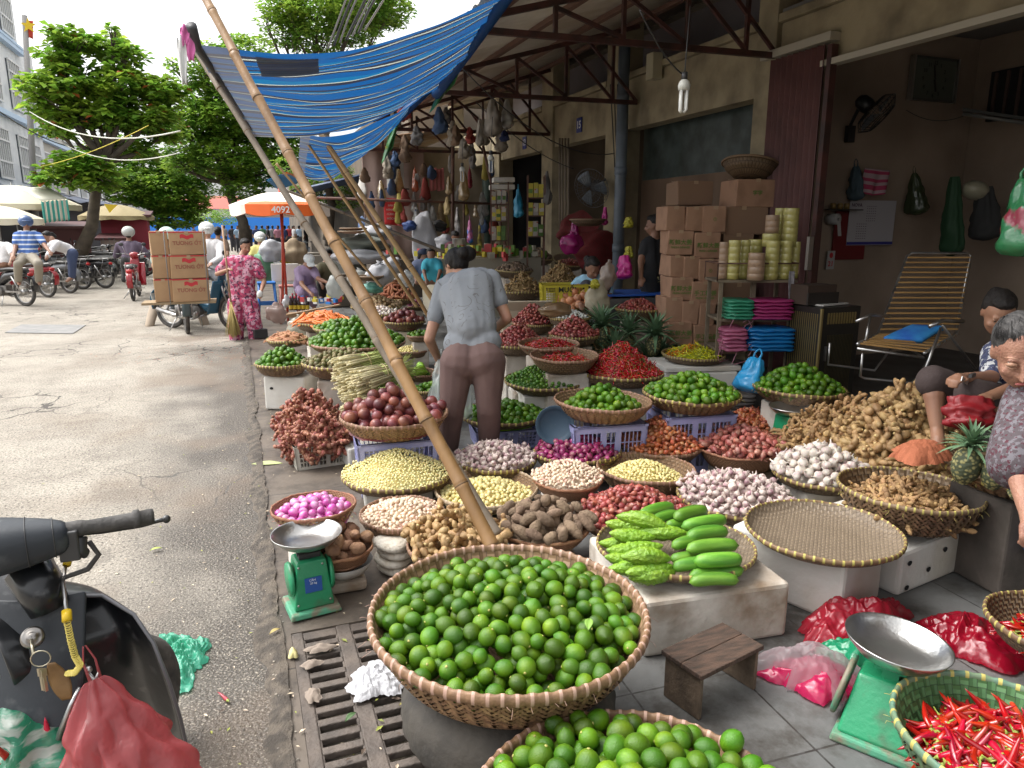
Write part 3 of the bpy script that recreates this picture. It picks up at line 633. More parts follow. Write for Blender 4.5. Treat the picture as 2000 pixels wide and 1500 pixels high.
KD={'lime':(g_lime,3,[LIME,LIMETIP],.048,'r'),'calamansi':(g_calam,2,[M('calamansi_skin',(.04,.125,.012),.4,(.10,.21,.015),30,.1,500,rand=.4)],.029,'r'),'garlic_bulb':(g_garlic,6,[M('garlic_skin',(.60,.54,.47),.55,(.46,.30,.32),30,.35,90,rand=.16,detail=3,ramp=(.50,.72),stretch=(1,1,.25),sss=.1)],.043,'u'),'small_garlic':(g_garlic_s,6,[M('purple_garlic_skin',(.58,.48,.43),.6,(.34,.18,.21),26,.4,120,rand=.24,ramp=(.48,.66),stretch=(1,1,.3))],.035,'u'),'peeled_clove':(g_clove,4,[M('peeled_clove',(.80,.72,.36),.38,(.70,.58,.22),40,.05,90,rand=.12,sss=.1)],.0175,'f'),'chopped_clove':(g_clove_s,4,[M('pale_clove',(.82,.76,.40),.4,(.72,.62,.26),40,0,rand=.12,sss=.1)],.0155,'f'),'unpeeled_clove':(g_clove,5,[M('clove_skin',(.74,.60,.44),.5,(.62,.36,.28),24,.3,120,rand=.2,ramp=(.5,.66))],.0175,'f'),'shallot':(g_shallot,5,[M('shallot_skin',(.29,.065,.05),.32,(.44,.20,.14),30,.2,90,rand=.34,ramp=(.5,.7),stretch=(1,1,.3))],.030,'r'),'orange_shallot':(g_shallot,5,[M('orange_shallot_skin',(.38,.10,.035),.32,(.50,.25,.13),30,.2,90,rand=.36,ramp=(.5,.68),stretch=(1,1,.3))],.028,'r'),'pink_shallot':(g_onion,5,[M('pink_shallot_skin',(.40,.125,.095),.4,(.50,.28,.21),26,.25,90,rand=.26,ramp=(.5,.68),stretch=(1,1,.3))],.038,'r'),'purple_onion':(g_onion,5,[M('purple_onion_skin',(.26,.022,.10),.25,(.30,.14,.13),22,.15,90,rand=.4,ramp=(.5,.68))],.036,'r'),'bright_onion':(g_sphere(.021,1.,.25,14,9),3,[M('bright_onion_skin',(.52,.085,.34),.22,(.70,.36,.56),16,.1,60,rand=.18,ramp=(.42,.62),stretch=(1,1,.25))],.038,'r'),'big_onion':(g_sphere(.042,.88,.3,14,9),2,[M('brown_onion_skin',(.52,.20,.085),.32,(.60,.32,.17),9,.1,60,rand=.2)],.075,'r'),'white_onion':(g_sphere(.017,.9),2,[M('white_onion_skin',(.70,.70,.64),.4,rand=.12)],.033,'r'),'chilli':(g_chilli,6,[M('chilli_red',(.46,.010,.008),.22,(.34,.006,.006),9,0,rand=.34,spec=.6,coat=.2),GST],.0165,'c'),'yellow_chilli':(g_chilli,6,[M('chilli_yellow',(.50,.50,.02),.25,(.52,.16,.01),6,0,rand=.3,ramp=(.52,.62)),GST],.019,'c'),'large_chilli':(g_bigchilli,6,[M('big_chilli_red',(.42,.006,.006),.16,(.30,.004,.004),7,.04,60,rand=.3,spec=.6,coat=.35),M('big_chilli_stem',(.28,.34,.06),.5)],.022,'c'),'ginger_root':(g_ginger,7,[M('ginger_skin',(.43,.28,.125),.6,(.27,.155,.065),16,.5,60,rand=.22,ramp=(.42,.68)),M('ginger_cut',(.62,.50,.22),.6)],.050,'f'),'galangal_root':(lambda k:g_ginger(k+11,.98,7,1.15),7,[M('galangal_skin',(.25,.060,.045),.55,(.36,.17,.10),26,.5,90,rand=.3),M('galangal_cut',(.50,.26,.13),.6)],.036,'r'),'turmeric_root':(g_turmeric,6,[M('turmeric_skin',(.40,.25,.11),.75,(.27,.16,.07),26,.5,90,rand=.25),M('turmeric_cut',(.5,.28,.06),.6)],.029,'f'),'taro_root':(g_taro,6,[M('taro_skin',(.26,.18,.12),.9,(.17,.115,.075),22,.8,90,rand=.2)],.058,'f'),'yam_root':(g_taro,5,[M('yam_skin',(.36,.20,.11),.8,(.24,.13,.08),18,.8,70,rand=.2)],.060,'f'),'passion_fruit':(g_sphere(.036,.98,0,18,12),2,[M('passion_skin',(.14,.035,.038),.34,(.24,.075,.045),7,.15,260,rand=.42,ramp=(.42,.68))],.067,'r'),'green_nut':(g_sphere(.020,.95),2,[M('nut_skin',(.20,.14,.065),.6,(.12,.13,.035),14,.3,120,rand=.35)],.038,'r'),'potato':(g_potato(.024,1.2),5,[M('potato_skin',(.42,.30,.16),.75,(.30,.20,.11),12,.3,60,rand=.2)],.050,'f'),'dark_root':(g_potato(.026,1.3,.5),5,[M('dark_root_skin',(.22,.155,.10),.9,(.13,.09,.06),14,.8,60,rand=.3)],.050,'f'),'brown_root':(g_small_ginger,5,[M('brown_root_skin',(.36,.24,.10),.8,(.22,.14,.06),14,.6,60,rand=.25),M('brown_root_cut',(.42,.30,.12),.7)],.045,'f'),'sweet_potato':(g_sweet,4,[M('sweet_potato_skin',(.34,.125,.06),.75,(.24,.09,.045),14,.4,60,rand=.2)],.055,'f'),'carrot':(g_carrot,4,[M('carrot_skin',(.75,.20,.025),.45,(.6,.16,.03),30,.1,60,rand=.15,stretch=(4,1,1))],.034,'d'),'brown_carrot':(g_carrot,4,[M('dirty_carrot_skin',(.36,.17,.08),.7,rand=.2)],.03,'d'),}
KM={}
def variant(kind,v):
 if(kind,v)not in KM:
  KM[(kind,v)]=KD[kind][0](v)
 return KM[(kind,v)]
ITEMS={k:[]for k in KD}
REST={k:[]for k in KD}
def orient(mode,nrm,rnd):
 if mode=='r':return Euler((rnd.uniform(0,6.28),rnd.uniform(0,6.28),rnd.uniform(0,6.28))).to_matrix()
 if mode=='u':return(Euler((0,0,rnd.uniform(0,6.28))).to_matrix().to_4x4()@Euler((rnd.gauss(0,.75),rnd.gauss(0,.75),0)).to_matrix().to_4x4()).to_3x3()@Euler((0,0,rnd.uniform(0,6.28))).to_matrix()
 q=V3((0,0,1)).rotation_difference(nrm).to_matrix()
 if mode=='f':return q@Euler((rnd.uniform(0,6.28),rnd.gauss(0,.35),rnd.uniform(0,6.28))).to_matrix()if rnd.random()<.5 else q@Euler((rnd.gauss(0,.5),rnd.gauss(0,.4),rnd.uniform(0,6.28))).to_matrix()
 if mode=='c':return Euler((0,0,rnd.uniform(0,6.28))).to_matrix()@Euler((rnd.uniform(0,6.28),rnd.gauss(0,.28),0)).to_matrix()if nrm.z>.97 else q@Euler((0,0,rnd.uniform(0,6.28))).to_matrix()@Euler((rnd.uniform(0,6.28),rnd.gauss(0,.3),0)).to_matrix()
 if mode=='d':return q@Euler((rnd.uniform(0,6.28),rnd.gauss(0,.1),2.4+rnd.gauss(0,.25))).to_matrix()
def pile(kind,c,z0,Rh,Hh,key,pw=1.6,layers=2,seed=0,off=(0,0),sc_=1.,rough=.004,sqx=1.,sqy=1.,rz=0.,spacing=None,clip=None):
 """heap of produce: surface z0 + Hh*(1-(r/Rh)^pw); layer 0 is the visible one"""
 g,nv,mats,sp,mode=KD[kind];sp=(spacing or sp)*sc_;rnd=random.Random(seed+hash(len(key))+ord(key[0])*3+ord(key[-1]))
 cx,cy=c[0],c[1];ca,sa=math.cos(rz),math.sin(rz)
 for L in range(layers):
  pts=[];tries=int(7*(Rh/sp)**2*3.2);cell={}
  for _ in range(tries):
   r=Rh*math.sqrt(rnd.random());a=rnd.uniform(0,6.283);x,y=r*math.cos(a),r*math.sin(a)
   f=1-(math.hypot(x+off[0]*(1-r/Rh),y+off[1]*(1-r/Rh))/Rh)**pw;z=Hh*max(f,-.2)-L*sp*.78+rnd.uniform(-rough,rough)+.3*sp*noise.noise(V3((x*9,y*9,seed)))
   ck=(int(x//sp),int(y//sp));ok=True
   for i in(-1,0,1):
    for j in(-1,0,1):
     for q in cell.get((ck[0]+i,ck[1]+j),()):
      if(q[0]-x)**2+(q[1]-y)**2+(q[2]-z)**2<(sp*.93)**2:ok=False;break
     if not ok:break
    if not ok:break
   if ok:cell.setdefault(ck,[]).append((x,y,z));pts.append((x,y,z,r))
  for x,y,z,r in pts:
   if clip:
    Rr_,dp_,sx0,sy0,z0r=clip;rr_=math.hypot(x+sx0,y+sy0);Rb_=Rr_*(.62 if dp_>.08 else .86)
    if rr_>Rr_*1.01:continue
    s_=max(0,(rr_+sp*.42-Rb_)/(Rr_-Rb_));floor_=-dp_+dp_*min(s_,1.15)**2.0+sp*.40
    if z0+z-z0r<floor_:
     if L:continue
     z=floor_+z0r-z0
   sl=Hh*pw*(max(r,1e-4)/Rh)**(pw-1)/Rh;nrm=V3((x/max(r,1e-4)*sl,y/max(r,1e-4)*sl,1)).normalized()
   X,Y=(x*ca*sqx-y*sa*sqy),(x*sa*sqx+y*ca*sqy)
   p=V3((cx+X,cy+Y,z0+z));px,py,d=proj(p)
   m=Matrix.Translation(p)@orient(mode,nrm,rnd).to_4x4()@Matrix.Scale(sc_*rnd.uniform(.84,1.14),4)@Matrix.Diagonal((rnd.uniform(.93,1.05),rnd.uniform(.93,1.05),rnd.uniform(.95,1.1),1))
   view=(V3((0,0,H))-p).normalized();vis=L==0 and-30<px<2030 and-30<py<1530 and nrm.dot(view)>.05 and d>.3
   v=rnd.randrange(nv)
   if vis:ITEMS[kind].append((sp/d,v,m,key))
   else:REST[kind].append((v,m,key))
def mound(kind,c,z0,Rh,Hh,pw=1.6,sink=.9,sqx=1.,sqy=1.,rz=0.,seed=0):
 """solid heart of a heap, one item below the surface"""
 sp=KD[kind][3];b=MB();ca,sa=math.cos(rz),math.sin(rz);vs=[];fs=[];n=40;m=14
 for i in range(m+1):
  r=Rh*1.0*i/m
  for k in range(n):
   a=2*math.pi*k/n;x,y=r*math.cos(a),r*math.sin(a)
   z=Hh*(1-(r/Rh)**pw)-sp*sink+sp*.4*noise.noise(V3((x/sp*.6,y/sp*.6,seed)))
   vs.append((c[0]+x*ca*sqx-y*sa*sqy,c[1]+x*sa*sqx+y*ca*sqy,z0+z))
 for i in range(m):
  for k in range(n):fs.append((i*n+k,i*n+(k+1)%n,(i+1)*n+(k+1)%n,(i+1)*n+k))
 b.add(vs,fs);REST[kind].append((b,None,''))
 # ------------------------------------------------ basket builder
cane=M('cane_rim',(.27,.155,.085),.55,(.17,.095,.05),30,.3,80);bandY=M('yellow_binding',(.52,.46,.13),.6,(.40,.34,.09),30);bandP=M('pink_binding',(.56,.36,.28),.6,(.42,.26,.2),40);bandPd=M('dull_pink_binding',(.36,.20,.15),.6);greencane=M('green_cane',(.10,.20,.14),.55,(.16,.22,.12),20);paleb=M('pale_binding',(.50,.40,.28),.6)
redb=M('red_binding',(.38,.09,.06),.6);strip=M('bamboo_strip',(.34,.205,.105),.55,(.20,.115,.058),26,.2,80,rand=.25);stripd=M('dark_bamboo_strip',(.22,.135,.07),.55,(.13,.08,.045),26,.2,80,rand=.25);stripg=M('green_bamboo_strip',(.08,.16,.08),.5,(.13,.18,.08),20,.1,rand=.2)
W1=weave_mat('bamboo_weave',(.17,.10,.052),(.29,.18,.095),90,9);W2=weave_mat('dark_weave',(.10,.062,.034),(.19,.125,.065),90,9);W3=weave_mat('tray_weave',(.15,.11,.075),(.26,.20,.135),46,46,twill=True,flat=True);W4=weave_mat('green_weave',(.05,.14,.05),(.09,.20,.07),70,9);W5=weave_mat('fine_weave',(.26,.12,.06),(.37,.19,.10),150,18)
STY={'pink':(cane,bandP,W1,strip,72,.62,.019),'green':(greencane,bandY,W4,stripg,40,.6,.015),'yel':(M('brown_cane',(.20,.12,.06),.55,(.14,.08,.045),20),bandY,W2,stripd,44,.5,.013),'dark':(M('dark_cane',(.20,.13,.075),.6),bandY,W2,stripd,60,.8,.012),'tray':(M('tray_cane',(.19,.115,.06),.55),bandY,W3,stripd,56,.55,.012),'pinkd':(cane,bandPd,W1,strip,52,.45,.013),'red':(strip,redb,W5,strip,200,.5,.009),'pale':(M('pale_cane',(.38,.28,.18),.6),paleb,W1,strip,52,.5,.013)}
def tiltm(c,tilt):
 return Matrix.Translation(c)@tilt.to_matrix().to_4x4()@Matrix.Translation(-V3(c))if tilt else Matrix()
BPOS={}
def basket(key,label,tilt=None,near=False,group=None,name='woven_basket'):
 cx,cy,hw,Rr,dp,st,sup=BK[key];d=F*Rr/hw;c=at_d(cx,cy,d);rimm,bandm,wm,sm_,nb,frac,tr=STY[st]
 zb=c.z-dp
 if zb<.045:dp=c.z-.03;zb=.03
 BPOS[key]=(c,Rr,dp,zb);T=tiltm(c,tilt)
 t=thing(name,label,'tray' if st=='tray' else 'basket',(c.x,c.y,zb),group)
 rs=random.Random(len(key)*7+ord(key[0]));ovx=1+rs.uniform(-.035,.035)
 if not tilt and key not in('big_lime','front_lime','chilli_front'):tilt=Euler((rs.uniform(-.025,.035),rs.uniform(-.025,.025),0));T=tiltm(c,tilt)
 Rb=Rr*(.62 if dp>.08 else .86);n=96 if near else 64
 def prof(f):
  pr=[(0.001,0),(Rb*.5,0),(Rb*.92,.004),(Rb,.012)]
  return pr
 wall=[(lerp(Rb,Rr,s**.62),lerp(.012,dp,s**1.25))for s in np.linspace(0,1,9)]
 inner=[(.001,.006),(Rb*.5,.006),(Rb*.93,.008)]+[(r-.006,z+.004)for r,z in wall]
 q=MB();q.lathe(inner,n,(c.x,c.y,zb),0,T,sx=ovx,sy=2-ovx);q.build('bowl',wm,t)
 q=MB()
 if near:
  ns=int(2*math.pi*Rr/(.026 if near is True else .02));m=16
  for fam in(-1,1):
   for k in range(ns):
    a0=2*math.pi*k/ns;vs=[];fs=[]
    for i in range(m+1):
     s=i/m;r=float(np.interp(s*8,range(9),[w_[0]for w_ in wall]));z=float(np.interp(s*8,range(9),[w_[1]for w_ in wall]))
     a=a0+fam*s*.62;off=.0035*math.cos(math.pi*(s*6.2*ns/60.+(k if fam>0 else k+1)))+.004;hwd=.0068
     rr=r+off;tx,ty=-math.sin(a),math.cos(a)
     for sd in(-1,1):vs.append((c.x+(rr*math.cos(a)+sd*hwd*tx)*ovx,c.y+(rr*math.sin(a)+sd*hwd*ty)*(2-ovx),zb+z+sd*.0))
    fs=[(2*i,2*i+1,2*i+3,2*i+2)for i in range(m)];q.add(vs,fs,0,True,T)
  q.build('lattice',sm_,t)
 else:
  q.lathe([(.001,0),(Rb*.9,0)]+[(r+.002,z)for r,z in wall],n,(c.x,c.y,zb),0,T,sx=ovx,sy=2-ovx);q.build('lattice',wm,t)
  # rim: cane hoop with raised bindings
 N=nb*4;mb=MB();ns=8;vs=[];fs=[];mi=[]
 per=[i%4 for i in range(N)]
 wr=rs.random()
 for i in range(N):
  a=2*math.pi*i/N;b_=per[i];rr=tr*(1.13 if b_ in(1,2)else .97);jz=.0018*math.sin(a*7+wr*9)+.001*math.sin(a*31)
  for k in range(ns):
   ph=2*math.pi*k/ns;rad=Rr+rr*.55*math.cos(ph);vs.append((c.x+rad*math.cos(a)*ovx,c.y+rad*math.sin(a)*(2-ovx),c.z+jz+rr*math.sin(ph)*.95))
 for i in range(N):
  for k in range(ns):fs.append((i*ns+k,((i+1)%N)*ns+k,((i+1)%N)*ns+(k+1)%ns,i*ns+(k+1)%ns));mi.append(1 if per[i]in(1,)or(frac>.55 and per[i]in(1,))else 0)
 mb.add(vs,fs,0,True,T);mb.m=mi;mb.build('rim',[rimm,bandm],t)
 if near:
  q=MB()
  for i in range(26):
   a=rs.uniform(0,6.28);p=V3((c.x+(Rr+.008)*math.cos(a),c.y+(Rr+.008)*math.sin(a),c.z-.012));dr=V3((math.cos(a),math.sin(a),rs.uniform(-.8,.5)))*.02
   q.path([p,p+dr*.6,p+dr+V3((rs.uniform(-.01,.01),rs.uniform(-.01,.01),-.006))],.0007,4)
  q.build('loose_fibres',bandm,t)['kind']='stuff'
 return t
def heap(key,kind,Hh,fr=.9,drop=.01,pw=1.7,layers=1,sc_=1.,off=(0,0),seed=0,fill=True,shift=(0,0),spacing=None):
 c,Rr,dp,zb=BPOS[key];cc=(c.x+shift[0],c.y+shift[1])
 pile(kind,cc,c.z-drop,Rr*fr,Hh,key,pw,layers,seed,off,sc_,spacing=spacing,clip=(Rr,dp,shift[0],shift[1],c.z))
 if fill:mound(kind,cc,c.z-drop,Rr*min(fr,.86),Hh*.93,pw,seed=seed)
 # ================================================================ STALL CONTENTS
B=basket
# --- front row
B('big_lime','biggest wide bamboo basket, full of limes and set on an old tyre',near=True);
heap('big_lime','lime',.10,.92,drop=.032,pw=2.0,layers=3,fill=False,seed=2)
B('front_lime','bamboo basket of large limes cut off by the bottom of the photo',near=True);heap('front_lime','lime',.11,.96,drop=.0,pw=1.8,layers=2,sc_=1.1,seed=4)
B('chilli_front','green rimmed basket of fat red chillies in the bottom right corner',near=True);heap('chilli_front','large_chilli',.06,.69,drop=.06,layers=3,seed=5,fill=True,spacing=.0185,sc_=1.2)
B('chilli_edge','yellow bound basket with red chillies cut by the right edge of the photo');heap('chilli_edge','large_chilli',.03,.62,drop=.05,layers=2)
B('melon','flat bamboo tray holding bitter melons and cucumbers on a stained foam block',tilt=Euler((R(-2),R(0),0)))
B('empty','empty shallow woven bamboo tray lying on white foam blocks')
B('turmeric','dark deep basket of knobbly turmeric on the right foam block',near=True);heap('turmeric','turmeric_root',.07,.74,drop=.065,layers=2,sc_=1.1)
B('garlic_white','shallow basket of large white garlic bulbs in front of the ginger heap');heap('garlic_white','garlic_bulb',.17,1.05,drop=.0,pw=1.5,layers=2,sc_=1.12)
B('garlic_mid','shallow basket of purplish garlic bulbs left of the white garlic');heap('garlic_mid','small_garlic',.13,1.03,drop=.0,pw=1.5,layers=2,sc_=1.08)
B('garlic_up','small red rimmed basket of garlic beside the ginger heap');heap('garlic_up','small_garlic',.09,.98,drop=0,layers=2,sc_=1.1)
B('shal_right','red rimmed basket of big pinkish shallots');heap('shal_right','pink_shallot',.13,1.0,drop=.0,layers=2)
B('shal_orange','basket under a tall heap of orange shallots left of the pinkish shallots');heap('shal_orange','orange_shallot',.19,1.0,drop=0,pw=1.4,layers=2)
B('shal_back','basket of orange shallots right behind the pinkish shallots');heap('shal_back','orange_shallot',.14,1.0,drop=0,pw=1.4,layers=2,seed=3)
B('peeled_mid','deep basket with a small mound of peeled garlic between shallots and onions',near=True);heap('peeled_mid','peeled_clove',.10,.80,drop=.06,pw=1.5,shift=(-.01,-.0))
B('onion_purple','yellow bound basket of dark purple onions');heap('onion_purple','purple_onion',.09,.95,drop=0,layers=2)
B('clove_mid','red rimmed basket of unpeeled garlic cloves in front of the purple onions');heap('clove_mid','unpeeled_clove',.09,1.0,drop=0)
B('garlic_left','shallow basket of purplish garlic by the bent woman\'s foot');heap('garlic_left','small_garlic',.10,.98,drop=0,layers=2,seed=6)
B('peeled_left','round pale rimmed basket of peeled garlic behind the thick bamboo pole',near=True);heap('peeled_left','peeled_clove',.09,.88,drop=.05,pw=1.5,sc_=1.35,seed=1)
B('peeled_big','wide flat basket under the largest heap of bright peeled garlic');heap('peeled_big','chopped_clove',.15,1.0,drop=0,pw=1.35)
B('clove_left','basket of unpeeled garlic cloves resting on stacked white slabs');heap('clove_left','unpeeled_clove',.065,.96,drop=.01,sc_=1.15)
B('onion_bright','small basket of shiny pink onions near the kerb',near=True);heap('onion_bright','bright_onion',.055,.86,drop=.03,layers=2)
B('yam_left','small red rimmed basket of brown yams behind the weighing scale');heap('yam_left','yam_root',.10,.95,drop=0,layers=2)
B('ginger_near','basket buried under pale ginger roots beside the foot of the bamboo pole');heap('ginger_near','ginger_root',.15,1.02,drop=.0,pw=1.4,layers=2,sc_=1.1)
B('taro_near','red rimmed basket of brown taro right of the bamboo pole foot');heap('taro_near','taro_root',.13,1.0,drop=.0,layers=2)
B('shal_near','basket under a broad heap of red shallots behind the cucumbers');heap('shal_near','shallot',.15,1.05,drop=0,pw=1.5,layers=2,sc_=1.05)
# --- raised rows
B('passion','deep bamboo basket of purple passion fruit on a lavender crate',near=True);heap('passion','passion_fruit',.21,.92,drop=.03,pw=1.2,layers=2)
B('lime_behind','yellow bound basket of limes half hidden by the bent woman\'s legs');heap('lime_behind','lime',.08,.9,drop=.01,layers=2)
B('lime_mid','bamboo basket with a small pile of limes on the middle lavender crate',near=True);heap('lime_mid','lime',.13,.72,drop=.03,pw=1.3,layers=2,sc_=.95)
B('lime_right','yellow bound basket of limes on the right lavender crate',near=True);heap('lime_right','lime',.14,.95,drop=.0,pw=1.3,layers=2)
B('lime_far','yellow bound basket of limes in front of the glass cabinet',near=True);heap('lime_far','lime',.17,.92,drop=.0,pw=1.3,layers=2)
B('calamansi','yellow bound basket of tiny green limes beside the bent woman');heap('calamansi','calamansi',.125,.94,drop=0,pw=1.4)
B('red_chilli','yellow bound basket under the tall heap of red chillies');heap('red_chilli','chilli',.24,.93,drop=0,pw=1.15)
B('yellow_chilli','brown basket of yellow chillies on a white foam box by the cartons');heap('yellow_chilli','yellow_chilli',.085,.85,drop=0,pw=1.3)
B('chilli_b1','deep basket with a few chillies, left of the tall red chilli heap');heap('chilli_b1','chilli',.04,.7,drop=.04)
B('chilli_b2','basket of red chillies touching the pineapple crowns');heap('chilli_b2','chilli',.05,.8,drop=.02,seed=4)
B('purple_b','basket of small bright onions showing just right of the bent woman\'s hip');heap('purple_b','bright_onion',.04,.85,drop=.02)
B('shal_b1','basket of red shallots beside the bent woman\'s elbow');heap('shal_b1','shallot',.19,1.0,drop=0,pw=1.3)
B('shal_b2','dark basket of red shallots behind the other shallots by the bent woman');heap('shal_b2','shallot',.19,1.0,drop=0,pw=1.4)
B('shal_b3','basket of red shallots left of the ginger stack and pineapple crowns');heap('shal_b3','shallot',.17,1.0,drop=0,pw=1.3)
B('egg_b','basket of little white onions in front of the big brown onions');heap('egg_b','white_onion',.06,.9,drop=0)
B('shal_b4','deep basket of red shallots at the feet of the woman in black');heap('shal_b4','shallot',.10,.9,drop=0)
B('ging_b1','basket of brown ginger behind the bent woman\'s shoulder');heap('ging_b1','brown_root',.22,.9,drop=0,pw=1.2)
B('taro_b1','dark basket of dusty roots above the brown ginger');heap('taro_b1','dark_root',.10,.9,drop=0)
B('taro_b2','dark basket heaped with dried roots, highest of the back stall');heap('taro_b2','dark_root',.16,.9,drop=0)
B('potato_b','basket of dusty brown roots left of the squatting woman');heap('potato_b','brown_root',.24,.9,drop=0,pw=1.2)
B('shal_tilt','dark basket of small shallots tipped forward behind the squatting woman',tilt=Euler((R(22),0,0)));heap('shal_tilt','shallot',.05,.8,drop=.04,spacing=.035)
B('lime_yel','yellow bound basket of yellowish limes nearest the road',near=True);heap('lime_yel','lime',.15,.9,drop=0,pw=1.3,layers=2)
B('nuts','yellow bound basket of small brownish green fruit behind the lemongrass',near=True);heap('nuts','green_nut',.10,.95,drop=0,pw=1.3,layers=2)
B('limes_l1','widest bamboo basket of limes in the back left rows');heap('limes_l1','lime',.22,.95,drop=0,pw=1.2,layers=2,sc_=1.05)
B('limes_l2','yellow bound basket of limes next to the carrots');heap('limes_l2','lime',.08,.9,drop=0,layers=1)
B('carrot','yellow bound basket of orange carrots');heap('carrot','carrot',.11,1.0,drop=0)
B('carrot_brown','low basket of brown earthy carrots by the sweeper');heap('carrot_brown','brown_carrot',.05,.9,drop=0)
B('passion_b','yellow bound basket of passion fruit in the back rows');heap('passion_b','passion_fruit',.13,.92,drop=0,layers=1)
B('garlic_b','shallow basket of white garlic in the back rows');heap('garlic_b','garlic_bulb',.08,.95,drop=0)
B('potato_l','basket of pale potatoes behind the limes');heap('potato_l','potato',.14,1.0,drop=0)
B('sweet_pot','yellow bound basket stacked with rusty sweet potatoes');heap('sweet_pot','sweet_potato',.26,.95,drop=0,pw=1.2,layers=2)
B('melon_b','low basket of green gourds left of the bent woman\'s thigh');heap('melon_b','lime',.02,.5,drop=.03)
B('lime_b3','small low basket of yellow green limes left of the bent woman');heap('lime_b3','lime',.04,.9,drop=0)
B('peeled_b','small basket of peeled garlic with a pink bag, left of the bent woman\'s waist');heap('peeled_b','peeled_clove',.05,.8,drop=0,sc_=1.3,spacing=.022)
B('onion_sm','small basket of purple onions under the thin bamboo poles');heap('onion_sm','purple_onion',.10,.9,drop=0)
B('lime_b4','little basket of limes glimpsed left of the bent woman\'s elbow');heap('lime_b4','lime',.05,.9,drop=0)
B('pine_r','yellow bound basket of pineapples beside the old woman',near=True)
# upright big onions, loose heaps without a basket
c=at_y(1125,592,6.75);pile('big_onion',c,c.z,.20,.17,'onions in front of the squatting woman',1.3,2,3)
# big ginger heap on a sack at the right
c=V3((3.85,3.25,.05));gc=at_d(1748,892,4.45)
def sack_base(cc,r1,r2,z,lab,col=(.45,.36,.26),nm='sack'):
 b=MB();b.lathe([(.001,0),(r1*.95,0),(r1,z*.3),(r1*.97,z*.8),(r1*.85,z),(.001,z)],40,cc,jitter=.04);return tag(b.build(nm,M('hessian'+str(col[0]),col,.9,tuple(k*.7 for k in col),12,.5,60)),lab,'sack')
sack_base((gc.x,gc.y,.02),.62,.4,max(gc.z-.06,.05),'flattened hessian sack under the big ginger heap on the right')
pile('ginger_root',gc,gc.z-.02,.56,.44,'big heap',1.35,2,9,sc_=1.35,sqy=.70);mound('ginger_root',gc,gc.z-.02,.54,.42,1.35,sqy=.75)
c2=at_d(1655,850,4.6);pile('turmeric_root',c2,c2.z-.06,.40,.26,'turmeric heap',1.3,2,4,sc_=1.35);mound('turmeric_root',c2,c2.z-.06,.38,.24,1.3)
# ginger stack behind the pineapple crowns
c=at_y(1180,700,6.7);pile('ginger_root',c,c.z,.17,.45,'ginger tower',2.2,2,5,sc_=.95);mound('ginger_root',c,c.z,.15,.42,2.2)
# galangal in the two crates is added with the crates
def crate(name,lab,c,sx,sy,h,rz,m,open_top=True,flare=.93,group=None,nx=9,nz=4,banner=None):
 """plastic crate with real slotted walls"""
 t=thing(name,lab,'crate',c,group);th=.012;q=MB();T=Matrix.Translation(c)@Matrix.Rotation(rz,4,'Z')
 def wallp(a,b_,L):
  for s0,s1 in((0,.08),(.46,.54),(.92,1)):
   pa,pb=lerp(-L/2,L/2,s0),lerp(-L/2,L/2,s1);yield('solid',pa,pb)
 for side in range(4):
  L,D=(sx,sy)if side%2==0 else(sy,sx);S=T@Matrix.Rotation(side*math.pi/2,4,'Z')
  def bx(x0,x1,z0,z1,t_=th):
   f0=lerp(flare,1,z0/h);f1=lerp(flare,1,z1/h);y0=-D/2*f0;y1=-D/2*f1
   vs=[(x0*f0,y0,z0),(x1*f0,y0,z0),(x1*f0,y0+t_,z0),(x0*f0,y0+t_,z0),(x0*f1,y1,z1),(x1*f1,y1,z1),(x1*f1,y1+t_,z1),(x0*f1,y1+t_,z1)]
   q.add(vs,[(0,3,2,1),(4,5,6,7),(0,1,5,4),(1,2,6,5),(2,3,7,6),(3,0,4,7)],0,False,S)
  bx(-L/2,L/2,h*.88,h);bx(-L/2,L/2,0,h*.12);bx(-L/2-.004,L/2+.004,h*.96,h*1.0,th*2)
  for a,b_ in((-.5,-.42),(-.14,-.06),(.06,.14),(.42,.5)):bx(L*a,L*b_,h*.121,h*.879)
  for a,b_ in((-.42,-.14),(-.06,.06),(.14,.42)):
   k=max(2,int((b_-a)*nx*2.2))
   for i in range(1,k):x=L*lerp(a,b_,i/k);bx(x-.003,x+.003,h*.121,h*.879,th*.5)
   for j in range(1,nz):z=h*lerp(.12,.88,j/nz);bx(L*a,L*b_,z-.003,z+.003,th*.4)
 q.build('walls',m,t)
 q=MB();q.box((0,0,.01),(sx*flare*.97,sy*flare*.97,.012));q.v=[tuple(T@V3(v))for v in q.v];q.build('base',m,t)
 return t
lav=M('lavender_plastic',(.36,.38,.68),.4,(.30,.31,.52),3,.05,rand=0);wh=M('dirty_white_plastic',(.62,.60,.52),.5,(.42,.38,.31),4,.1);pk=M('faded_pink_plastic',(.62,.20,.20),.5,(.5,.17,.17),4)
for key,lab in(('passion','lavender plastic crate under the passion fruit basket'),('lime_behind','lavender plastic crate behind the bent woman\'s feet'),('lime_mid','lavender plastic crate between the blue dish and the orange shallots'),('lime_right','lavender plastic crate, rightmost under a lime basket')):
 c,Rr,dp,zb=BPOS[key];crate('crate',lab,(c.x,c.y,.025),.50,.36,zb-.03,R(-8 if key!='passion' else-4),lav,group='lavender crates under the baskets')
cw=at_z(632,915,.02);T0=cw+V3((-.01,.17,0))
crate('crate','dirty white plastic crate of galangal standing on the kerb',(T0.x,T0.y,.015),.38,.28,.17,R(6),wh,group='crates of galangal')
crate('crate','faded pink plastic crate of galangal behind the dirty white one',(T0.x-.05,T0.y+.50,.015),.38,.30,.17,R(10),pk,group='crates of galangal')
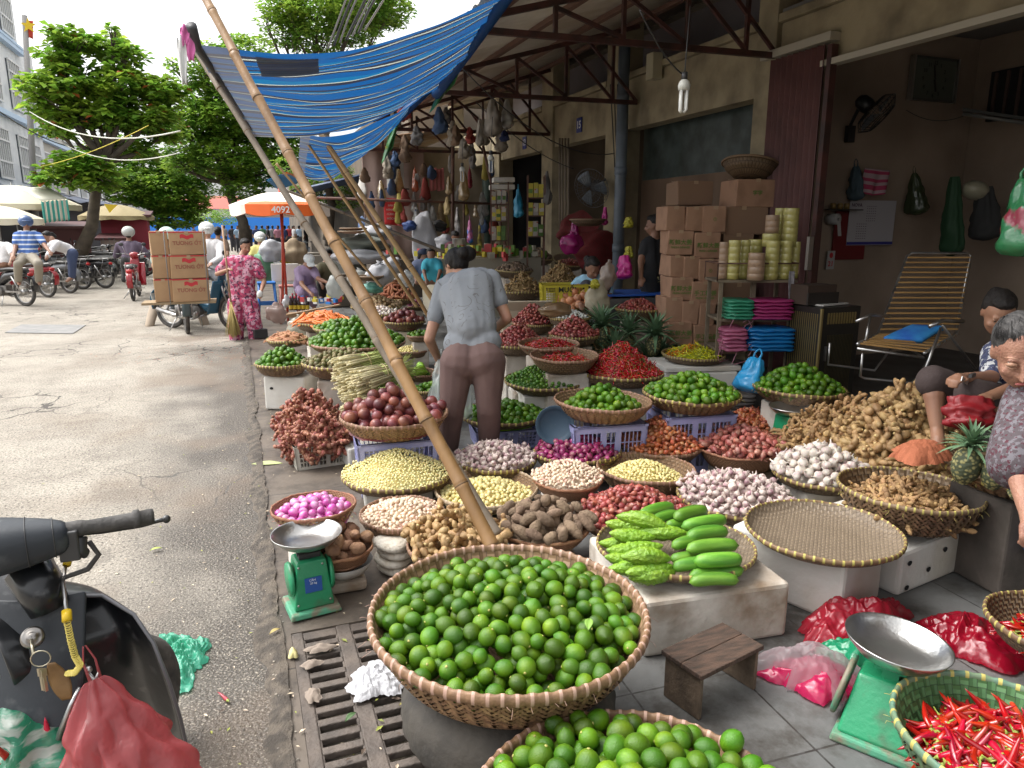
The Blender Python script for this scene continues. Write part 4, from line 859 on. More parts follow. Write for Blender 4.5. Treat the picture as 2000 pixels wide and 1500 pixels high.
for(x,y,s_)in((T0.x,T0.y,8),(T0.x-.02,T0.y+.48,9)):
 pile('galangal_root',(x,y),.16,.21,.17 if s_==8 else .22,'galangal crates',1.5,2,s_,sqy=.85,sc_=1.0);mound('galangal_root',(x,y),.15,.19,.15 if s_==8 else .2,1.5,sqy=.8)
 # ------------------------------------------------ foam boxes, tyre, bin and other supports
foam=M('grubby_foam',(.64,.59,.52),.85,(.25,.18,.12),3.6,.6,26,detail=9,ramp=(.44,.66));foamw=M('white_foam',(.66,.64,.59),.8,(.46,.39,.28),2.2,.4,30,detail=8,ramp=(.5,.8))
hole=MC['painted_void']  # foam dents are coloured black for the shade inside them
def foamblock(lab,poly,z0,z1,m=foam,holes=(),name='foam_block',bev=.018):
 q=MB();q.prism([(p.x,p.y)for p in poly],z0,z1,'z');o=q.build(name,m,bevel=bev);tag(o,lab,'foam block')
 for hx in holes:
  h_=MB();h_.lathe([(.016,0),(.012,-.004),(.001,-.006)],10,(0,0,0));d=facing(hx[0]+V3(hx[1])*.002,hx[1]);h_.v=[tuple(d@V3((v[0],v[1]*.8,v[2]+.004)))for v in h_.v];h_.build('dent',hole,o)
 return o
def quad(c,a,b_,rz):
 ca,sa=math.cos(rz),math.sin(rz);return[V3((c[0]+x*ca-y*sa,c[1]+x*sa+y*ca,0))for x,y in((-a,-b_),(a,-b_),(a,b_),(-a,b_))]
 # under bitter melon tray
mz=BPOS['melon'][3];p1=at_z(1545,1140,mz-.01);p0=at_z(1262,1180,mz-.01);dr=(p1-p0).normalized();pr=V3((-dr.y,dr.x,0))
foamblock('long stained pinkish foam block under the bitter melon tray',[p0,p1,p1+pr*.62,p0+pr*.62],.02,mz-.006)
ez=BPOS['empty'][3];c1=at_z(1652,1106,ez-.01);c0=at_z(1455,1035,ez-.01);e1=(c0-c1).normalized();e2=V3((-e1.y,e1.x,0))*-1;L1=(c0-c1).length
foamblock('bright white foam box under the empty bamboo tray',[c1,c1+e2*.37,c1+e2*.37+e1*L1*1.15,c1+e1*L1*1.15],.02,ez-.006,foamw)
tz=BPOS['turmeric'][3];c3=at_z(1762,1085,tz-.03);c4=at_z(1908,1030,tz-.03);e3=(c4-c3).normalized();e4=V3((-e3.y,e3.x,0))
foamblock('white foam box with dented corners under the turmeric basket',[c3,c4,c4+e4*.55,c3+e4*.55],.02,tz-.02,foamw,[(c3+e3*.06+V3((0,0,-.05)),-e4),(c3+e3*.34+V3((0,0,-.05)),-e4),(c3+e3*.06+V3((0,0,-.17)),-e4),(c3+e3*.22+V3((0,0,-.12)),-e4)])
# auto supports below raised baskets
SL={'garlic_white':'low foam block under the white garlic','garlic_up':'low foam block under the small red rimmed garlic basket','peeled_mid':'foam block under the deep basket of peeled garlic','onion_purple':'foam block under the purple onions','peeled_big':'foam block under the largest peeled garlic heap','onion_bright':'upturned pale bowl stand under the bright pink onions','lime_far':'grey stone block under the limes by the cabinet','calamansi':'white foam box under the tiny green limes','red_chilli':'foam box under the tall heap of red chillies','chilli_b1':'foam box under the deep basket with few chillies','chilli_b2':'foam box under the chillies beside the pineapple crowns','purple_b':'foam block under the bright onions at the bent woman\'s hip'}
for k,v in BK.items():
 if v[6]!='S':continue
 c,Rr,dp,zb=BPOS[k]
 if zb<.07:continue
 h0=.245 if c.x>4.4 else .025
 if zb-h0<.03:continue
 lab=SL.get(k)or 'foam box holding up the '+(next(o['label']for o in sc.objects if o.parent is None and o.get('category')=='basket' and(V3(o.location)-V3((c.x,c.y,zb))).length<.01))
 foamblock(' '.join(lab.split()[:16]),quad((c.x,c.y),Rr*.62,Rr*.5,R(random.Random(k).uniform(-12,12))),h0,zb-.004,foamw if k in('calamansi','red_chilli','peeled_big')else M('step_stone',(.12,.10,.085),.9,(.07,.06,.05),6,.5)if k=='pine_r' else foam,name='foam_box',bev=.012)
c,Rr,dp,zb=BPOS['lime_yel'];a=at_z(518,800,.02);b_=at_z(598,802,.02);pr=V3((-(b_-a).y,(b_-a).x,0)).normalized()
foamblock('white foam box standing on the kerb under the yellowish limes',[a,b_,b_+pr*.42,a+pr*.42],.02,zb-.004,foamw,[(lerp(a,b_,.2)+V3((0,0,.20)),-pr)],name='foam_box')
c,Rr,dp,zb=BPOS['yellow_chilli']
foamblock('foam box with a loose top under the yellow chillies',quad((c.x,c.y),.32,.24,R(-16)),.03,zb-.05,foamw,name='foam_box');foamblock('warped foam sheet between the yellow chillies and their foam box',quad((c.x+.0,c.y),.335,.25,R(-13)),zb-.047,zb-.004,foamw,name='foam_sheet',bev=.008)
foamblock('dirty foam box behind the blue dish, right of the bent woman',quad((at_z(1065,850,.02).x+.12,at_z(1065,850,.02).y+.25),.30,.15,R(-10)),.02,.34,foam,name='foam_box')
foamblock('dirty foam box between the two right lavender crates',quad((at_z(1245,815,.1).x+.15,at_z(1245,815,.1).y+.45),.26,.15,R(-10)),.02,.36,foam,name='foam_box')
# stacked white slabs under the unpeeled cloves
c,Rr,dp,zb=BPOS['clove_left'];sp_=at_z(752,1130,.02)
for i in range(4):
 q=MB();rnd=random.Random(i);q.lathe([(.001,0),(.085,0),(.098,.012),(.096,.028),(.08,.038),(.001,.038)],24,(sp_.x+.07+rnd.uniform(-.01,.01),sp_.y+.08,.022+i*.040),jitter=.07)
 tag(q.build('folded_sack',M('folded_white_sack',(.66,.62,.54),.85,(.42,.36,.28),14,.8,60)),'dirty white sack folded flat, %s of the stack left of the near ginger'%('lowest','second lowest','second highest','topmost')[i],'folded sack','stacked folded sacks')
 # tyre and bin
c,Rr,dp,zb=BPOS['big_lime'];q=MB();h_=zb-.05
n=120;vs=[];fs=[];prof=[(.20,.0),(.27,-.005),(.325,.02),(.345,.06),(.348,h_*.5),(.345,h_-.06),(.325,h_-.02),(.27,h_+.005),(.20,h_)]
for i,(r,z)in enumerate(prof):
 for k in range(n):
  a=2*math.pi*k/n;rr=r+(.0025*math.copysign(1,math.sin(a*30+(i%2)*math.pi))if 2<i<6 else 0);vs.append((c.x+rr*math.cos(a),c.y+rr*math.sin(a),.03+z))
for i in range(len(prof)-1):
 for k in range(n):fs.append((i*n+k,i*n+(k+1)%n,(i+1)*n+(k+1)%n,(i+1)*n+k))
q.add(vs,fs,0,True);tag(q.build('tyre',M('dusty_rubber',(.038,.035,.032),.8,(.085,.075,.062),7,.5,40)),'old dusty lorry tyre lying flat under the biggest lime basket','tyre')
c,Rr,dp,zb=BPOS['front_lime'];tag(MB().lathe([(.001,0),(.24,0),(.25,.01),(.28,zb-.05),(.295,zb-.045),(.295,zb-.01),(.28,zb-.008)],40,(c.x,c.y,.022)).build('plastic_tub',M('blue_grey_plastic',(.06,.09,.13),.45,(.12,.14,.17),6,.1)),'dark blue grey plastic tub under the nearest lime basket','tub')
a=at_z(905,1470,.03);tag(MB().box((a.x+.12,a.y+.06,.05),(.34,.40,.05),R(20)).build('plastic_tray',MC['blue_grey_plastic'],bevel=.01),'worn blue grey plastic tray sticking out between the tyre and the nearest limes','tray')
# cucumbers and bitter melons on the tray
c,Rr,dp,zb=BPOS['melon'];tt=c.z-.015
cuke_m=[M('cucumber_skin',(.15,.34,.035),.35,(.075,.22,.02),10,.25,160,rand=.2,ramp=(.4,.62),stretch=(.6,5,5)),M('c_end',(.5,.5,.2),.5)]
bit_m=M('bitter_melon_skin',(.26,.44,.03),.3,(.18,.37,.02),20,1,85,rand=.14,coat=.2)
bcuk={};bbit={}
def solo(name,mesh_key,gen,mats,M4,lab,cat,group,cache={}):
 if mesh_key not in cache:
  b=gen(mesh_key[1]);o=b.build(name,mats,local=True);cache[mesh_key]=o.data
  V=o.data;bpy.data.objects.remove(o)
 o=bpy.data.objects.new(name,cache[mesh_key]);sc.collection.objects.link(o);o.matrix_world=M4;return tag(o,lab,cat,group)
rnd=random.Random(4)
CK=[(1282,1000,25),(1350,1005,20),(1375,1022,12),(1382,1045,9),(1392,1070,2),(1402,1095,-2),(1400,1118,4),(1330,1018,22),(1336,1042,40),(1345,1062,14),(1350,1085,10),(1352,1105,5),(1395,1136,-4),(1300,1012,25)]
for i,(px,py,ang)in enumerate(CK):
 z=tt+(.075 if i in(1,2,3,4,5)else .03+.02*(i%2));p=at_z(px,py,z)
 solo('cucumber',('cuke',i%4),g_cuke,cuke_m,Matrix.Translation(p)@Euler((rnd.uniform(0,6),0,R(ang-12)+R(0))).to_matrix().to_4x4()@Matrix.Scale(1.08 if i<7 else .92,4)@Matrix.Diagonal((1,1.18,1.18,1)),'green cucumber in the stack on the right half of the melon tray','cucumber','cucumbers on the tray')
BT=[(1255,1020,-38,.1),(1235,1045,-22,.085),(1240,1070,-14,.07),(1262,1090,-18,.09),(1235,1090,-14,.04),(1268,1112,-8,.055),(1222,1060,-12,.03),(1275,1122,-6,.03),(1290,1040,-30,.06),(1225,1028,-30,.04),(1240,1105,-6,.035)]
for i,(px,py,ang,z)in enumerate(BT):
 p=at_z(px,py,tt+z);solo('bitter_melon',('bit',i%4),g_bitter,bit_m,Matrix.Translation(p)@Euler((rnd.uniform(0,6),R(rnd.uniform(-4,8)),R(ang+0))).to_matrix().to_4x4()@Matrix.Scale(1.0,4),'warty bright green bitter melon on the left half of the melon tray','bitter melon','bitter melons on the tray')
 # gourds of the back basket
c,Rr,dp,zb=BPOS['melon_b']
for i in range(8):solo('bitter_melon',('bit',i%4),g_bitter,bit_m,Matrix.Translation((c.x-.03+.012*i,c.y-.13+.035*i,c.z+.02+.02*(i%2)))@Euler((i,0,R(25+i*9))).to_matrix().to_4x4(),'light green gourd in the low basket left of the bent woman','gourd','gourds in the low basket')
# ------------------------------------------------ pineapples
pin_b=M('pineapple_skin',(.34,.31,.13),.65,(.06,.075,.04),62,.5,80,tex='voronoi',ramp=(.28,.55));pin_l=M('pineapple_leaf',(.10,.19,.10),.5,(.16,.26,.14),20,.1)
def pineapple_mesh(k):
 b=MB();n,m=36,30;vs=[];fs=[]
 for i in range(m+1):
  t=i/m;z=.165*t;r=.054*(math.sin(math.pi*min(max(t,.03),.97))**.38)
  for j in range(n):
   a=2*math.pi*j/n;u=a*8/(2*math.pi);v=t*8
   e=abs(math.sin(math.pi*(u+v)))*abs(math.sin(math.pi*(u-v)));vs.append((r*(1+.10*e)*math.cos(a),r*(1+.10*e)*math.sin(a),z))
 for i in range(m):
  for j in range(n):fs.append((i*n+j,i*n+(j+1)%n,(i+1)*n+(j+1)%n,(i+1)*n+j))
 b.add(vs,fs);return b
def crown_mesh(k,s=1.):
 rnd=random.Random(k);b=MB()
 for i in range(46):
  t=i/46;a=i*2.4;L=s*lerp(.13,.10,t)*rnd.uniform(.8,1.15);el=lerp(R(5),R(80),t**.8)+rnd.uniform(-.1,.1);w_=.011*s
  pts=[];
  for j in range(6):
   q=j/5;e2=el-q*lerp(.2,.5,1-t);pts.append(V3((math.cos(a)*math.cos(e2)*L*q,math.sin(a)*math.cos(e2)*L*q,.01*i/46*3+math.sin(e2)*L*q)))
  sd=V3((-math.sin(a),math.cos(a),0));vs=[]
  for j,p in enumerate(pts):ww=w_*(1,.95,.8,.6,.35,.02)[j];vs+=[p-sd*ww+V3((0,0,ww*.5)),p,p+sd*ww+V3((0,0,ww*.5))]
  fs=[]
  for j in range(5):fs+=[(3*j,3*j+1,3*j+4,3*j+3),(3*j+1,3*j+2,3*j+5,3*j+4)]
  b.add(vs,fs)
 return b
def pineapple(loc,rz,tilt,s,lab,grp,big=1.):
 t=thing('pineapple',lab,'pineapple',loc,grp);t.rotation_euler=(tilt,0,rz);t.scale=(s,s,s)
 pineapple_mesh(0).build('fruit',pin_b,t,local=True);q=crown_mesh(int(rz*10),big);q.v=[(x,y,z+.16)for x,y,z in q.v];q.build('crown',pin_l,t,local=True)
c,Rr,dp,zb=BPOS['pine_r']
for i,(px,py,tl,lab)in enumerate(((1880,920,.25,'pineapple leaning at the left of the basket, crown towards the ginger'),(1935,930,.35,'plump pineapple in the middle of the basket by the old woman'),(1975,945,.9,'pineapple lying behind the old woman\'s sleeve'),(2010,905,.2,'pineapple half hidden behind the old woman'))):
 p=at_z(px,py+22,c.z-.02);pineapple(p,.4*i-.5,tl*(.6 if i<2 else 1),1.05,lab,'pineapples in the basket')
for i,(px,py,lab)in enumerate(((1110,690,'pineapple with drooping crown nearest the chilli baskets'),(1175,640,'pineapple behind the red chilli heap, left of the tallest crown'),(1225,655,'pineapple with the tallest crown behind the red chilli heap'),(1275,655,'pineapple with a wide crown beside the cartons'),(1265,705,'pineapple low down right of the red chilli heap'),(1150,668,'pineapple low down left of the red chilli heap'),(1205,690,'pineapple directly behind the red chilli heap'),(1290,700,'pineapple rightmost beside the yellow chillies'))):
 p=at_y(px,py,5.75+.12*(i%3));pineapple(p-V3((0,0,.20)),i*1.1,.12*(i%3-1),1.25,lab,'pineapples behind the red chillies',1.75)
q=MB();a=at_y(1200,700,5.9);q.box((a.x,a.y+.05,(a.z-.1+.02)/2),(.85,.42,a.z-.12),R(-10));tag(q.build('wooden_box',M('old_board',(.25,.18,.12),.8),bevel=.01),'wooden box hidden under the pineapples behind the chillies','box')
# ------------------------------------------------ lemongrass bundles
lgm=M('lemongrass_base',(.62,.55,.34),.6,(.50,.44,.24),30,.2,60,rand=.2);lgg=M('lemongrass_leaf',(.30,.40,.09),.6,(.42,.45,.15),10,0,rand=.25)
def lemongrass(loc,d,L,rad,n,lab,seed):
 rnd=random.Random(seed);t=thing('lemongrass_bundle',lab,'lemongrass',loc,'lemongrass bundles');d=V3(d).normalized();u,v=basis(d);qs=MB();ql=MB()
 for i in range(n):
  r=rad*math.sqrt(rnd.random());a=rnd.uniform(0,6.28);o=(u*math.cos(a)+v*math.sin(a))*r;st=rnd.uniform(-.04,.04)*1.6;p=V3(loc)+o*1.25+d*st
  qs.path([p,p+d*.02,p+d*L*.45-o*.3],[.0075,.0085,.005],5);e=p+d*L*.45-o*.3
  ql.path([e,e+d*L*.35-o*.15,e+d*L*rnd.uniform(.5,.62)+o*.5+V3((0,0,-.03*rnd.random()))],[.0045,.003,.0012],4)
 qs.build('stalks',lgm,t);ql.build('leaves',lgg,t);c_=V3(loc)+d*L*.5
 q=MB();ring=[c_+(u*math.cos(k*.52)+v*math.sin(k*.52))*rad*.95 for k in range(12)];q.path(ring,.004,5,closed=True);q.build('tie',M('straw_tie',(.45,.36,.18),.7),t)
LG=((668,722,5.15,'highest'),(672,757,5.05,'second highest'),(684,790,4.95,'third from the top'),(700,745,4.9,'touching the bamboo pole'),(704,806,4.85,'lowest'))
for i,(px,py,d,lab)in enumerate(LG):
 p=at_d(px,py,d);lemongrass(p,(.80,.26,.12-.04*(i%3)),.40,.075,130,'lemongrass bundle of the stack beside the passion fruit, '+lab,i*2)
p=at_d(690,830,5.0);foamblock('white foam box under the lemongrass',quad((p.x+.16,p.y+.05),.25,.15,R(10)),.02,.16,foamw,name='foam_box')
# ================================================================ write the produce out
NOUN={'big_lime':'on the biggest basket',}
def bdesc(key):
 if key in BPOS:
  c,Rr,dp,zb=BPOS[key]
  for o in sc.objects:
   if o.parent is None and o.get('category')in('basket','tray')and(V3(o.location)-V3((c.x,c.y,zb))).length<.01:return 'in the '+o['label']
 return{'onions in front of the squatting woman':'heaped in front of the squatting woman','big heap':'in the big ginger heap on the right','turmeric heap':'in the long slope left of the big ginger heap','ginger tower':'in the stack behind the pineapple crowns','galangal crates':'in the two crates by the lemongrass'}[key]
COL={'lime':'glossy green','calamansi':'tiny green','garlic_bulb':'large white','small_garlic':'purplish','peeled_clove':'peeled cream','chopped_clove':'pale peeled','unpeeled_clove':'papery','shallot':'dark red','orange_shallot':'orange','pink_shallot':'pinkish','purple_onion':'dark purple','bright_onion':'shiny pink','big_onion':'big brown','white_onion':'little white','chilli':'thin red','yellow_chilli':'thin yellow','large_chilli':'fat red','ginger_root':'knobbly tan','galangal_root':'reddish','turmeric_root':'thin brown','taro_root':'rough brown','yam_root':'ridged brown','passion_fruit':'purple','green_nut':'small brownish','potato':'pale','dark_root':'dusty','brown_root':'knobbly brown','sweet_potato':'rusty','carrot':'orange','brown_carrot':'earthy'}
NM={'calamansi':'small_lime','small_garlic':'garlic_bulb','peeled_clove':'garlic_clove','chopped_clove':'garlic_clove','unpeeled_clove':'garlic_clove','orange_shallot':'shallot','pink_shallot':'shallot','purple_onion':'onion','bright_onion':'onion','big_onion':'onion','white_onion':'onion','yellow_chilli':'chilli','large_chilli':'chilli','green_nut':'small_fruit','brown_carrot':'carrot','dark_root':'root','brown_root':'root'}
LCACHE={}
PICK={}
for kind in KD:
 for it in ITEMS[kind]:PICK.setdefault(NM.get(kind,kind),[]).append((it[0],kind,it))
CHO={k:set(id(x[2])for x in sorted(v,key=lambda t_:-t_[0])[:300])for k,v in PICK.items()}
for kind,(g,nv,mats,sp,mode)in KD.items():
 nm=NM.get(kind,kind)
 ind=[i for i in ITEMS[kind]if id(i)in CHO[nm]];rest=[(i[1],i[2],i[3])for i in ITEMS[kind]if id(i)not in CHO[nm]]+REST[kind];noun=nm.replace('_',' ');meshes={}
 for v in range(nv):
  b=variant(kind,v);o=b.build(nm,mats,local=True);meshes[v]=o.data;bpy.data.objects.remove(o)
 for _,v,m,key in ind:
  o=bpy.data.objects.new(nm,meshes[v]);sc.collection.objects.link(o);o.matrix_world=m
  if(kind,key)not in LCACHE:LCACHE[(kind,key)]=' '.join((COL[kind]+' '+noun+' '+bdesc(key)).split()[:16])
  tag(o,LCACHE[(kind,key)],noun.split()[-1]if noun.split()[-1]not in('root','bulb','clove')else noun,COL[kind]+' '+noun+'s '+' '.join(bdesc(key).split()[:9]))
 if rest:
  Vs=[];Fs=[];Ms=[];off=0
  np_={}
  for v in range(nv):
   b=variant(kind,v);A=np.array(b.v);np_[v]=(A,b.f,b.m)
  for v,m,k in rest:
   if m is None:A,f_,mi_=np.array(v.v),v.f,v.m
   else:
    A0,f_,mi_=np_[v];mm=np.array(m);A=A0@mm[:3,:3].T+mm[:3,3]
   Vs.append(A);Fs+=[tuple(i+off for i in q_)for q_ in f_];Ms+=mi_;off+=len(A)
  me=bpy.data.meshes.new('heaped_'+nm+'s');A=np.concatenate(Vs)
  me.from_pydata(A.tolist(),[],Fs);me.materials.append(mats[0]);
  if len(mats)>1:me.materials.append(mats[1])
  me.polygons.foreach_set('material_index',Ms);me.polygons.foreach_set('use_smooth',[True]*len(Fs));me.update()
  o=bpy.data.objects.new('heaped_'+nm+'s',me);sc.collection.objects.link(o)
  stuff(o,'the many other %s %ss lower in the heaps and further off'%(COL[kind],noun),noun+'s')
 print(kind,len(ind),len(rest))
 # ================================================================ STREET SIDE
leafA=M('almond_leaf',(.15,.31,.035),.45,(.32,.47,.06),1.3,.0,rand=.45,ramp=(.4,.65));leafB=M('fine_leaf',(.14,.30,.04),.5,(.30,.45,.06),1.6,0,rand=.4,ramp=(.4,.62))
def translucent(m,f=.35):
 n=m.node_tree.nodes;l=m.node_tree.links;b=n['Principled BSDF'];t=n.new('ShaderNodeBsdfTranslucent');x=n.new('ShaderNodeMixShader');x.inputs[0].default_value=f
 lk=[k for k in l if k.to_socket==b.inputs['Base Color']]
 if lk:l.new(lk[0].from_socket,t.inputs[0])
 else:t.inputs[0].default_value=b.inputs['Base Color'].default_value
 l.new(b.outputs[0],x.inputs[1]);l.new(t.outputs[0],x.inputs[2]);l.new(x.outputs[0],n['Material Output'].inputs[0]);return m
translucent(leafA,.5);translucent(leafB,.5);leafR=M('old_red_leaf',(.40,.10,.03),.5)
bark=M('bark',(.13,.105,.08),.9,(.08,.065,.05),5,.6,30)
def leaf_crown(b,blobs,nl,L,wd,seed,shell=.55,clump=0,red=0.):
 rnd=random.Random(seed);rs=np.random.RandomState(seed);tot=sum(r[0]*r[1]*r[2]for _,r in blobs);vs=[];fs=[];mi=[]
 for c,r in blobs:
  k=int(nl*r[0]*r[1]*r[2]/tot)
  cl=[]
  for _ in range(max(1,k//max(clump,1))):
   while True:
    d=V3(rs.normal(size=3)).normalized();f=shell+(1-shell)*rnd.random()**.7
    p=V3((c[0]+d.x*r[0]*f,c[1]+d.y*r[1]*f,c[2]+d.z*r[2]*f*(1 if d.z>0 else .8)))
    if noise.noise(p*(1.6/max(.6,min(r))))>-.12 or rnd.random()<.12:break
   for j in range(max(clump,1)):
    a=rnd.uniform(0,6.28);el=rnd.uniform(-.5,.45);dr=V3((math.cos(a)*math.cos(el),math.sin(a)*math.cos(el),math.sin(el)))
    q=p+(dr*L*.1 if clump>1 else V3(rs.normal(size=3))*.0);s=rnd.uniform(.6,1.15);sd=dr.cross(V3((rnd.uniform(-.4,.4),rnd.uniform(-.4,.4),1))).normalized()*wd*s
    o=len(vs);e=q+dr*L*s+V3((0,0,-.12*L));m_=q+dr*L*s*.6+V3((0,0,.06*L))
    vs+=[q,m_-sd,e,m_+sd];fs.append((o,o+1,o+2,o+3));mi.append(1 if rnd.random()<red else 0)
 b.add(vs,fs,0,False);b.m=mi
def tree(name,lab,base,blobs,nl,L,wd,mat,seed,tr=.16,clump=0,red=0.,shell=.55,fork=.5):
 t=thing(name,lab,'tree',base);base=V3(base);rnd=random.Random(seed);q=MB()
 top=sum((V3(c)for c,r in blobs),V3())/len(blobs);fk=base.lerp(V3((top.x,top.y,base.z+(top.z-base.z)*fork)),1.0)
 pts=[base,base.lerp(fk,.35)+V3((.12,0,0)),base.lerp(fk,.7)+V3((-.05,.05,0)),fk];q.path(pts,[tr*1.25,tr,tr*.85,tr*.7],10)
 for c,r in blobs:
  c=V3(c);m_=fk.lerp(c,.5)+V3((rnd.uniform(-.3,.3),rnd.uniform(-.3,.3),-.2));q.path([fk,m_,c],[tr*.55,tr*.38,tr*.2],7)
  for _ in range(7):
   d=V3([rnd.gauss(0,1)for _ in range(3)]).normalized();e=c+V3((d.x*r[0],d.y*r[1],d.z*r[2]))*.85;s=m_.lerp(c,rnd.uniform(.3,1));q.path([s,s.lerp(e,.5)+V3((0,0,.1)),e],[tr*.17,tr*.1,tr*.05],5)
 q.build('trunk',bark,t);q=MB();leaf_crown(q,blobs,nl,L,wd,seed,shell,clump,red);q.build('crown',[mat,leafR],t)
def blob(px,py,Y,rx,ry,rz=None):c=at_y(px,py,Y);return(c,(rx*.95,ry,(rz or rx*.6)*.8))
Y=25.
tree('almond_tree','broad leaved tree with tiered branches leaning over the parked motorbikes',at_y(152,505,Y),[blob(140,80,Y,.75,.8,.45),blob(205,95,Y+1,.9,.8,.45),blob(245,105,Y,.55,.7,.4),blob(110,110,Y,.7,.8,.4),blob(95,175,Y-.5,.8,.9,.55),blob(150,160,Y,1.0,1,.6),blob(240,165,Y,1.2,1,.7),blob(310,180,Y,.8,.9,.6),blob(105,215,Y,.75,.9,.5),blob(190,225,Y,1.2,1,.7),blob(280,230,Y,1.1,1,.7),blob(120,255,Y-.5,.6,.7,.3),blob(240,290,Y+1,1.2,1,.5),blob(150,320,Y-1,.9,.8,.5),blob(110,350,Y-1,.6,.7,.4),blob(190,350,Y-1,.7,.7,.5),blob(330,260,Y+1,.6,.8,.5),blob(225,60,Y,.3,.4,.2)],10500,.30,.095,leafA,3,.17,7,.02,.45,.62)
tree('shade_tree','dense fine leaved tree behind the bamboo poles',at_y(480,470,31),[blob(430,150,31,1.3,1.5,1.2),blob(480,110,31,1.2,1.4,1.0),blob(400,240,31,1.3,1.5,1.1),blob(470,230,31,1.9,1.8,1.5),blob(540,230,31,1.6,1.6,1.5),blob(370,290,31,1.0,1.2,.9),blob(440,310,31,1.6,1.6,1.2),blob(510,330,31,1.5,1.5,1.1),blob(345,325,31,.6,.8,.5),blob(470,370,31,1.0,1.2,.7),blob(385,190,31,.9,.8,.8),blob(360,250,31,.9,.8,.8),blob(350,130,31,.5,.8,.4),blob(400,100,31,.7,.8,.5),blob(560,300,31,1.5,1.5,1.4)],30000,.21,.07,leafB,8,.2,3)
tree('street_tree','darker round tree low behind the almond tree',at_y(300,480,36),[blob(330,380,36,1.9,1.5,1.2),blob(270,370,36,1.6,1.5,1.1),blob(365,400,36,1.0,1.2,.9),blob(220,340,37,1.4,1.4,1.1),blob(300,330,37,1.4,1.3,1.0),blob(340,430,36,1.3,1.2,.6),blob(370,340,36,1.3,1.2,1.0)],16000,.24,.08,leafB,12,.15,3)
tree('overhead_tree','tall tree whose branches reach over the top of the blue tarpaulin',at_y(640,470,22),[blob(620,30,22,1.3,1.4,.9),blob(560,20,22,.8,1,.6),blob(700,15,22,1.2,1.3,.9),blob(550,75,22,.6,.8,.35),blob(620,80,22,1.0,1,.5),blob(680,60,22,1.0,1,.6),blob(750,20,22,.9,1,.8),blob(520,45,22,.35,.5,.2)],15000,.15,.045,leafB,21,.12,3)
tree('overhead_tree','thin leafy tree glimpsed between the second tarpaulin and the hanging goods',at_y(640,480,24),[blob(640,330,24,.8,1,1.1),blob(600,380,24,.6,.8,.8),blob(670,390,24,.6,.8,.6),blob(560,330,25,.6,.8,.5)],3500,.13,.04,leafB,25,.08,3)
tree('far_tree','small pale tree in front of the blue wall at the street end',at_y(405,445,70),[blob(405,425,70,1.4,1.5,1.0),blob(385,420,74,1.0,1.2,.9),blob(440,425,72,1.3,1.2,1.0)],1800,.22,.08,leafA,31,.1,2)
# ---------------- buildings left and far
whp=M('white_render',(.88,.89,.88),.8,(.6,.62,.63),1,.1);blp=M('pale_blue_paint',(.55,.70,.88),.6);grn=M('green_mesh',(.05,.16,.14),.6);glass=M('dark_glass',(.06,.075,.09),.15)
def house(lab,x0,x1,y0,y1,h,m,floors,extra=None):
 t=thing('town_house',lab,'building',((x0+x1)/2,(y0+y1)/2,0));MB().box(((x0+x1)/2,(y0+y1)/2,h/2),(x1-x0,y1-y0,h)).build('wall',m,t)
 for fl in range(floors):
  z=3.6+fl*3.3
  if z+2>h:break
  MB().box((x1+.12,(y0+y1)/2,z-.45),(.3,y1-y0-.004,.22)).build('cornice',blp,t)
  n=max(1,int((y1-y0)/3.2))
  for i in range(n):
   yc=lerp(y0,y1,(i+.5)/n);wnd=MB().box((x1+.01,yc,z+1.1),(.06,1.9,2.1)).build('window',glass,t)
   q=MB()
   for k in range(7):q.box((x1+.08,yc-.9+k*.3,z+1.1),(.05,.07,2.1))
   for k in(0,.7,1.6,2.1):q.box((x1+.09,yc,z+.05+k),(.06,1.95,.08))
   q.build('grille',white,wnd)
 return t
house('white and pale blue house with barred windows at the left edge',-16,-9.2,33,43.4,14,whp,3)
t=house('tall white house just beyond the blue and white one',-16,-9.6,43.5,48,10.5,whp,2)
q=MB();q.box((-9.3,38,9.9),(.8,10,.12));q.build('balcony',blp,tag(thing('balcony_awning','green netting balcony screen above the blue and white house','balcony',(-9,38,9.9)),'green netting balcony screen above the blue and white house','balcony'));
house('pale house with shutters seen through the almond tree',-17,-10,48.2,58,9.0,M('cream_render',(.55,.52,.45),.8),2)
house('low white house beyond the trees on the left',-18,-10.5,58.2,75,7.5,whp,1)
tag(MB().tube(at_y(72,470,33),at_y(48,30,33),.12,.09,10).build('utility_pole',M('concrete_pole',(.3,.29,.28),.8)),'grey concrete utility pole beside the blue and white house','pole')
# flag
t=thing('flag','small red flag with a yellow star on a pole by the tall white house','flag',at_y(62,60,33));a,b_,c_,d_=[at_y(*p_,33)for p_ in((45,42),(64,40),(64,76),(52,72))]
MB().grid(lambda u,v:a.lerp(b_,u).lerp(d_.lerp(c_,u),v)+V3((0,.05*math.sin(u*8),0)),8,8).build('cloth',M('flag_red',(.62,.05,.02),.6),t,solid=.005)
q=MB();cc=(a+b_+c_+d_)/4+V3((.03,-.14,.1));vs=[cc+V3((math.cos(k*math.pi/5+math.pi/2)*(.28 if k%2==0 else .11),0,math.sin(k*math.pi/5+math.pi/2)*(.28 if k%2==0 else .11)))for k in range(10)];q.add([cc]+vs,[(0,k+1,(k+1)%10+1)for k in range(10)],0,False);q.build('star',M('flag_yellow',(.8,.55,.02),.6),t)
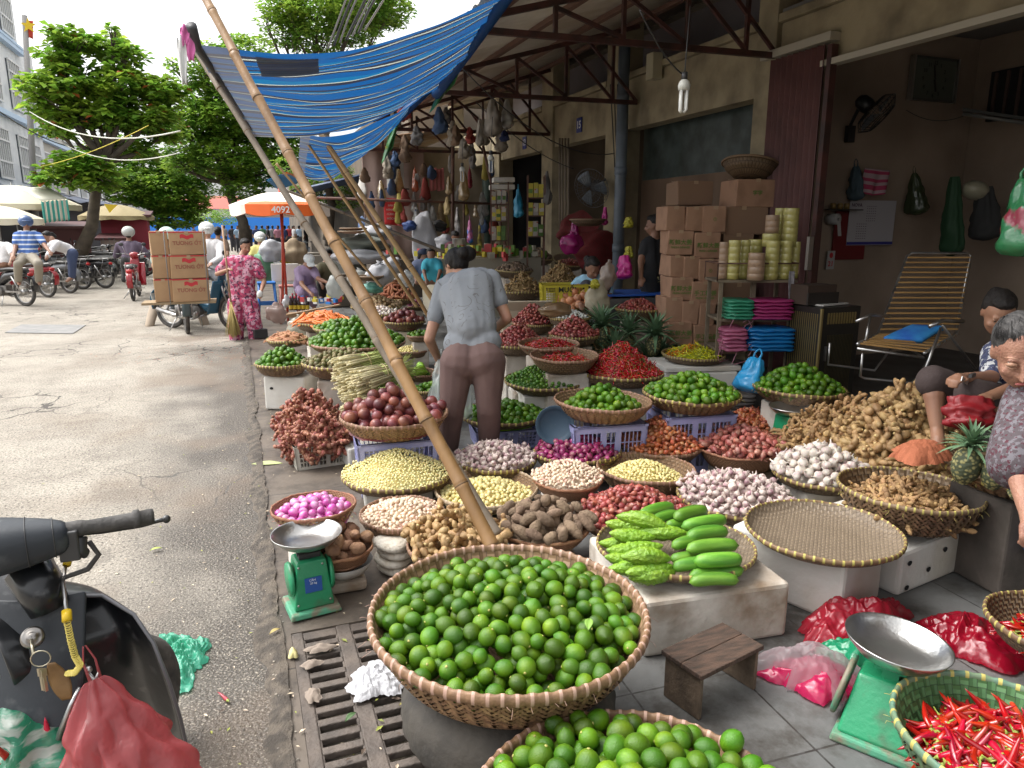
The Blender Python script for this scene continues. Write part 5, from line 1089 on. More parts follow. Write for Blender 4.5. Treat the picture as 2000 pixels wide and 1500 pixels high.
# dark shop arcade under the trees
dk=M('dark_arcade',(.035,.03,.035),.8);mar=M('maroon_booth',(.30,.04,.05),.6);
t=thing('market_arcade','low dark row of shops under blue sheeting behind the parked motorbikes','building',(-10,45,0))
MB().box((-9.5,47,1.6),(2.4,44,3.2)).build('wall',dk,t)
MB().grid(lambda u,v:(lerp(-8.9,-6.9,u),lerp(24,66,v),lerp(3.3,2.75,u)+.06*math.sin(v*60)),4,60).build('awning',M('navy_sheet',(.025,.05,.12),.5),t,solid=.02)
for i,(px,py,w_,h_,Y,col,lab)in enumerate(((248,460,1.5,2.0,30,(.30,.03,.05),'dark red wooden booth behind the man in the purple jacket'),(125,455,1.3,1.6,27,(.10,.03,.03),'dark maroon cupboard behind the parked motorbikes'),(222,470,.7,1.2,29,(.6,.5,.45),'pale poster board standing beside the red booth'))):
 p=at_y(px,py,Y);t=thing('booth',lab,'booth',(p.x,p.y,0));q=MB();q.box((p.x,p.y,h_/2),(w_,.8,h_));q.build('cabinet',M('booth%d'%i,col,.6),t,bevel=.02);q=MB();q.box((p.x,p.y,h_+.06),(w_+.3,1.1,.08),rx=R(8));q.build('roof',M('booth_roof',(.12,.05,.05),.6),t)
t=thing('fringed_awning','striped green and white fringed awning beside the left umbrellas','awning',at_y(105,400,23));a=at_y(80,392,23);b_=at_y(132,388,23.4)
st_=M('teal_stripe',(.06,.36,.30),.6);q=MB();q.grid(lambda u,v:a.lerp(b_,u)+V3((0,-.02*math.sin(u*40),-.55*v-.04*abs(math.sin(u*22)))),44,6,0,True,0,lambda u,v:int(u*11)%2);q.build('fringe',[st_,M('cream_cloth',(.6,.58,.48),.7)],t,solid=.005)
q=MB();q.grid(lambda u,v:a.lerp(b_,u)+V3((-.6*v,.8*v,.35*v)),4,4);q.build('canopy',MC['cream_cloth'],t,solid=.01)
# umbrellas
def umbrella(lab,c,r,h,m,n=8,val=.16,text=None,cols=None,tilt=0,drop=.32):
 t=thing('market_umbrella',lab,'umbrella',(c.x,c.y,c.z-h));cols=cols or[m]
 T=tiltm(c,Euler((tilt,0,0)));vs=[];fs=[];mi=[];N=n*6;M_=8
 for i in range(M_+1):
  f=i/M_
  for k in range(N):
   a=2*math.pi*k/N;s=abs(((k/6)%1)-.5)*2;rr=r*f*(1-.05*(1-s)*f);z=-drop*r*f**1.5-.0+.03*r*(1-s)*math.sin(math.pi*f);vs.append((c.x+rr*math.cos(a),c.y+rr*math.sin(a),c.z+z))
 for k in range(N):
  a=2*math.pi*k/N;s=abs(((k/6)%1)-.5)*2;sc2=.75+.25*math.sin(math.pi*((k/6)%1));rr=r*.955 if s<.99 else r;vs.append((c.x+r*.985*math.cos(a),c.y+r*.985*math.sin(a),c.z-drop*r-val*sc2))
 for i in range(M_+1):
  for k in range(N):fs.append((i*N+k,i*N+(k+1)%N,(i+1)*N+(k+1)%N,(i+1)*N+k));mi.append(min(len(cols)-1,(cols and len(cols)>1)*((1 if(i>=M_-1 and(k//6)in(5,6))or(i>=3 and(k//6)in(0,))else 0))))
 q=MB();q.add(vs,fs,0,False,T);q.m=mi;q.build('canopy',cols,t,solid=.004)
 q=MB();q.tube((c.x,c.y,c.z-h),(c.x,c.y,c.z+.08),.02,n=8);q.build('pole',MC['red_pole']if len(cols)>1 else M('steel_pole',(.3,.3,.3),.4),t)
 q=MB()
 for k in range(n):a=2*math.pi*k/n;q.tube(T@V3((c.x,c.y,c.z-.02)),T@V3((c.x+r*math.cos(a),c.y+r*math.sin(a),c.z-drop*r-.01)),.008,n=4)
 q.build('ribs',M('steel_pole',(.3,.3,.3),.4),t);return t
ivory=M('ivory_canvas',(.72,.66,.50),.7);orange=M('orange_canvas',(.80,.14,.02),.6);whc=M('white_canvas',(.80,.70,.62),.6)
for px,py,d,r,m_,lab in((22,362,21,1.75,ivory,'large ivory umbrella at the left edge above the man in stripes'),(-8,402,18,1.0,ivory,'smaller ivory umbrella cut by the left edge, below the large one'),(225,400,26,1.25,M('khaki_canvas',(.42,.34,.18),.7),'khaki umbrella in the shade behind the parked motorbikes')):
 c=at_d(px,py,d);umbrella(lab,c,r,c.z-.02,m_)
c=at_y(546,376,12.0);ut=umbrella('white and orange umbrella printed 4092 over the sacks',c,.75,c.z-.03,None,8,.17,None,[whc,orange],0,.26)
q=MB();dn=(V3((0,0,c.z))-c).normalized();text_mb(q,'4092',.13,facing(c+dn*.765+V3((0,0,-.26*.75-.08)),dn),depth=.002);q.build('lettering',white,ut)
# street end
tag(MB().box((2,92,1.1),(42,.3,2.9)).build('boundary_wall',M('bright_blue_wall',(.03,.22,.72),.7)),'bright blue wall closing the far end of the street','wall')
t=thing('far_house','low white house with a red roof beyond the blue wall','building',(-6,110,0));p=at_y(405,410,110);MB().box((p.x,110,1.9),(9,6,3.8)).build('wall',whp,t);MB().prism([(106,3.8),(114,3.8),(110,5.6)],p.x-5,p.x+5,'x').build('roof',M('red_tiles',(.42,.13,.10),.8),t)
# cables
cab=M('cable',(.045,.045,.045),.6);cabl=M('pale_rope',(.55,.55,.48),.7)
def cable(a,b_,sag,r=.012,m=cab,lab='',n=14):
 a,b_=V3(a),V3(b_);tag(MB().path([a.lerp(b_,i/n)-V3((0,0,sag*4*(i/n)*(1-i/n)))for i in range(n+1)],r,5,smooth=True).build('cable',m),lab,'cable')
cable(at_y(58,218,24),at_y(352,256,14),.35,.014,cabl,'pale rope sagging across the almond tree, upper one')
cable(at_y(125,282,24),at_y(345,300,16),.25,.012,cabl,'pale rope sagging across the almond tree, lower one')
cable(at_y(-5,215,20),at_y(130,285,24),.1,.014,cab,'thin dark cable over the left umbrellas')
cable(at_y(80,325,24),at_y(290,245,18),.1,.01,M('yellow_cord',(.6,.5,.05),.6),'yellow cord rising through the almond tree')
for i in range(7):
 cable(at_y(640+i*12,95-i*6,9.5),at_y(690+i*14,-40,9.0),-.03*(i%3),.012+.004*(i%2),cab if i%2 else M('grey_cable',(.2,.19,.18),.6),'power cable in the bundle above the blue tarpaulin, %s'%('leftmost','second from left','third from left','middle one','third from right','second from right','rightmost')[i])
cable(at_y(165,372,26),at_y(260,400,26),.1,.02,cab,'dark awning rope above the khaki umbrella')
tag(MB().add([at_y(203,398,24),at_y(230,400,24),at_y(214,416,24)],[(0,1,2)],0,False).build('pennant',M('pennant_yellow',(.85,.6,.03),.6),solid=.004),'small yellow pennant hanging over the khaki umbrella','pennant')
# pink and white ribbons tied on the tarpaulin corner
rb=M('pink_ribbon',(.75,.18,.45),.5);p=A1+V3((-.03,-.1,.02))
for i,(o,m_,L,lab)in enumerate((((-.02,0,.03),rb,.09,'pink plastic ribbon tied above the tarpaulin corner'),((.0,0,-.03),rb,.10,'pink plastic ribbon hanging below the tarpaulin corner'),((-.04,0,-.02),M('white_ribbon',(.8,.8,.78),.5),.22,'long white plastic ribbon dangling from the tarpaulin corner'))):
 q=MB();q.grid(lambda u,v:p+V3(o)+V3(((u-.5)*.035*(1+.3*math.sin(v*5)),.01*math.sin(u*9+v*4),-L*v+.02*math.sin(u*3))),6,8);tag(q.build('ribbon',m_,solid=.001),lab,'ribbon')
 # ================================================================ MOTORBIKES
tyr=M('tyre_rubber',(.035,.034,.033),.8,(.10,.09,.08),8,.3,50);chrome=M('dull_chrome',(.5,.5,.5),.28,metal=.9,col2=(.3,.28,.26),scale=10);blk=M('black_plastic',(.03,.03,.032),.45,(.05,.05,.05),6);seatm=M('seat_vinyl',(.025,.024,.025),.4,(.06,.055,.05),5,.1);engm=M('engine_alloy',(.22,.21,.2),.45,(.10,.09,.08),12,.2,metal=.6);lampr=M('tail_lens',(.45,.02,.02),.2);lens=M('clear_lens',(.6,.6,.58),.15);platem=M('plate_white',(.62,.62,.58),.5);ink=M('plate_ink',(.04,.04,.05),.6)
def motorbike(lab,body,loc=(0,0,0),rz=0,rack=True,plate='5270',basketf=False):
 t=thing('motorbike',lab,'motorbike',loc);L=dict(parent=t,local=True)
 for nm,x in(('rear',-.6),('front',.62)):
  q=MB();n=28;q.path([(x+.265*math.cos(a),0,.295+.265*math.sin(a))for a in[2*math.pi*k/n for k in range(n)]],.033,8,closed=True);wh_=q.build('wheel',tyr,**L)
  q=MB();q.path([(x+.225*math.cos(a),0,.295+.225*math.sin(a))for a in[2*math.pi*k/n for k in range(n)]],.012,6,closed=True);q.tube((x,-.06,.295),(x,.06,.295),.045 if nm=='front' else .06,n=12)
  for k in range(14):a=2*math.pi*k/14;q.tube((x,.03*(-1)**k,.295),(x+.22*math.cos(a+.15),0,.295+.22*math.sin(a+.15)),.0025,n=4)
  q.build('rim',chrome,parent=wh_,local=True)
 q=MB()
 def sec(pts,w_):return pts
 q.add(*loft([((-.78,0,.66),.05,.05),((-.55,0,.66),.11,.08),((-.25,0,.62),.12,.10),((.0,0,.50),.10,.09),((.12,0,.36),.08,.08),((.25,0,.35),.07,.07),((.36,0,.52),.07,.08),((.44,0,.78),.10,.07),((.46,0,.93),.08,.05)],12),0,True)
 for s in(-1,1):q.grid(lambda u,v:(.33+.16*v-.07*u+.02,s*(.04+.17*u**.8),.28+.52*v),5,8)
 q.build('body',body,solid=.008,**L)
 q=MB();q.add(*loft([((-.74,0,.73),.07,.025),((-.6,0,.765),.115,.04),((-.35,0,.765),.125,.045),((-.1,0,.745),.115,.045),((.08,0,.70),.07,.03)],12));q.build('seat',seatm,**L)
 q=MB();q.grid(lambda u,v:(-.6+.35*math.cos(lerp(.25,1.9,u)+math.pi/2+.1),(v-.5)*.12,.295+.35*math.sin(lerp(.25,1.9,u)+math.pi/2-.35)),10,3);q.build('mudguard',body,solid=.006,**L);q=MB();q.grid(lambda u,v:(.62+.315*math.cos(lerp(.3,2.6,u)),(v-.5)*.10*(1-.3*u),.295+.315*math.sin(lerp(.3,2.6,u))),12,3);q.build('mudguard',body,solid=.006,**L)
 q=MB()
 for s in(-1,1):q.path([(.62,s*.055,.295),(.50,s*.055,.62),(.44,s*.04,.80)],[.014,.02,.02],7);q.path([(-.6,s*.085,.295),(-.42,s*.10,.62)],[.014,.02],7);q.box((-.38,s*.07,.30),(.45,.02,.035))
 q.build('fork',chrome,**L)
 q=MB();q.path([(.33,-.34,1.0),(.36,-.2,1.01),(.42,-.08,.97),(.42,.08,.97),(.36,.2,1.01),(.33,.34,1.0)],.012,6)
 for s in(-1,1):q.tube((.34,s*.24,1.005),(.33,s*.36,1.0),.018,n=8,mi=1);q.tube((.37,s*.16,1.0),(.35,s*.22,1.2),.005,n=5);q.sphere((.345,s*.235,1.22),(.012,.055,.04),1,10,7)
 q.build('handlebar',[chrome,blk],**L)
 q=MB();q.sphere((.47,0,.97),(.085,.11,.075),0,14,9);q.build('headset',body,**L);q=MB();q.sphere((.525,0,.97),(.035,.075,.06),0,12,8);q.build('headlight',lens,**L)
 q=MB();q.tube((-.02,-.12,.30),(-.02,.12,.30),.10,n=14);q.tube((.02,0,.30),(.20,0,.36),.06,n=10);q.box((-.1,0,.36),(.2,.14,.12));q.build('engine',engm,bevel=.01,**L)
 q=MB();q.path([(.1,-.07,.24),(-.1,-.12,.18),(-.35,-.14,.22),(-.75,-.14,.32)],[.018,.02,.032,.038],10);q.build('exhaust',chrome,**L)
 q=MB();q.sphere((-.83,0,.66),(.035,.07,.04),0,10,7);q.build('tail_light',lampr,**L)
 q=MB();q.box((-.90,0,.50),(.008,.16,.13),ry=R(-15));pl=q.build('number_plate',platem,**L)
 if plate:q=MB();q.v=[];text_mb(q,plate,.075,facing((-.9065,0,.49),(-1,0,-.1)),depth=.0008);q.build('digits',ink,parent=pl,local=True)
 q=MB();q.grid(lambda u,v:(-.80-.10*u,(v-.5)*.13,.62-.30*u),3,3);q.build('mud_flap',blk,solid=.006,**L)
 if rack:
  q=MB()
  for s in(-1,1):q.path([(-.45,s*.09,.78),(-.85,s*.09,.80),(-.88,s*.04,.80)],.008,5);q.tube((-.6,s*.1,.5),(-.7,s*.09,.79),.007,n=5)
  for k in range(4):q.tube((-.55-k*.09,-.09,.79),(-.55-k*.09,.09,.79),.006,n=5)
  q.build('rack',chrome,**L)
 q=MB();q.tube((-.1,.08,.25),(-.22,.24,.01),.009,n=6);q.tube((-.05,-.2,.24),(-.05,.2,.24),.01,n=6);q.build('side_stand',chrome,**L)
 t.rotation_euler=(0,0,rz);return t
def loft(secs,n):
 """rings of half-width, half-height round each point; rings stand across the x axis"""
 vs=[];fs=[]
 for(p,a,b_)in secs:
  for k in range(n):t_=2*math.pi*k/n;vs.append((p[0],p[1]+a*math.cos(t_),p[2]+b_*math.sin(t_)))
 for i in range(len(secs)-1):
  for k in range(n):fs.append((i*n+k,i*n+(k+1)%n,(i+1)*n+(k+1)%n,(i+1)*n+k))
 fs.append(tuple(range(n))[::-1]);fs.append(tuple((len(secs)-1)*n+k for k in range(n)));return vs,fs
cred=M('red_enamel',(.30,.012,.02),.25,coat=.5);cblk=M('black_enamel',(.02,.02,.022),.25,coat=.4);cblu=M('blue_enamel',(.03,.12,.20),.25,coat=.5);cgry=M('grey_enamel',(.18,.19,.2),.35,coat=.3);cwht=M('white_enamel',(.55,.55,.55),.3,coat=.3)
proto={}
PK=[(-4.28,17.6,172,'k','dusty black motorbike with a rear rack, nearest of the parked row'),(-4.15,19.6,165,'r','parked motorbike with a red tail and white plate, second in the row'),(-3.95,21.3,170,'g','parked grey motorbike with a plank on its rack, third in the row'),(-3.95,23.2,178,'k','black parked motorbike behind the woman in white'),(-3.3,25.2,160,'w','parked white and red motorbike side on beyond the bent woman in white'),(-3.5,27.0,168,'k','parked black motorbike with a long seat left of the purple jacket'),(-3.2,28.8,172,'g','parked grey motorbike in the crowded middle of the row'),(-3.4,30.6,165,'r','parked red motorbike in front of the red booth'),(-5.2,32.4,175,'k','parked black motorbike in the shade of the khaki umbrella'),(-5.4,34.2,168,'w','parked pale motorbike near the poster board'),(-4.9,36.2,172,'g','parked grey motorbike far down the row'),(-5.0,38.6,170,'r','parked red motorbike at the far end of the row'),(-6.3,18.9,20,'k','parked motorbike at the left edge facing the road'),(-6.5,24.3,15,'w','pale parked motorbike behind the man in stripes')]
more='krgwkgrkwgkr'
for i,ccc in enumerate(more):PK.append((-3.9-.9*(i%3)+.1*i*(i%2),22.2+i*1.45,150+(i*37)%50,ccc,'%s motorbike packed in the crowded row, number %s counting away from camera'%({'k':'black','r':'red','g':'grey','w':'pale'}[ccc],'one two three four five six seven eight nine ten eleven twelve'.split()[i])))
for i_,(px,py,hd)in enumerate(((52,598,142),(95,581,140),(138,573,140),(163,565,150),(216,542,172))):
 g_=at_z(px,py,0);PK[i_]=(g_.x+.6*math.cos(R(hd)),g_.y+.6*math.sin(R(hd)),hd)+PK[i_][3:]
for x,y,a,ccc,lab in PK:
 if ccc not in proto:m_=motorbike(lab,{'k':cblk,'r':cred,'g':cgry,'w':cwht}[ccc],(x,y,0),R(a),True,{'k':'27N5','r':'8763','g':None,'w':None}[ccc]);proto[ccc]=m_
 else:m_=copy_tree(proto[ccc],(x,y,0),R(a),lab)
 m_['group']='motorbikes parked along the left side'
for x,y,a,ccc,lab in((1.2,34,100,'k','black motorbike in the crowd left of the blue wall'),(-1.5,40,80,'w','pale motorbike riding up in the far crowd'),(2.4,30,70,'g','grey motorbike behind the orange umbrella pole')):
 copy_tree(proto[ccc],(x,y,0),R(a),lab)['group']='motorbikes in the far crowd'
RIDE=motorbike('red motorbike ridden away by the man in the purple jacket',cred,(at_z(257,590,0).x,at_z(257,590,0).y+.88,0),R(91),True,'5-3470')
BOXB=motorbike('old dark motorbike loaded with six cartons, seen from behind',M('old_dark_enamel',(.06,.09,.10),.4),(at_z(366,652,0).x-.07,at_z(366,652,0).y+.62,0),R(97),True,'5270')
BLUB=motorbike('blue motorbike coming towards the market behind the loaded one',cblu,(-.62,12.6,0),R(-38),True,None)
# cartons on the loaded motorbike
cart=M('carton',(.44,.28,.15),.8,(.36,.22,.12),3,.1);cred2=M('print_red',(.50,.03,.04),.6);cink=M('print_brown',(.28,.09,.06),.7)
def carton(lab,c,s,rz,txt=None,m=None,tcol=None,grp=None,band=True,tx_size=.075,logo=True,flapc=None,txt2=None,side=-1):
 t=thing('carton',lab,'carton',(c[0],c[1],c[2]-s[2]/2),grp);t.rotation_euler=(0,0,rz);o=V3((0,0,s[2]/2))
 q=MB();q.box(o,s);rj=random.Random(lab);q.v=[(x+rj.uniform(-.012,.012),y+rj.uniform(-.004,.006),z+rj.uniform(-.011,.0))for x,y,z in q.v];q.build('box',m or cart,t,local=True,bevel=.009)
 q=MB();q.box((0,0,s[2]+.0015),(s[0]*.99,.045,.002));q.box((0,-s[1]/2-.0045,s[2]*.93),(.045,.002,s[2]*.13));q.build('tape',M('carton_tape',(.40,.27,.16),.35),t,local=True)
 q=MB();fy=-s[1]/2
 if band:q.box((0,fy-.0015,s[2]*.96),(s[0]*.98,.002,s[2]*.05));q.box((-s[0]/2-.0015,0,s[2]*.96),(.002,s[1]*.96,s[2]*.05))
 if logo:q.grid(lambda u,v:((u-.5)*s[0]*.36,fy-.002-.0005,s[2]*(.68+.16*v)+.012*math.sin(u*9)),8,2)
 if band or logo:q.build('print',cred2,t,local=True)
 if txt:
  q=MB();text_mb(q,txt,tx_size,facing((0,fy-.003,s[2]*.48),(0,-1,0)),depth=.0006)
  if txt2:text_mb(q,txt2,tx_size*.5,facing((0,fy-.003,s[2]*.28),(0,-1,0)),depth=.0006)
  q.build('lettering',tcol or cink,t,local=True)
 return t
bx0=at_z(353,590,.66);bx0.y+=.16;dz=.305;zb_=.665
for i in range(3):
 for j,(xo,yo,w_)in enumerate(((.115,0,.45),(-.225,.04,.21))):
  carton('carton printed TƯƠNG ỚT on the loaded motorbike, %s %s'%(('bottom','middle','top')[i],('right','left')[j]),(bx0.x+xo+.02,bx0.y+yo,zb_+dz*(i+.5)),(w_,.34,dz-.008),R(4+j*1.5),'TƯƠNG ỚT' if j==0 else None,grp='cartons on the loaded motorbike',logo=(j==0),tx_size=.066)
q=MB();q.box((bx0.x-.02,bx0.y+.05,zb_-.02),(.9,.4,.03));tag(q.build('plank',M('raw_plank',(.30,.22,.13),.8)),'wooden plank carrying the cartons on the loaded motorbike','plank')
q=MB()
for xx in(-.12,.345):q.path([(bx0.x+xx,bx0.y-.185,zb_-.03),(bx0.x+xx,bx0.y-.19,zb_+dz*3+.005),(bx0.x+xx,bx0.y+.22,zb_+dz*3+.005)],.006,5)
tag(q.build('rope',M('grey_rope',(.2,.2,.2),.8)),'grey ropes lashing the cartons to the motorbike','rope')
# ================================================================ PEOPLE
skin=M('skin',(.42,.235,.15),.5,(.36,.18,.12),9,.08,200,sss=.08);skind=M('tanned_skin',(.30,.155,.095),.5,(.24,.12,.075),8,.08,200,sss=.06);hairm=M('black_hair',(.008,.007,.007),.5,(.018,.014,.012),30,.5,120,stretch=(1,6,1),spec=.3);greyhair=M('grey_hair',(.012,.011,.011),.6,(.065,.06,.058),22,.6,90,stretch=(6,1,1))
eyew=M('eye_white',(.22,.17,.14),.5);eyeb=M('eye_dark',(.015,.01,.008),.2);lipm=M('lip',(.36,.10,.09),.5)
def cap(b,p0,r0,p1,r1,n=12,mi=0):
 p0,p1=V3(p0),V3(p1);d=p1-p0;L=max(d.length,1e-5);d=d/L;pts=[];rad=[]
 for t in(-.98,-.8,-.5,0):pts.append(p0+d*r0*t);rad.append(r0*math.sqrt(1-t*t))
 for t in(0,.5,.8,.98):pts.append(p1+d*r1*t);rad.append(r1*math.sqrt(1-t*t))
 b.path(pts,rad,n,mi)
def fuse(b,name,m,parent,vox,sm=4,dents=()):
 """one continuous surface from overlapping forms"""
 o=b.build(name,m,parent);md=o.modifiers.new('r','REMESH');md.mode='VOXEL';md.voxel_size=vox;md.use_smooth_shade=True
 if sm:m2=o.modifiers.new('s','SMOOTH');m2.iterations=sm;m2.factor=.5
 me=evaluated(o);o.modifiers.clear();old=o.data;o.data=me;bpy.data.meshes.remove(old)
 if not me.materials:me.materials.append(m)
 if dents:
  off=V3();q=parent
  while q:off+=q.location;q=q.parent
  for c,r,v in dents:
   c=V3(c)-off;v=V3(v)
   for vt in me.vertices:
    k=(vt.co-c).length/r
    if k<1:vt.co+=v*(1-k*k)**2
 me.polygons.foreach_set('use_smooth',[True]*len(me.polygons));return o
def folds(o,amp,sc_,seed=0,ax=(1,1,.45)):
 me=o.data;N=len(me.vertices);co=np.empty(N*3);no=np.empty(N*3);me.vertices.foreach_get('co',co);me.vertex_normals.foreach_get('vector',no);co=co.reshape(-1,3);no=no.reshape(-1,3)
 d=np.array([noise.noise(V3((p[0]*sc_*ax[0]+seed,p[1]*sc_*ax[1],p[2]*sc_*ax[2])))+.5*noise.noise(V3((p[0]*sc_*2.3,p[1]*sc_*2.3+seed,p[2]*sc_)))for p in co.tolist()])
 me.vertices.foreach_set('co',(co+no*d[:,None]*amp).ravel());me.update()
def headparts(c,f,u,s,sk,near):
 c,f,u=V3(c),V3(f).normalized(),V3(u).normalized();r=f.cross(u).normalized();u=r.cross(f).normalized()
 P=lambda x,y,z:c+r*x*s+f*y*s+u*z*s
 Rm=Matrix((r,f,u)).transposed().to_euler()
 def E(x,y,z,a,b_,cc,n=16,m=12):sk.sphere(P(x,y,z),(a*s,b_*s,cc*s),0,n,m,Rm)
 E(0,-.012,.025,.074,.092,.085);E(0,.022,-.025,.060,.066,.082);E(0,.045,-.078,.030,.030,.026)
 if near:
  sk.path([P(0,.088,.012),P(0,.097,-.008),P(0,.112,-.030),P(0,.098,-.038)],[.007*s,.008*s,.013*s,.009*s],8)
  for e in(-1,1):E(e*.012,.092,-.033,.008,.009,.007,8,6);E(e*.072,-.01,-.005,.008,.018,.028,8,6);E(e*.036,.062,-.028,.022,.018,.018,10,8);E(e*.030,.080,.022,.020,.010,.006,8,6)
  E(0,.080,-.055,.020,.010,.006,8,6);E(0,.078,-.064,.017,.010,.006,8,6)
 return P,Rm
def human(lab,J,s=1.,vox=.012,shirt=None,trous=None,sk=skin,face=(0,-1,0),up=(0,0,1),hair='short',sleeve=.5,near=False,tr=1.,parts=(),shoe=None,hairmat=None,hat=None,hatm=None,leg=1.,group=None,hipr=1.,loose=.0,foldamp=.006,hands=True,hs=1.):
 """J: px, py, depth for each joint"""
 W={k:at_d(*v)for k,v in J.items()};base=V3(((W['hipL']+W['hipR'])/2).to_tuple());base.z=min(v.z for v in W.values())if 'anL' in W else base.z
 t=thing('person',lab,'person',base,group);b=MB();rt=[.095,.105,.115]
 sh=(W['shL']+W['shR'])/2;hp=(W['hipL']+W['hipR'])/2;ws=W.get('waist',sh.lerp(hp,.62));side=(W['shR']-W['shL']).normalized();hside=(W['hipR']-W['hipL']).normalized()
 def torso(q,k,lo=True):
  for e in(-1,1):
   a=sh+side*e*(W['shR']-W['shL']).length*.30;w_=ws+(side+hside).normalized()*e*.055*s;h_=hp+hside*e*.07*s
   cap(q,a,.082*s+k,w_,.088*s+k);
   if lo:cap(q,w_,.088*s+k,h_,.10*s+k)
  for pa,ra,pb,rb2 in parts:cap(q,at_d(*pa),ra+k,at_d(*pb),rb2+k)
  cap(q,sh,.088*s+k,ws,.092*s+k);cap(q,ws,.09*s+k,hp if lo else ws,.10*s+k)if lo else None
  cap(q,W['shL'].lerp(sh,.15),.055*s+k,W['shR'].lerp(sh,.15),.055*s+k)
 torso(b,0)
 hc=W['head'];nk=W['neck'];cap(b,nk,.05*s,hc-V3(up).normalized()*.04*s-V3(face).normalized()*.02,.047*s);cap(b,sh,.07*s,nk,.055*s)
 P,Rm=headparts(hc,face,up,s*hs,b,near or vox<.014)
 def hand(w_,e_,q,grip):
  d=(w_-e_).normalized();a,c_=basis(d);
  if abs(a.z)>abs(c_.z):a,c_=c_,a
  cap(q,w_,.024*s,w_+d*.045*s,.026*s);o=w_+d*.055*s
  for i in range(4):
   k=(i-1.5)*.017*s;L=(.062,.070,.066,.052)[i]*s;p0=o+a*k;p1=p0+d*L*.55+c_*(.012*s);p2=p1+(d*(.45 if not grip else .05)+c_*(.5 if not grip else .9)).normalized()*L*.5
   cap(q,p0,.0095*s,p1,.0088*s,8);cap(q,p1,.0088*s,p2,.0075*s,8)
  th=w_+d*.02*s-a*.026*s;cap(q,th,.011*s,th-a*.018*s+d*.03*s,.010*s,8);cap(q,th-a*.018*s+d*.03*s,.010*s,th-a*.010*s+d*.058*s+c_*.012,.0085*s,8)
 for e in 'LR':
  if 'el'+e in W:
   cap(b,W['sh'+e],.05*s,W['el'+e],.038*s);cap(b,W['el'+e],.038*s,W['wr'+e],.025*s)
   if hands:hand(W['wr'+e],W['el'+e],b,near)
  if 'kn'+e in W:
   cap(b,W['hip'+e],.088*s,W['kn'+e],.056*s);cap(b,W['kn'+e],.056*s,W['kn'+e].lerp(W['an'+e],.35),.054*s);cap(b,W['kn'+e].lerp(W['an'+e],.35),.052*s,W['an'+e],.034*s)
   ft=W.get('ft'+e,W['an'+e]+V3(face).normalized()*.12*s-V3((0,0,.04*s)));cap(b,W['an'+e]-V3((0,0,.01)),.033*s,W['an'+e].lerp(ft,.6),.034*s);cap(b,W['an'+e].lerp(ft,.5),.036*s,ft,.026*s)
 fuse(b,'body',sk,t,vox if not near else min(vox,.0075),3)
 # clothes
 if trous:
  q=MB();k=.012+loose
  for e in(-1,1):cap(q,ws+hside*e*.05*s-(ws-hp)*.35,.086*s+k,hp+hside*e*.065*s*hipr,.108*s*hipr+k)
  for e in 'LR':
   if 'kn'+e in W:
    cap(q,W['hip'+e],.095*s*hipr+k,W['kn'+e],.064*s*tr+k);cap(q,W['kn'+e],.064*s*tr+k,W['kn'+e].lerp(W['an'+e],min(leg,.93)),.054*s*tr+k)
  o=fuse(q,'trousers',trous,t,max(vox,.011),3);folds(o,foldamp,9,3)
 if shirt:
  q=MB();k=.014+loose;torso(q,k,False)
  for e in(-1,1):cap(q,ws+(side+hside).normalized()*e*.05*s,.09*s+k,ws.lerp(hp,.62)+hside*e*.062*s,.098*s+k)
  hm_=ws.lerp(hp,.42);cap(q,hm_-hside*.085*s*hipr,.085*s+k,hm_+hside*.085*s*hipr,.085*s+k)
  for e in 'LR':
   if 'el'+e in W:
    p=W['sh'+e].lerp(W['el'+e],min(1,sleeve*1.35));cap(q,W['sh'+e],.056*s+k,p,.048*s+k)
    if sleeve>.8:cap(q,W['el'+e],.046*s+k,W['el'+e].lerp(W['wr'+e],.85),.034*s+k)
  if sleeve<.8:cap(q,sh+(sh-ws).normalized()*.01,.075*s+k*.6,sh+(nk-sh)*.3,.06*s+k*.5)
  o=fuse(q,'shirt',shirt,t,max(vox,.010),3);folds(o,foldamp,8,7)
 hm=hairmat or hairm;fw_=hipr>1.05
 if hair:
  q=MB()
  def E(x,y,z,a,b_,cc):q.sphere(P(x,y,z),(a*s*hs,b_*s*hs,cc*s*hs),0,16,12,Rm)
  if hair=='recede':E(0,-.024,.043,.0785,.088,.080);E(0,-.12,-.0,.035,.035,.035)
  else:E(0,-.026,.042,.080,.088,.080)
  E(0,-.055,-.005,.070,.055,.075)
  if hair in('bun','tail','short'):E(0,.02,.082,.058,.055,.034)
  if hair=='bun':E(0,-.125,.03,.045,.045,.045)
  if near and hair=='bun' and fw_:E(.05,-.12,.03,.055,.05,.055);E(0,-.03,.03,.088,.095,.088)
  if hair=='tail':E(0,-.11,.02,.035,.04,.04);E(0,-.13,-.04,.032,.035,.06)
  o=fuse(q,'hair',hm,t,max(.006,vox*.7),3);folds(o,.004*s,30,5)
 if near or vox<.014:
  for e in(-1,1):
   q=MB();q.sphere(P(e*.030,.073,.007),(.0115*s*hs,)*3,0,10,8);q.sphere(P(e*.030,.0800,.0055),(.0060*s*hs,)*3,1,8,6);q.build('eye',[eyew if hair=='recede' else sk,eyeb],t)
  q=MB();q.sphere(P(0,.0885,-.060),(.019*s*hs,.005*s*hs,.0045*s*hs),0,10,6,Rm);q.build('mouth',lipm,t)
 if hat=='helmet':
  q=MB();q.sphere(P(0,-.01,.045),(.125*s,.14*s,.115*s),0,20,14,Rm);o=fuse(q,'helmet',hatm,t,.015,1);q=MB();q.sphere(P(0,.10,.05),(.08*s,.07*s,.012*s),0,14,6,Rm);q.build('peak',hatm,o)
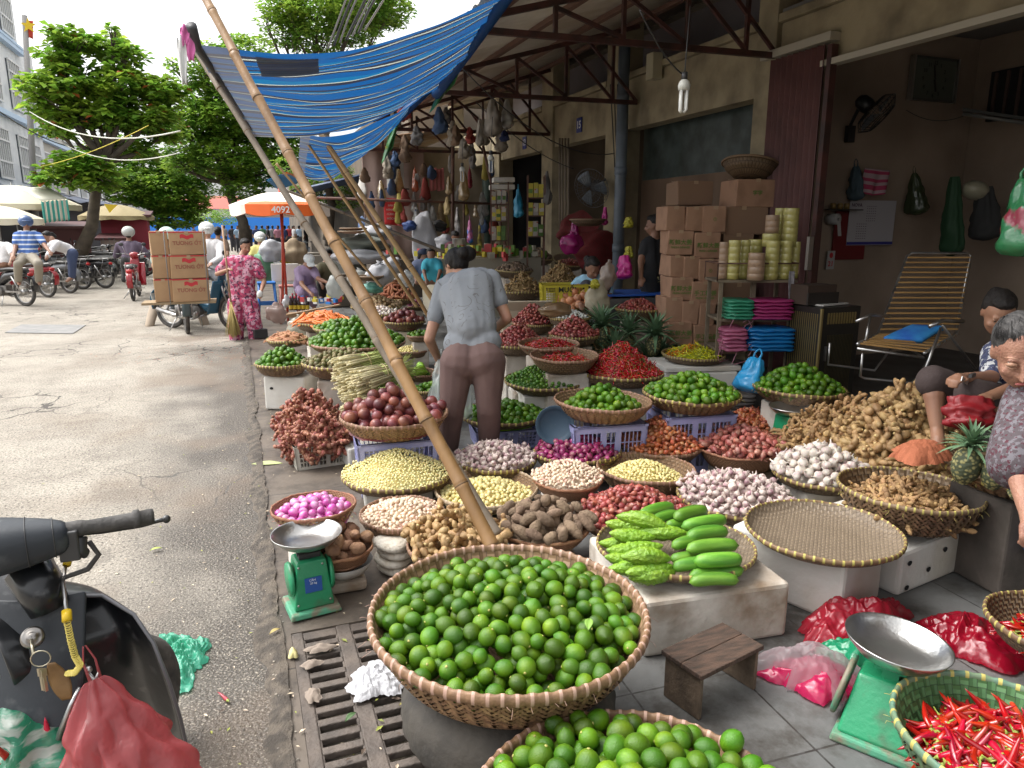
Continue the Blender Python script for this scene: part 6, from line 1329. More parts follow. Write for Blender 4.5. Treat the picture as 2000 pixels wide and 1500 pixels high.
 if hat=='cap':
  q=MB();q.sphere(P(0,-.01,.06),(.088*s,.10*s,.065*s),0,18,10,Rm);q.sphere(P(0,.11,.045),(.07*s,.07*s,.010*s),0,14,6,Rm);fuse(q,'cap',hatm,t,.01,1)
 return t,W,P
cl=lambda n_,c,c2=None,sc2=20,**k:M(n_,c,.85,c2,sc2,.25,120,**k)
gtee=cl('grey_tee',(.215,.245,.285),(.10,.10,.115),9,tex='voronoi',ramp=(.030,.045));brn=cl('mauve_brown_trousers',(.155,.095,.085),(.12,.072,.066),5)
# tee print: thin dark floral outlines
def print_mat(name,base,ink,s_,th_):
 m,n,l,b=nodemat(name);tc=n.new('ShaderNodeTexCoord');ns=n.new('ShaderNodeTexNoise');ns.inputs['Scale'].default_value=5;l.new(tc.outputs['Object'],ns.inputs[0])
 va=n.new('ShaderNodeVectorMath');va.operation='MULTIPLY_ADD';va.inputs[1].default_value=(.12,.12,.12);l.new(ns.outputs['Color'],va.inputs[0]);l.new(tc.outputs['Object'],va.inputs[2])
 v=n.new('ShaderNodeTexVoronoi');v.inputs['Scale'].default_value=s_;l.new(va.outputs[0],v.inputs['Vector']);w1=mth(n,l,'ABSOLUTE',mth(n,l,'SUBTRACT',mth(n,l,'FRACT',mth(n,l,'MULTIPLY',v.outputs['Distance'],3.2)),.5))
 k=mth(n,l,'MULTIPLY',mth(n,l,'LESS_THAN',w1,th_),noiz(n,l,tc.outputs['Object'],11,3,.5,.56));l.new(mixc(n,l,k,base,ink),b.inputs['Base Color']);b.inputs['Roughness'].default_value=.85
 t=n.new('ShaderNodeTexNoise');t.inputs['Scale'].default_value=14;l.new(tc.outputs['Object'],t.inputs[0]);bp=n.new('ShaderNodeBump');bp.inputs['Distance'].default_value=.012;bp.inputs['Strength'].default_value=.5;l.new(t.outputs[0],bp.inputs['Height']);l.new(bp.outputs[0],b.inputs['Normal']);return m
gtee=print_mat('grey_printed_tee',(.215,.23,.25),(.13,.13,.135),9.,.06)
def floral(name,base,a,b2,s_=26):
 m,n,l,b=nodemat(name);P=n.new('ShaderNodeTexCoord').outputs['Object'];c=mixc(n,l,noiz(n,l,P,s_,3,.5,.55),base,a);c=mixc(n,l,noiz(n,l,P,s_*1.7,3,.56,.6),c,b2);l.new(c,b.inputs['Base Color']);b.inputs['Roughness'].default_value=.85;return m
pinkf=floral('pink_floral_cotton',(.40,.05,.12),(.55,.30,.38),(.08,.02,.06),16);greyf=floral('grey_floral_blouse',(.07,.055,.062),(.135,.125,.14),(.07,.014,.024),60)
olds=M('aged_skin',(.34,.175,.115),.55,(.25,.11,.075),20,.45,130,sss=.05,ramp=(.35,.75));zig=floral('navy_white_blouse',(.05,.06,.12),(.55,.55,.55),(.03,.03,.07),30)
# the bent woman in the middle
D=4.82
W1_,WJ,WP=human('woman in a grey printed T-shirt and brown trousers bent over the stall, seen from behind',dict(head=(890,519,D+.42),neck=(900,543,D+.34),shL=(868,562,D+.24),shR=(958,545,D+.20),waist=(922,645,D+.04),hipL=(893,708,D-.02),hipR=(953,704,D-.04),knL=(884,800,D+.02),knR=(955,796,D),anL=(872,885,D+.20),anR=(955,875,D+.2),elL=(838,662,D+.18),wrL=(858,706,D+.38),elR=(990,622,D+.16),wrR=(955,655,D+.36)),1.02,.0085,gtee,brn,skin,(-.28,.80,-.55),(-.1,.55,.8),'bun',.42,True,1.12,foldamp=.006,hipr=1.13,parts=(((924,556,D+.13),.105,(926,640,D),.105),((905,560,D+.12),.10,(920,640,D-.01),.105),((880,575,D+.14),.07,(900,640,D+.02),.08),((936,556,D+.12),.085,(942,640,D+.01),.085)))
# plastic bags she holds
bagc=M('clear_plastic',(.62,.68,.66),.22,alpha=.42,spec=.6,bump=1,bscale=12);
def bag(lab,top,bot,w0,w1,m,seed=0,name='plastic_bag',cr=.012,cat='plastic bag',parent=None,n=28,mm=22,flat=.7,handles=True,group=None,closed=True):
 """a hanging carrier bag: gathered neck, bulging crumpled belly"""
 top,bot=V3(top),V3(bot);ax=bot-top;b=MB();u,v=basis(ax);vs=[];fs=[]
 for i in range(mm+1):
  t=i/mm;r=lerp(w0,w1,min(1,t**.75))*(1 if t<.85 else math.sqrt(max(.02,1-((t-.85)/.15)**2)));c=top.lerp(bot,t)
  for k in range(n):
   a=2*math.pi*k/n;rr=r*(1+.16*math.sin(a*7+seed)*(1-t)+0)+cr*min(1,.15+t*2)*noise.noise(V3((math.cos(a)*2.5,math.sin(a)*2.5,t*5+seed*3)))*2.4+cr*min(1,.1+t*2)*.8*noise.noise(V3((math.cos(a)*7,math.sin(a)*7,t*9+seed)))
   vs.append(c+u*math.cos(a)*rr+v*math.sin(a)*rr*flat)
 for i in range(mm):
  for k in range(n):fs.append((i*n+k,i*n+(k+1)%n,(i+1)*n+(k+1)%n,(i+1)*n+k))
 b.add(vs,fs)
 if handles:
  d=ax.normalized()
  for e in(-1,1):b.path([top+u*e*w0*.6+d*.02,top+u*e*w0*.8-d*.04,top+u*e*w0*.25-d*.07,top-d*.075+u*e*.002],[w0*.30,w0*.14,w0*.12,w0*.10],6)
 o=b.build(name,m,parent)
 return tag(o,lab,cat,group)if parent is None else o
bag('clear plastic bag the bent woman holds open in her left hand',WJ['wrL']+V3((0,-.03,.02)),at_d(850,800,D+.3),.03,.085,bagc,1);bag('clear plastic bag with dark fruit hanging between the bent woman\'s legs',at_d(920,735,D+.4),at_d(908,820,D+.45),.02,.075,bagc,4)
pile('passion_fruit',(0,0),0,.01,.01,'x')if False else None
# sweeper
D=10.65
SW,SJ,SP=human('sweeping woman in pink floral pyjamas holding a straw broom in the road',dict(head=(480,481,D),neck=(474,497,D+.02),shL=(498,513,D),shR=(447,513,D),waist=(474,562,D),hipL=(487,592,D),hipR=(461,592,D),knL=(497,632,D-.04),knR=(461,632,D-.05),anL=(500,668,D),anR=(462,670,D-.02),ftL=(514,676,D-.1),ftR=(457,678,D-.13),elL=(516,550,D-.02),wrL=(509,538+33,D-.2),elR=(424,535,D-.05),wrR=(444,527,D-.22)),.98,.012,pinkf,pinkf,skin,(.3,-.95,-.28),(0,-.1,1),'short',.5,False,1.35,loose=.018,foldamp=.012)
q=MB();q.sphere(SJ['wrL']+(SJ['wrL']-SJ['elL']).normalized()*.05,(.045,.045,.06),0,12,8);tag(q.build('glove',M('white_glove',(.7,.7,.68),.8)),'white cloth glove on the sweeping woman\'s left hand','glove')
t=thing('broom','long handled straw broom held by the sweeping woman','broom',at_d(455,655,D-.2));q=MB();q.tube(at_d(434,440,D-.25),at_d(452,600,D-.24),.013,n=8);q.build('handle',M('broom_stick',(.36,.22,.13),.6),t)
q=MB();rnd=random.Random(3);a=at_d(451,590,D-.24)
for i in range(160):e=at_d(456+rnd.gauss(0,6.5),654+rnd.gauss(0,3),D-.22+rnd.gauss(0,.05));q.path([a+V3((rnd.gauss(0,.006),rnd.gauss(0,.006),0)),a.lerp(e,.5),e],[.004,.004,.002],4)
q.build('bristles',M('broom_straw',(.42,.33,.12),.7,rand=.2),t)
t=thing('dustpan','dark dustpan standing on the ground beside the sweeping woman','dustpan',at_z(507,660,.02));p=at_z(507,660,.02);q=MB();q.tube(p+V3((0,0,.05)),p+V3((-.08,.05,.55)),.01,n=6);q.box(p+V3((0,0,.07)),(.2,.16,.13),R(20));q.build('pan',blk,t,bevel=.01)
# crouched woman in purple
D=11.3;lil=cl('lilac_cotton',(.34,.26,.40));capw=M('white_cap',(.66,.70,.70),.8)
human('crouching woman in lilac clothes and a white cap reaching towards the bottles',dict(head=(604,512,D-.15),neck=(598,518,D),shL=(612,528,D),shR=(582,530,D),waist=(594,550,D+.2),hipL=(606,565,D+.3),hipR=(588,565,D+.3),knL=(612,572,D-.1),knR=(590,572,D-.1),anL=(612,595,D+.1),anR=(590,595,D+.1),elL=(622,545,D-.1),wrL=(640,552,D-.2),elR=(590,556,D-.15),wrR=(606,572,D-.3)),1.,.016,lil,lil,skin,(.1,-.8,-.6),(0,-.5,.8),'short',.5,hat='cap',hatm=capw)
human('person in dark clothes squatting just right of the lilac woman',dict(head=(640,500,12),neck=(637,512,12),shL=(652,522,12),shR=(626,522,12),hipL=(648,560,12.1),hipR=(630,560,12.1),knL=(658,550,11.8),knR=(628,552,11.8),anL=(656,578,12),anR=(630,578,12),elL=(660,540,11.8),wrL=(650,552,11.6),elR=(620,540,11.8),wrR=(628,556,11.6)),1.,.02,cl('olive_cloth',(.12,.11,.06)),cl('black_cloth',(.03,.03,.03)),skin,(-.4,-.8,-.2),hair='short')
# woman in black
D=7.8;bl=cl('black_tee',(.018,.018,.020));
WB,WBJ,_=human('woman in black seen from behind next to the stacked cartons',dict(head=(1278,440,D),neck=(1280,462,D),shL=(1262,478,D),shR=(1300,478,D+.1),waist=(1280,530,D),hipL=(1270,560,D),hipR=(1292,560,D+.05),knL=(1270,640,D),knR=(1292,640,D),anL=(1270,700,D),anR=(1292,700,D),elL=(1252,508,D-.05),wrL=(1252,540,D-.2),elR=(1312,520,D+.1),wrR=(1300,545,D+.15)),1.,.012,bl,bl,skind,(-.75,.6,-.15),hair='bun',sleeve=.42)
q=MB();a=WBJ['waist']-V3((0,0,.08));q.lathe([(.122,-.03),(.124,.0),(.122,.03)],32,a,sx=1.12);tag(q.build('belt',floral('gold_lace',(.02,.02,.02),(.45,.40,.18),(.02,.02,.02),40)),'gold lace belt at the waist of the woman in black','belt')
# squatting woman in light blue
D=7.6;lb=cl('light_blue_tee',(.30,.52,.66));dgr=cl('dark_grey_cloth',(.05,.05,.06))
human('squatting woman in a light blue T-shirt sorting the big brown onions',dict(head=(1157,524,D-.1),neck=(1158,542,D),shL=(1184,552,D),shR=(1132,552,D),waist=(1158,578,D+.2),hipL=(1170,592,D+.3),hipR=(1150,592,D+.3),knL=(1180,560,D-.1),knR=(1146,560,D-.12),anL=(1176,600,D),anR=(1148,600,D),elR=(1115,572,D-.1),wrR=(1132,592,D-.35),elL=(1190,580,D-.1),wrL=(1170,594,D-.3)),.98,.011,lb,dgr,skind,(.1,-.85,-.5),(0,-.4,.9),'bun',.45)
# seated woman on the right
D=3.75;dbr=cl('dark_brown_trousers',(.055,.038,.036))
_,SJ3,_=human('woman seated low in a navy and white blouse, peeling with a small knife',dict(head=(1950,612,D),neck=(1965,655,D+.05),shL=(2030,690,D),shR=(1945,690,D+.05),waist=(1985,770,D+.2),hipL=(2010,800,D+.25),hipR=(1965,800,D+.25),knL=(1900,770,D-.2),knR=(1822,745,D+.05),anL=(1965,820,D-.1),anR=(1830,835,D),elR=(1935,738,D-.1),wrR=(1880,738,D-.25),elL=(2000,750,D-.2),wrL=(1930,775,D-.3)),1.,.010,zig,dbr,skind,(-.6,-.7,-.5),(-.2,-.3,.9),'bun',.55,True,1.15,leg=.05)
q=MB();a=SJ3['wrR']+V3((-.05,-.05,0));q.box(a,(.10,.004,.022),R(20),0,0,R(20));q.box(a+V3((.06,.01,.02)),(.06,.014,.018),R(20),1);tag(q.build('knife',[chrome,blk]),'small knife in the seated woman\'s hand','knife')
bag('red plastic bag hanging from the seated woman\'s knee over the ginger',at_d(1892,778,3.4),at_d(1895,838,3.35),.085,.105,M('red_plastic',(.19,.006,.010),.5,bump=.8,bscale=14),3,cr=.022,flat=.5,handles=False)
# old woman at the right edge
D=2.22
OW,OJ,OP=human('old woman with grey hair leaning in from the right edge, in a grey floral blouse',dict(head=(1992,688,D),neck=(2035,720,D+.12),shL=(2120,790,D+.1),shR=(2015,790,D+.02),waist=(2140,950,D+.25),hipL=(2185,1010,D+.3),hipR=(2110,1010,D+.25),knL=(2165,1150,D+.1),knR=(2090,1150,D),anL=(2165,1300,D+.3),anR=(2090,1300,D+.15),elR=(1985,905,D-.08),wrR=(2008,1000,D-.2),elL=(2110,930,D-.1),wrL=(2060,1020,D-.3)),.98,.010,greyf,cl('navy_trousers',(.02,.025,.05)),olds,(-.62,-.62,-.42),(-.28,-.12,.95),'recede',.78,True,1.2,hairmat=greyhair,loose=.02,foldamp=.008)
q=MB();rs_=random.Random(6)
for i in range(150):
 a=rs_.uniform(-1.15,1.15);z0_=rs_.uniform(-.01,.02);r0_=.080;st_=[(r0_*math.sin(a)*1.0,.074*math.cos(a)-.018,.062+z0_*.5+.018*math.cos(a)),(.072*math.sin(a),.03*math.cos(a)-.03,.108+.01*math.cos(a)-.02*abs(math.sin(a))),(.05*math.sin(a),-.05,.118-.02*abs(math.sin(a))),(.02*math.sin(a),-.115,.05)];q.path([OP(x*1.02+rs_.gauss(0,.002),y,z+rs_.gauss(0,.003))for x,y,z in st_],[.0006,.0012,.0012,.0008],4)
q.build('hair_strands',greyhair,OW)
# wrinkled brow and cheeks of the old woman
for e in(-1,1):
 q=MB();q.path([OP(e*.018,.088,.012),OP(e*.032,.088,.0155),OP(e*.046,.078,.010)],[.0045,.0075,.003],6);q.path([OP(e*.018,.085,.001),OP(e*.032,.085,-.0015),OP(e*.046,.076,.003)],[.003,.005,.002],6);q.path([OP(e*.016,.090,.034),OP(e*.034,.088,.040),OP(e*.05,.074,.034)],[.002,.003,.001],5);q.build('eyelid',skin,OW)
 # riders and street people
purp=cl('purple_jacket',(.10,.075,.11));helg=M('silver_helmet',(.45,.46,.43),.25,coat=.5);Dr=17.35
human('man in a purple jacket and silver helmet riding away on the red motorbike',dict(head=(251,457,Dr),neck=(252,470,Dr),shL=(232,479,Dr),shR=(272,479,Dr),waist=(256,498,Dr),hipL=(247,508,Dr),hipR=(262,508,Dr),knL=(243,520,Dr+.5),knR=(276,522,Dr+.5),anL=(243,548,Dr+.4),anR=(275,550,Dr+.4),elL=(226,500,Dr+.1),wrL=(236,495,Dr+.6),elR=(288,497,Dr+.1),wrR=(286,494,Dr+.6)),1.2,.02,purp,cl('black_cloth',(.03,.03,.03)),skind,(0,1,0),hat='helmet',hatm=helg,sleeve=1,hair='short')
khak=cl('khaki_trousers',(.36,.29,.22));Db=11.9
human('rider hidden behind the six cartons, khaki trouser legs spread and feet on the road',dict(head=(326,462,Db+.8),neck=(328,478,Db+.8),shL=(305,490,Db+.8),shR=(352,490,Db+.8),waist=(335,540,Db+.6),hipL=(322,578,Db+.45),hipR=(368,580,Db+.45),knL=(302,598,Db+.3),knR=(388,600,Db+.3),anL=(291,640,Db+.1),anR=(402,636,Db+.3),ftL=(278,654,Db+.05),ftR=(404,646,Db+.2),elL=(300,520,Db+.8),wrL=(318,520,Db+1.2),elR=(358,520,Db+.8),wrR=(350,520,Db+1.2)),1.1,.014,cl('faded_green',(.4,.5,.45)),khak,skin,(-.2,1,0),hat='helmet',hatm=M('mint_helmet',(.50,.66,.58),.3,coat=.4),sleeve=.5,hair='short')
for e,(px,py)in(('left',(281,653)),('right',(406,645))):
 p=at_d(px,py,Db+.05);tag(MB().sphere(p-V3((0,0,.0)),(.055,.12,.03),0,14,8,rotm(0,0,R(70))).build('sandal',M('cream_rubber',(.62,.56,.44),.7)),'cream rubber sandal on the hidden rider\'s %s foot'%e,'sandal')
def stripes(name,a,b2,f_):
 m,n,l,b=nodemat(name);s=n.new('ShaderNodeSeparateXYZ');l.new(n.new('ShaderNodeTexCoord').outputs['Object'],s.inputs[0]);k=mth(n,l,'LESS_THAN',mth(n,l,'FRACT',mth(n,l,'MULTIPLY',s.outputs[2],f_)),.32);l.new(mixc(n,l,k,a,b2),b.inputs['Base Color']);b.inputs['Roughness'].default_value=.8;return m
Ds=14.6
human('man in a blue and white striped shirt and blue helmet astride a parked motorbike',dict(head=(51,437,Ds),neck=(52,452,Ds),shL=(75,460,Ds),shR=(33,460,Ds),waist=(55,490,Ds),hipL=(62,502,Ds),hipR=(48,502,Ds),knL=(75,515,Ds-.4),knR=(35,515,Ds-.4),anL=(76,550,Ds),anR=(36,550,Ds),elL=(88,480,Ds-.1),wrL=(97,492,Ds-.4),elR=(30,482,Ds-.1),wrR=(26,500,Ds-.4)),1.1,.013,stripes('blue_striped_polo',(.05,.12,.35),(.5,.55,.62),11),cl('khaki_shorts',(.28,.25,.2)),skind,(.3,-.95,0),hat='helmet',hatm=M('blue_helmet',(.04,.09,.22),.3,coat=.4))
wsh=cl('white_blouse',(.72,.70,.70))
human('dark haired woman in a white blouse leaning over the parked motorbikes',dict(head=(92,463,15.6),neck=(101,466,15.6),shL=(112,476,15.4),shR=(100,480,15.8),waist=(132,486,15.8),hipL=(142,495,15.7),hipR=(140,498,16),elL=(100,490,15.3),wrL=(92,500,15.1),elR=(98,492,15.9),wrR=(92,502,15.7),knL=(142,515,15.7),knR=(140,518,16),anL=(142,540,15.8),anR=(140,540,16)),1.05,.016,wsh,cl('blue_jeans',(.05,.07,.14)),skind,(-.9,-.3,-.5),(-.5,0,.8),hair='tail',sleeve=1)
human('person in a white shirt half hidden at the left edge under the umbrella',dict(head=(-18,470,15),neck=(-12,478,15),shL=(20,482,15),shR=(-15,482,15),hipL=(15,515,15),hipR=(-10,515,15),elL=(25,500,14.8),wrL=(20,512,14.6),elR=(-20,500,15),wrR=(-10,510,15)),1.1,.02,wsh,None,skind,(-1,0,0))
human('rider in white with a face mask and pale helmet on the blue motorbike',dict(head=(404,452,12.6),neck=(406,468,12.6),shL=(430,478,12.6),shR=(388,478,12.6),waist=(410,520,12.8),hipL=(418,535,12.8),hipR=(402,535,12.8),knL=(428,545,12.4),knR=(392,545,12.4),anL=(424,590,12.6),anR=(396,590,12.6),elL=(430,505,12.4),wrL=(412,515,12.1),elR=(385,505,12.4),wrR=(390,515,12.1)),1.08,.016,wsh,cl('grey_slacks',(.15,.15,.16)),skin,(.2,-1,0),hat='helmet',hatm=M('white_helmet',(.65,.66,.64),.3,coat=.4),sleeve=1)
human('woman in a brown top with her hair tied up standing behind the sweeper',dict(head=(426,453,15.5),neck=(426,466,15.5),shL=(440,474,15.5),shR=(414,474,15.5),hipL=(432,520,15.5),hipR=(420,520,15.5),knL=(432,550,15.5),knR=(421,550,15.5),anL=(432,580,15.5),anR=(421,580,15.5),elL=(445,495,15.4),wrL=(440,512,15.3),elR=(410,495,15.5),wrR=(414,512,15.4)),1.,.018,cl('brown_top',(.13,.085,.06)),cl('black_cloth',(.03,.03,.03)),skind,(.3,1,0),hair='bun')
human('woman in a yellow shirt and pale helmet near the orange umbrella pole',dict(head=(508,467,14.5),neck=(508,480,14.5),shL=(524,487,14.5),shR=(494,487,14.5),hipL=(516,525,14.5),hipR=(500,525,14.5),elL=(528,505,14.4),wrL=(522,520,14.2),elR=(490,505,14.4),wrR=(495,520,14.2)),.95,.018,cl('yellow_shirt',(.52,.48,.16)),None,skin,(0,-1,-.2),hat='helmet',hatm=MC['white_helmet'])
human('child in a turquoise shirt beside the sacks behind the bent woman',dict(head=(842,498,9.6),neck=(843,509,9.6),shL=(856,515,9.6),shR=(832,515,9.6),hipL=(852,545,9.7),hipR=(838,545,9.7),elL=(860,530,9.5),wrL=(855,545,9.4),elR=(828,530,9.5),wrR=(832,545,9.4)),.8,.014,cl('turquoise_tee',(.06,.40,.50)),None,skind,(-.2,-1,0))
human('boy in a navy cap turned away beside the child in turquoise',dict(head=(828,500,9.9),neck=(826,510,9.9),shL=(836,517,9.9),shR=(812,517,9.9),hipL=(832,545,9.9),hipR=(818,545,9.9),elL=(838,532,9.8),wrL=(834,545,9.7),elR=(808,532,9.8),wrR=(812,545,9.7)),.85,.016,cl('slate_tee',(.12,.14,.22)),None,skind,(.7,-.6,0),hat='cap',hatm=M('navy_cap',(.03,.04,.08),.8))
human('stallholder in a dark shirt bending over a steel pot among the sacks',dict(head=(889,464,11.6),neck=(888,475,11.6),shL=(903,482,11.6),shR=(874,482,11.6),hipL=(898,520,11.7),hipR=(880,520,11.7),elL=(905,500,11.4),wrL=(895,505,11.2),elR=(868,500,11.4),wrR=(876,503,11.2)),.9,.016,cl('plum_shirt',(.12,.03,.05)),None,skind,(0,-.9,-.4))
# far crowd: a few figures copied with different clothes
cols=[('white',(.6,.6,.6)),('black',(.03,.03,.035)),('dark blue',(.04,.06,.16)),('green',(.06,.16,.08)),('red',(.35,.04,.05)),('light blue',(.3,.42,.55)),('grey',(.2,.2,.21)),('pink',(.55,.25,.32))]
crowd=[(455,1,46),(466,5,44),(476,0,40),(489,1,48),(502,2,45),(514,3,50),(524,1,42),(534,6,47),(544,7,44),(556,2,40),(566,4,50),(575,0,45),(586,5,48),(598,1,42),(440,6,52),(395,3,55),(380,2,50),(330,1,40),(310,4,43)]
cp={}
WHO=['first','second','third','fourth','fifth','sixth'];used={}
for i,(px,ci,d)in enumerate(crowd):
 n_,c=cols[ci];used[ci]=used.get(ci,0)+1;g0_=at_z(px,474+0,0);base=at_d(px,470,d);z0=base.z
 lab='distant person in %s, %s such figure from the left in the far crowd'%(n_,WHO[used[ci]-1])
 if ci not in cp:
  def pz(h,dx,dy=0):p=V3((base.x+dx,base.y+dy,h));x,y,dd=proj(p);return(x,y,dd)
  t_,_,_=human(lab,dict(head=pz(1.52,0),neck=pz(1.38,0),shL=pz(1.32,.17),shR=pz(1.32,-.17),hipL=pz(.85,.08),hipR=pz(.85,-.08),knL=pz(.45,.09),knR=pz(.45,-.09),anL=pz(.06,.1),anR=pz(.06,-.1),elL=pz(1.05,.23),wrL=pz(.85,.22,-.1),elR=pz(1.05,-.23),wrR=pz(.85,-.22,-.1)),1.05,.035,cl('crowd_'+n_.replace(' ','_'),c),cl('crowd_trousers',(.05,.05,.06)),skind,(random.Random(i).choice((-1,0,1)),random.Random(i).choice((-1,1)),0),hands=False)
  cp[ci]=t_
 else:t_=copy_tree(cp[ci],(base.x,base.y,cp[ci].location.z),i*1.3,lab)
 t_['group']='people in the far crowd';t_['label']=lab
 # ================================================================ FOREGROUND THINGS
gpaint=M('green_enamel',(.02,.27,.12),.38,(.07,.11,.06),9,.2,60,coat=.2,detail=9,ramp=(.56,.74));gpaint2=M('worn_green_edge',(.08,.30,.18),.5,(.20,.17,.12),16,.3,detail=9,ramp=(.45,.6));steel=M('scratched_steel',(.55,.55,.54),.28,(.36,.34,.31),7,.12,90,metal=.95,ramp=(.45,.75));bluel=M('blue_label',(.02,.09,.35),.4)
def pan(t,c,r,dp=.045,tilt=None,m=steel):
 q=MB();q.lathe([(.001,0),(r*.45,0),(r*.75,dp*.22),(r*.95,dp*.75),(r,dp),(r+.004,dp+.002),(r+.002,dp-.004),(r*.96,dp*.70),(r*.76,dp*.16),(r*.45,-.004),(.001,-.004)],48,c,0,tiltm(c,tilt));return q.build('pan',m,t)
p=at_z(612,1200,.022)+V3((0,.08,0));t=thing('weighing_scale','small green market scale with a steel pan beside the kerb','scale',p)
T=Matrix.Translation(p)@Matrix.Rotation(R(8),4,'Z')
def tb(q,c,s,taper=1.,mi=0):
 b=MB();b.box(c,s,taper=taper);q.add([T@V3(v)for v in b.v],b.f,mi,False)
q=MB();tb(q,(0,0,.012),(.205,.20,.024),1.06);q.build('base',gpaint2,t,bevel=.006)
q=MB();vs=[(-.085,-.075,.024),(.085,-.075,.024),(.085,.075,.024),(-.085,.075,.024),(-.062,-.058,.235),(.062,-.058,.235),(.062,.058,.235),(-.062,.058,.235)];q.add([T@V3(v)for v in vs],[(0,3,2,1),(4,5,6,7),(0,1,5,4),(1,2,6,5),(2,3,7,6),(3,0,4,7)],0,False);q.build('housing',gpaint,t,bevel=.008)
for e in(-1,1):
 q=MB();q.lathe([(.001,0),(.074,0),(.076,.006),(.072,.016),(.001,.02)],32,(0,0,0));m=T@Matrix.Translation((e*.076,0,.145))@Matrix.Rotation(e*R(90),4,'Y');q.v=[tuple(m@V3(v))for v in q.v];q.build('dial',gpaint,t)
q=MB();tb(q,(0,0,.248),(.09,.06,.022));tb(q,(-.045,0,.27),(.008,.02,.045));tb(q,(.045,0,.27),(.008,.02,.045));tb(q,(0,0,.285),(.11,.014,.012));q.build('bracket',blk,t)
q=MB();vs=[(-.036,-.0725,.10),(.036,-.0725,.10),(.036,-.0672,.165),(-.036,-.0672,.165)];q.add([T@V3(v)for v in vs],[(0,1,2,3)],0,False);lb_=q.build('label',bluel,t,solid=.002)
q=MB()
for i in range(4):text_mb(q,('CÂN','20 kg','100 g','Max 20')[i],.013,T@facing((-.004+.004*(i%2),-.0725+i*.0012,.155-i*.015),(0,-1,.08)),depth=.0003)
q.build('lettering',M('pale_print',(.6,.65,.75),.5),lb_)
q=MB()
for x,z in((-.055,.215),(.045,.215),(-.068,.05),(.068,.05)):q.sphere(T@V3((x,-.073+(z-.024)*.08,z)),.006,0,8,6)
q.build('screws',chrome,t)
pc=at_z(603,1052,.30);pan(t,T@V3((0,0,.294)),.145,.05)
# large scale on the right
pc=at_d(1785,1290,2.03);t=thing('weighing_scale','large green scale with a big steel pan in the right foreground','scale',(pc.x+.02,pc.y-.02,.022))
cA,cB,cC=at_z(1622,1440,.03),at_z(1748,1342,.03),at_z(1800,1512,.03);dx_=(cC-cA).normalized();rz=math.atan2(dx_.y,dx_.x);dy_=V3((-dx_.y,dx_.x,0));ctr=cA+dx_*.13+dy_*.115;T=Matrix.Translation((ctr.x,ctr.y,.022))@Matrix.Rotation(rz,4,'Z')
q=MB();tb(q,(0,0,.014),(.26,.23,.028),1.05);q.build('base',gpaint2,t,bevel=.008)
q=MB();vs=[(-.12,-.10,.028),(.12,-.10,.028),(.12,.10,.028),(-.12,.10,.028),(-.09,.0,.20),(.09,.0,.20),(.09,.095,.20),(-.09,.095,.20)];q.add([T@V3(v)for v in vs],[(0,3,2,1),(4,5,6,7),(0,1,5,4),(1,2,6,5),(2,3,7,6),(3,0,4,7)],0,False);q.build('housing',gpaint,t,bevel=.01)
q=MB();q.lathe([(.001,.0),(.098,0),(.105,.004),(.105,.014),(.096,.018)],40,(0,0,0));m=T@Matrix.Translation((-.125,.035,.12))@Matrix.Rotation(R(-78),4,'Y');q.v=[tuple(m@V3(v))for v in q.v];q.build('dial_ring',gpaint2,t)
q=MB();q.lathe([(.001,.012),(.095,.012)],40,(0,0,0));q.v=[tuple(m@V3(v))for v in q.v];q.build('dial_glass',M('dial_glass',(.45,.45,.38),.1),t)
q=MB();tb(q,(0,.03,.215),(.05,.03,.03));tb(q,(0,.07,.215),(.05,.03,.03));tb(q,(0,.05,.235),(.10,.08,.012));q.build('bracket',gpaint,t)
pc=V3((ctr+dy_*.05).to_tuple());pc.z=.29;pan(t,pc,.155,.06,Euler((R(3),R(4),0)))
# far basin scale
pc=at_d(1546,808,4.9);t=thing('weighing_scale','steel dish of a scale standing behind the white garlic','scale',(pc.x,pc.y,.022));pan(t,pc,.15,.05);q=MB();q.box((pc.x,pc.y,(pc.z+.02)/2),(.16,.14,pc.z-.03),taper=1.3);q.build('housing',gpaint,t,bevel=.01)
# bowl under yams
c,Rr,dp,zb=BPOS['yam_left'];q=MB();q.lathe([(.001,0),(.06,0),(.11,.03),(.135,.075),(.132,.075),(.105,.032),(.055,.006),(.001,.006)],36,(c.x+.015,c.y-.01,zb-.04));tag(q.build('enamel_bowl',M('enamel_bowl',(.55,.55,.52),.3,(.35,.33,.3),6)),'pale enamel bowl under the small basket of yams','bowl')
foamblock('low foam slab under the enamel bowl and yams',quad((c.x+.02,c.y),.09,.08,0),.02,zb-.045,foam)
# stool
ws_=M('old_stool_wood',(.105,.062,.042),.75,(.045,.030,.022),12,.6,60,stretch=(1,5,1),detail=8);wsl=M('stool_side_wood',(.17,.12,.08),.8,(.085,.06,.04),14,.5,60,stretch=(3,1,1))
zt=.20;TL,TB,TR,TF=[at_z(*q_,zt)for q_ in((1290,1270),(1412,1213),(1492,1262),(1372,1320))]
cc=(TL+TB+TR+TF)/4;ex=((TB-TL)+(TR-TF)).normalized();ey=V3((-ex.y,ex.x,0));lx=((TB-TL).length+(TR-TF).length)/2;ly=((TF-TL).length+(TR-TB).length)/2
t=thing('wooden_stool','low worn wooden stool on the tiles in front of the foam blocks','stool',(cc.x,cc.y,.02));rz=math.atan2(ex.y,ex.x)
def rb_(q,x,y,z,sx,sy,sz,mi=0):q.box((cc.x+ex.x*x+ey.x*y,cc.y+ex.y*x+ey.y*y,z),(sx,sy,sz),rz,mi)
q=MB()
for i in range(2):rb_(q,0,(i-.5)*ly/2,zt-.009,lx,ly/2-.002,.018)
q.build('seat',ws_,t,bevel=.003)
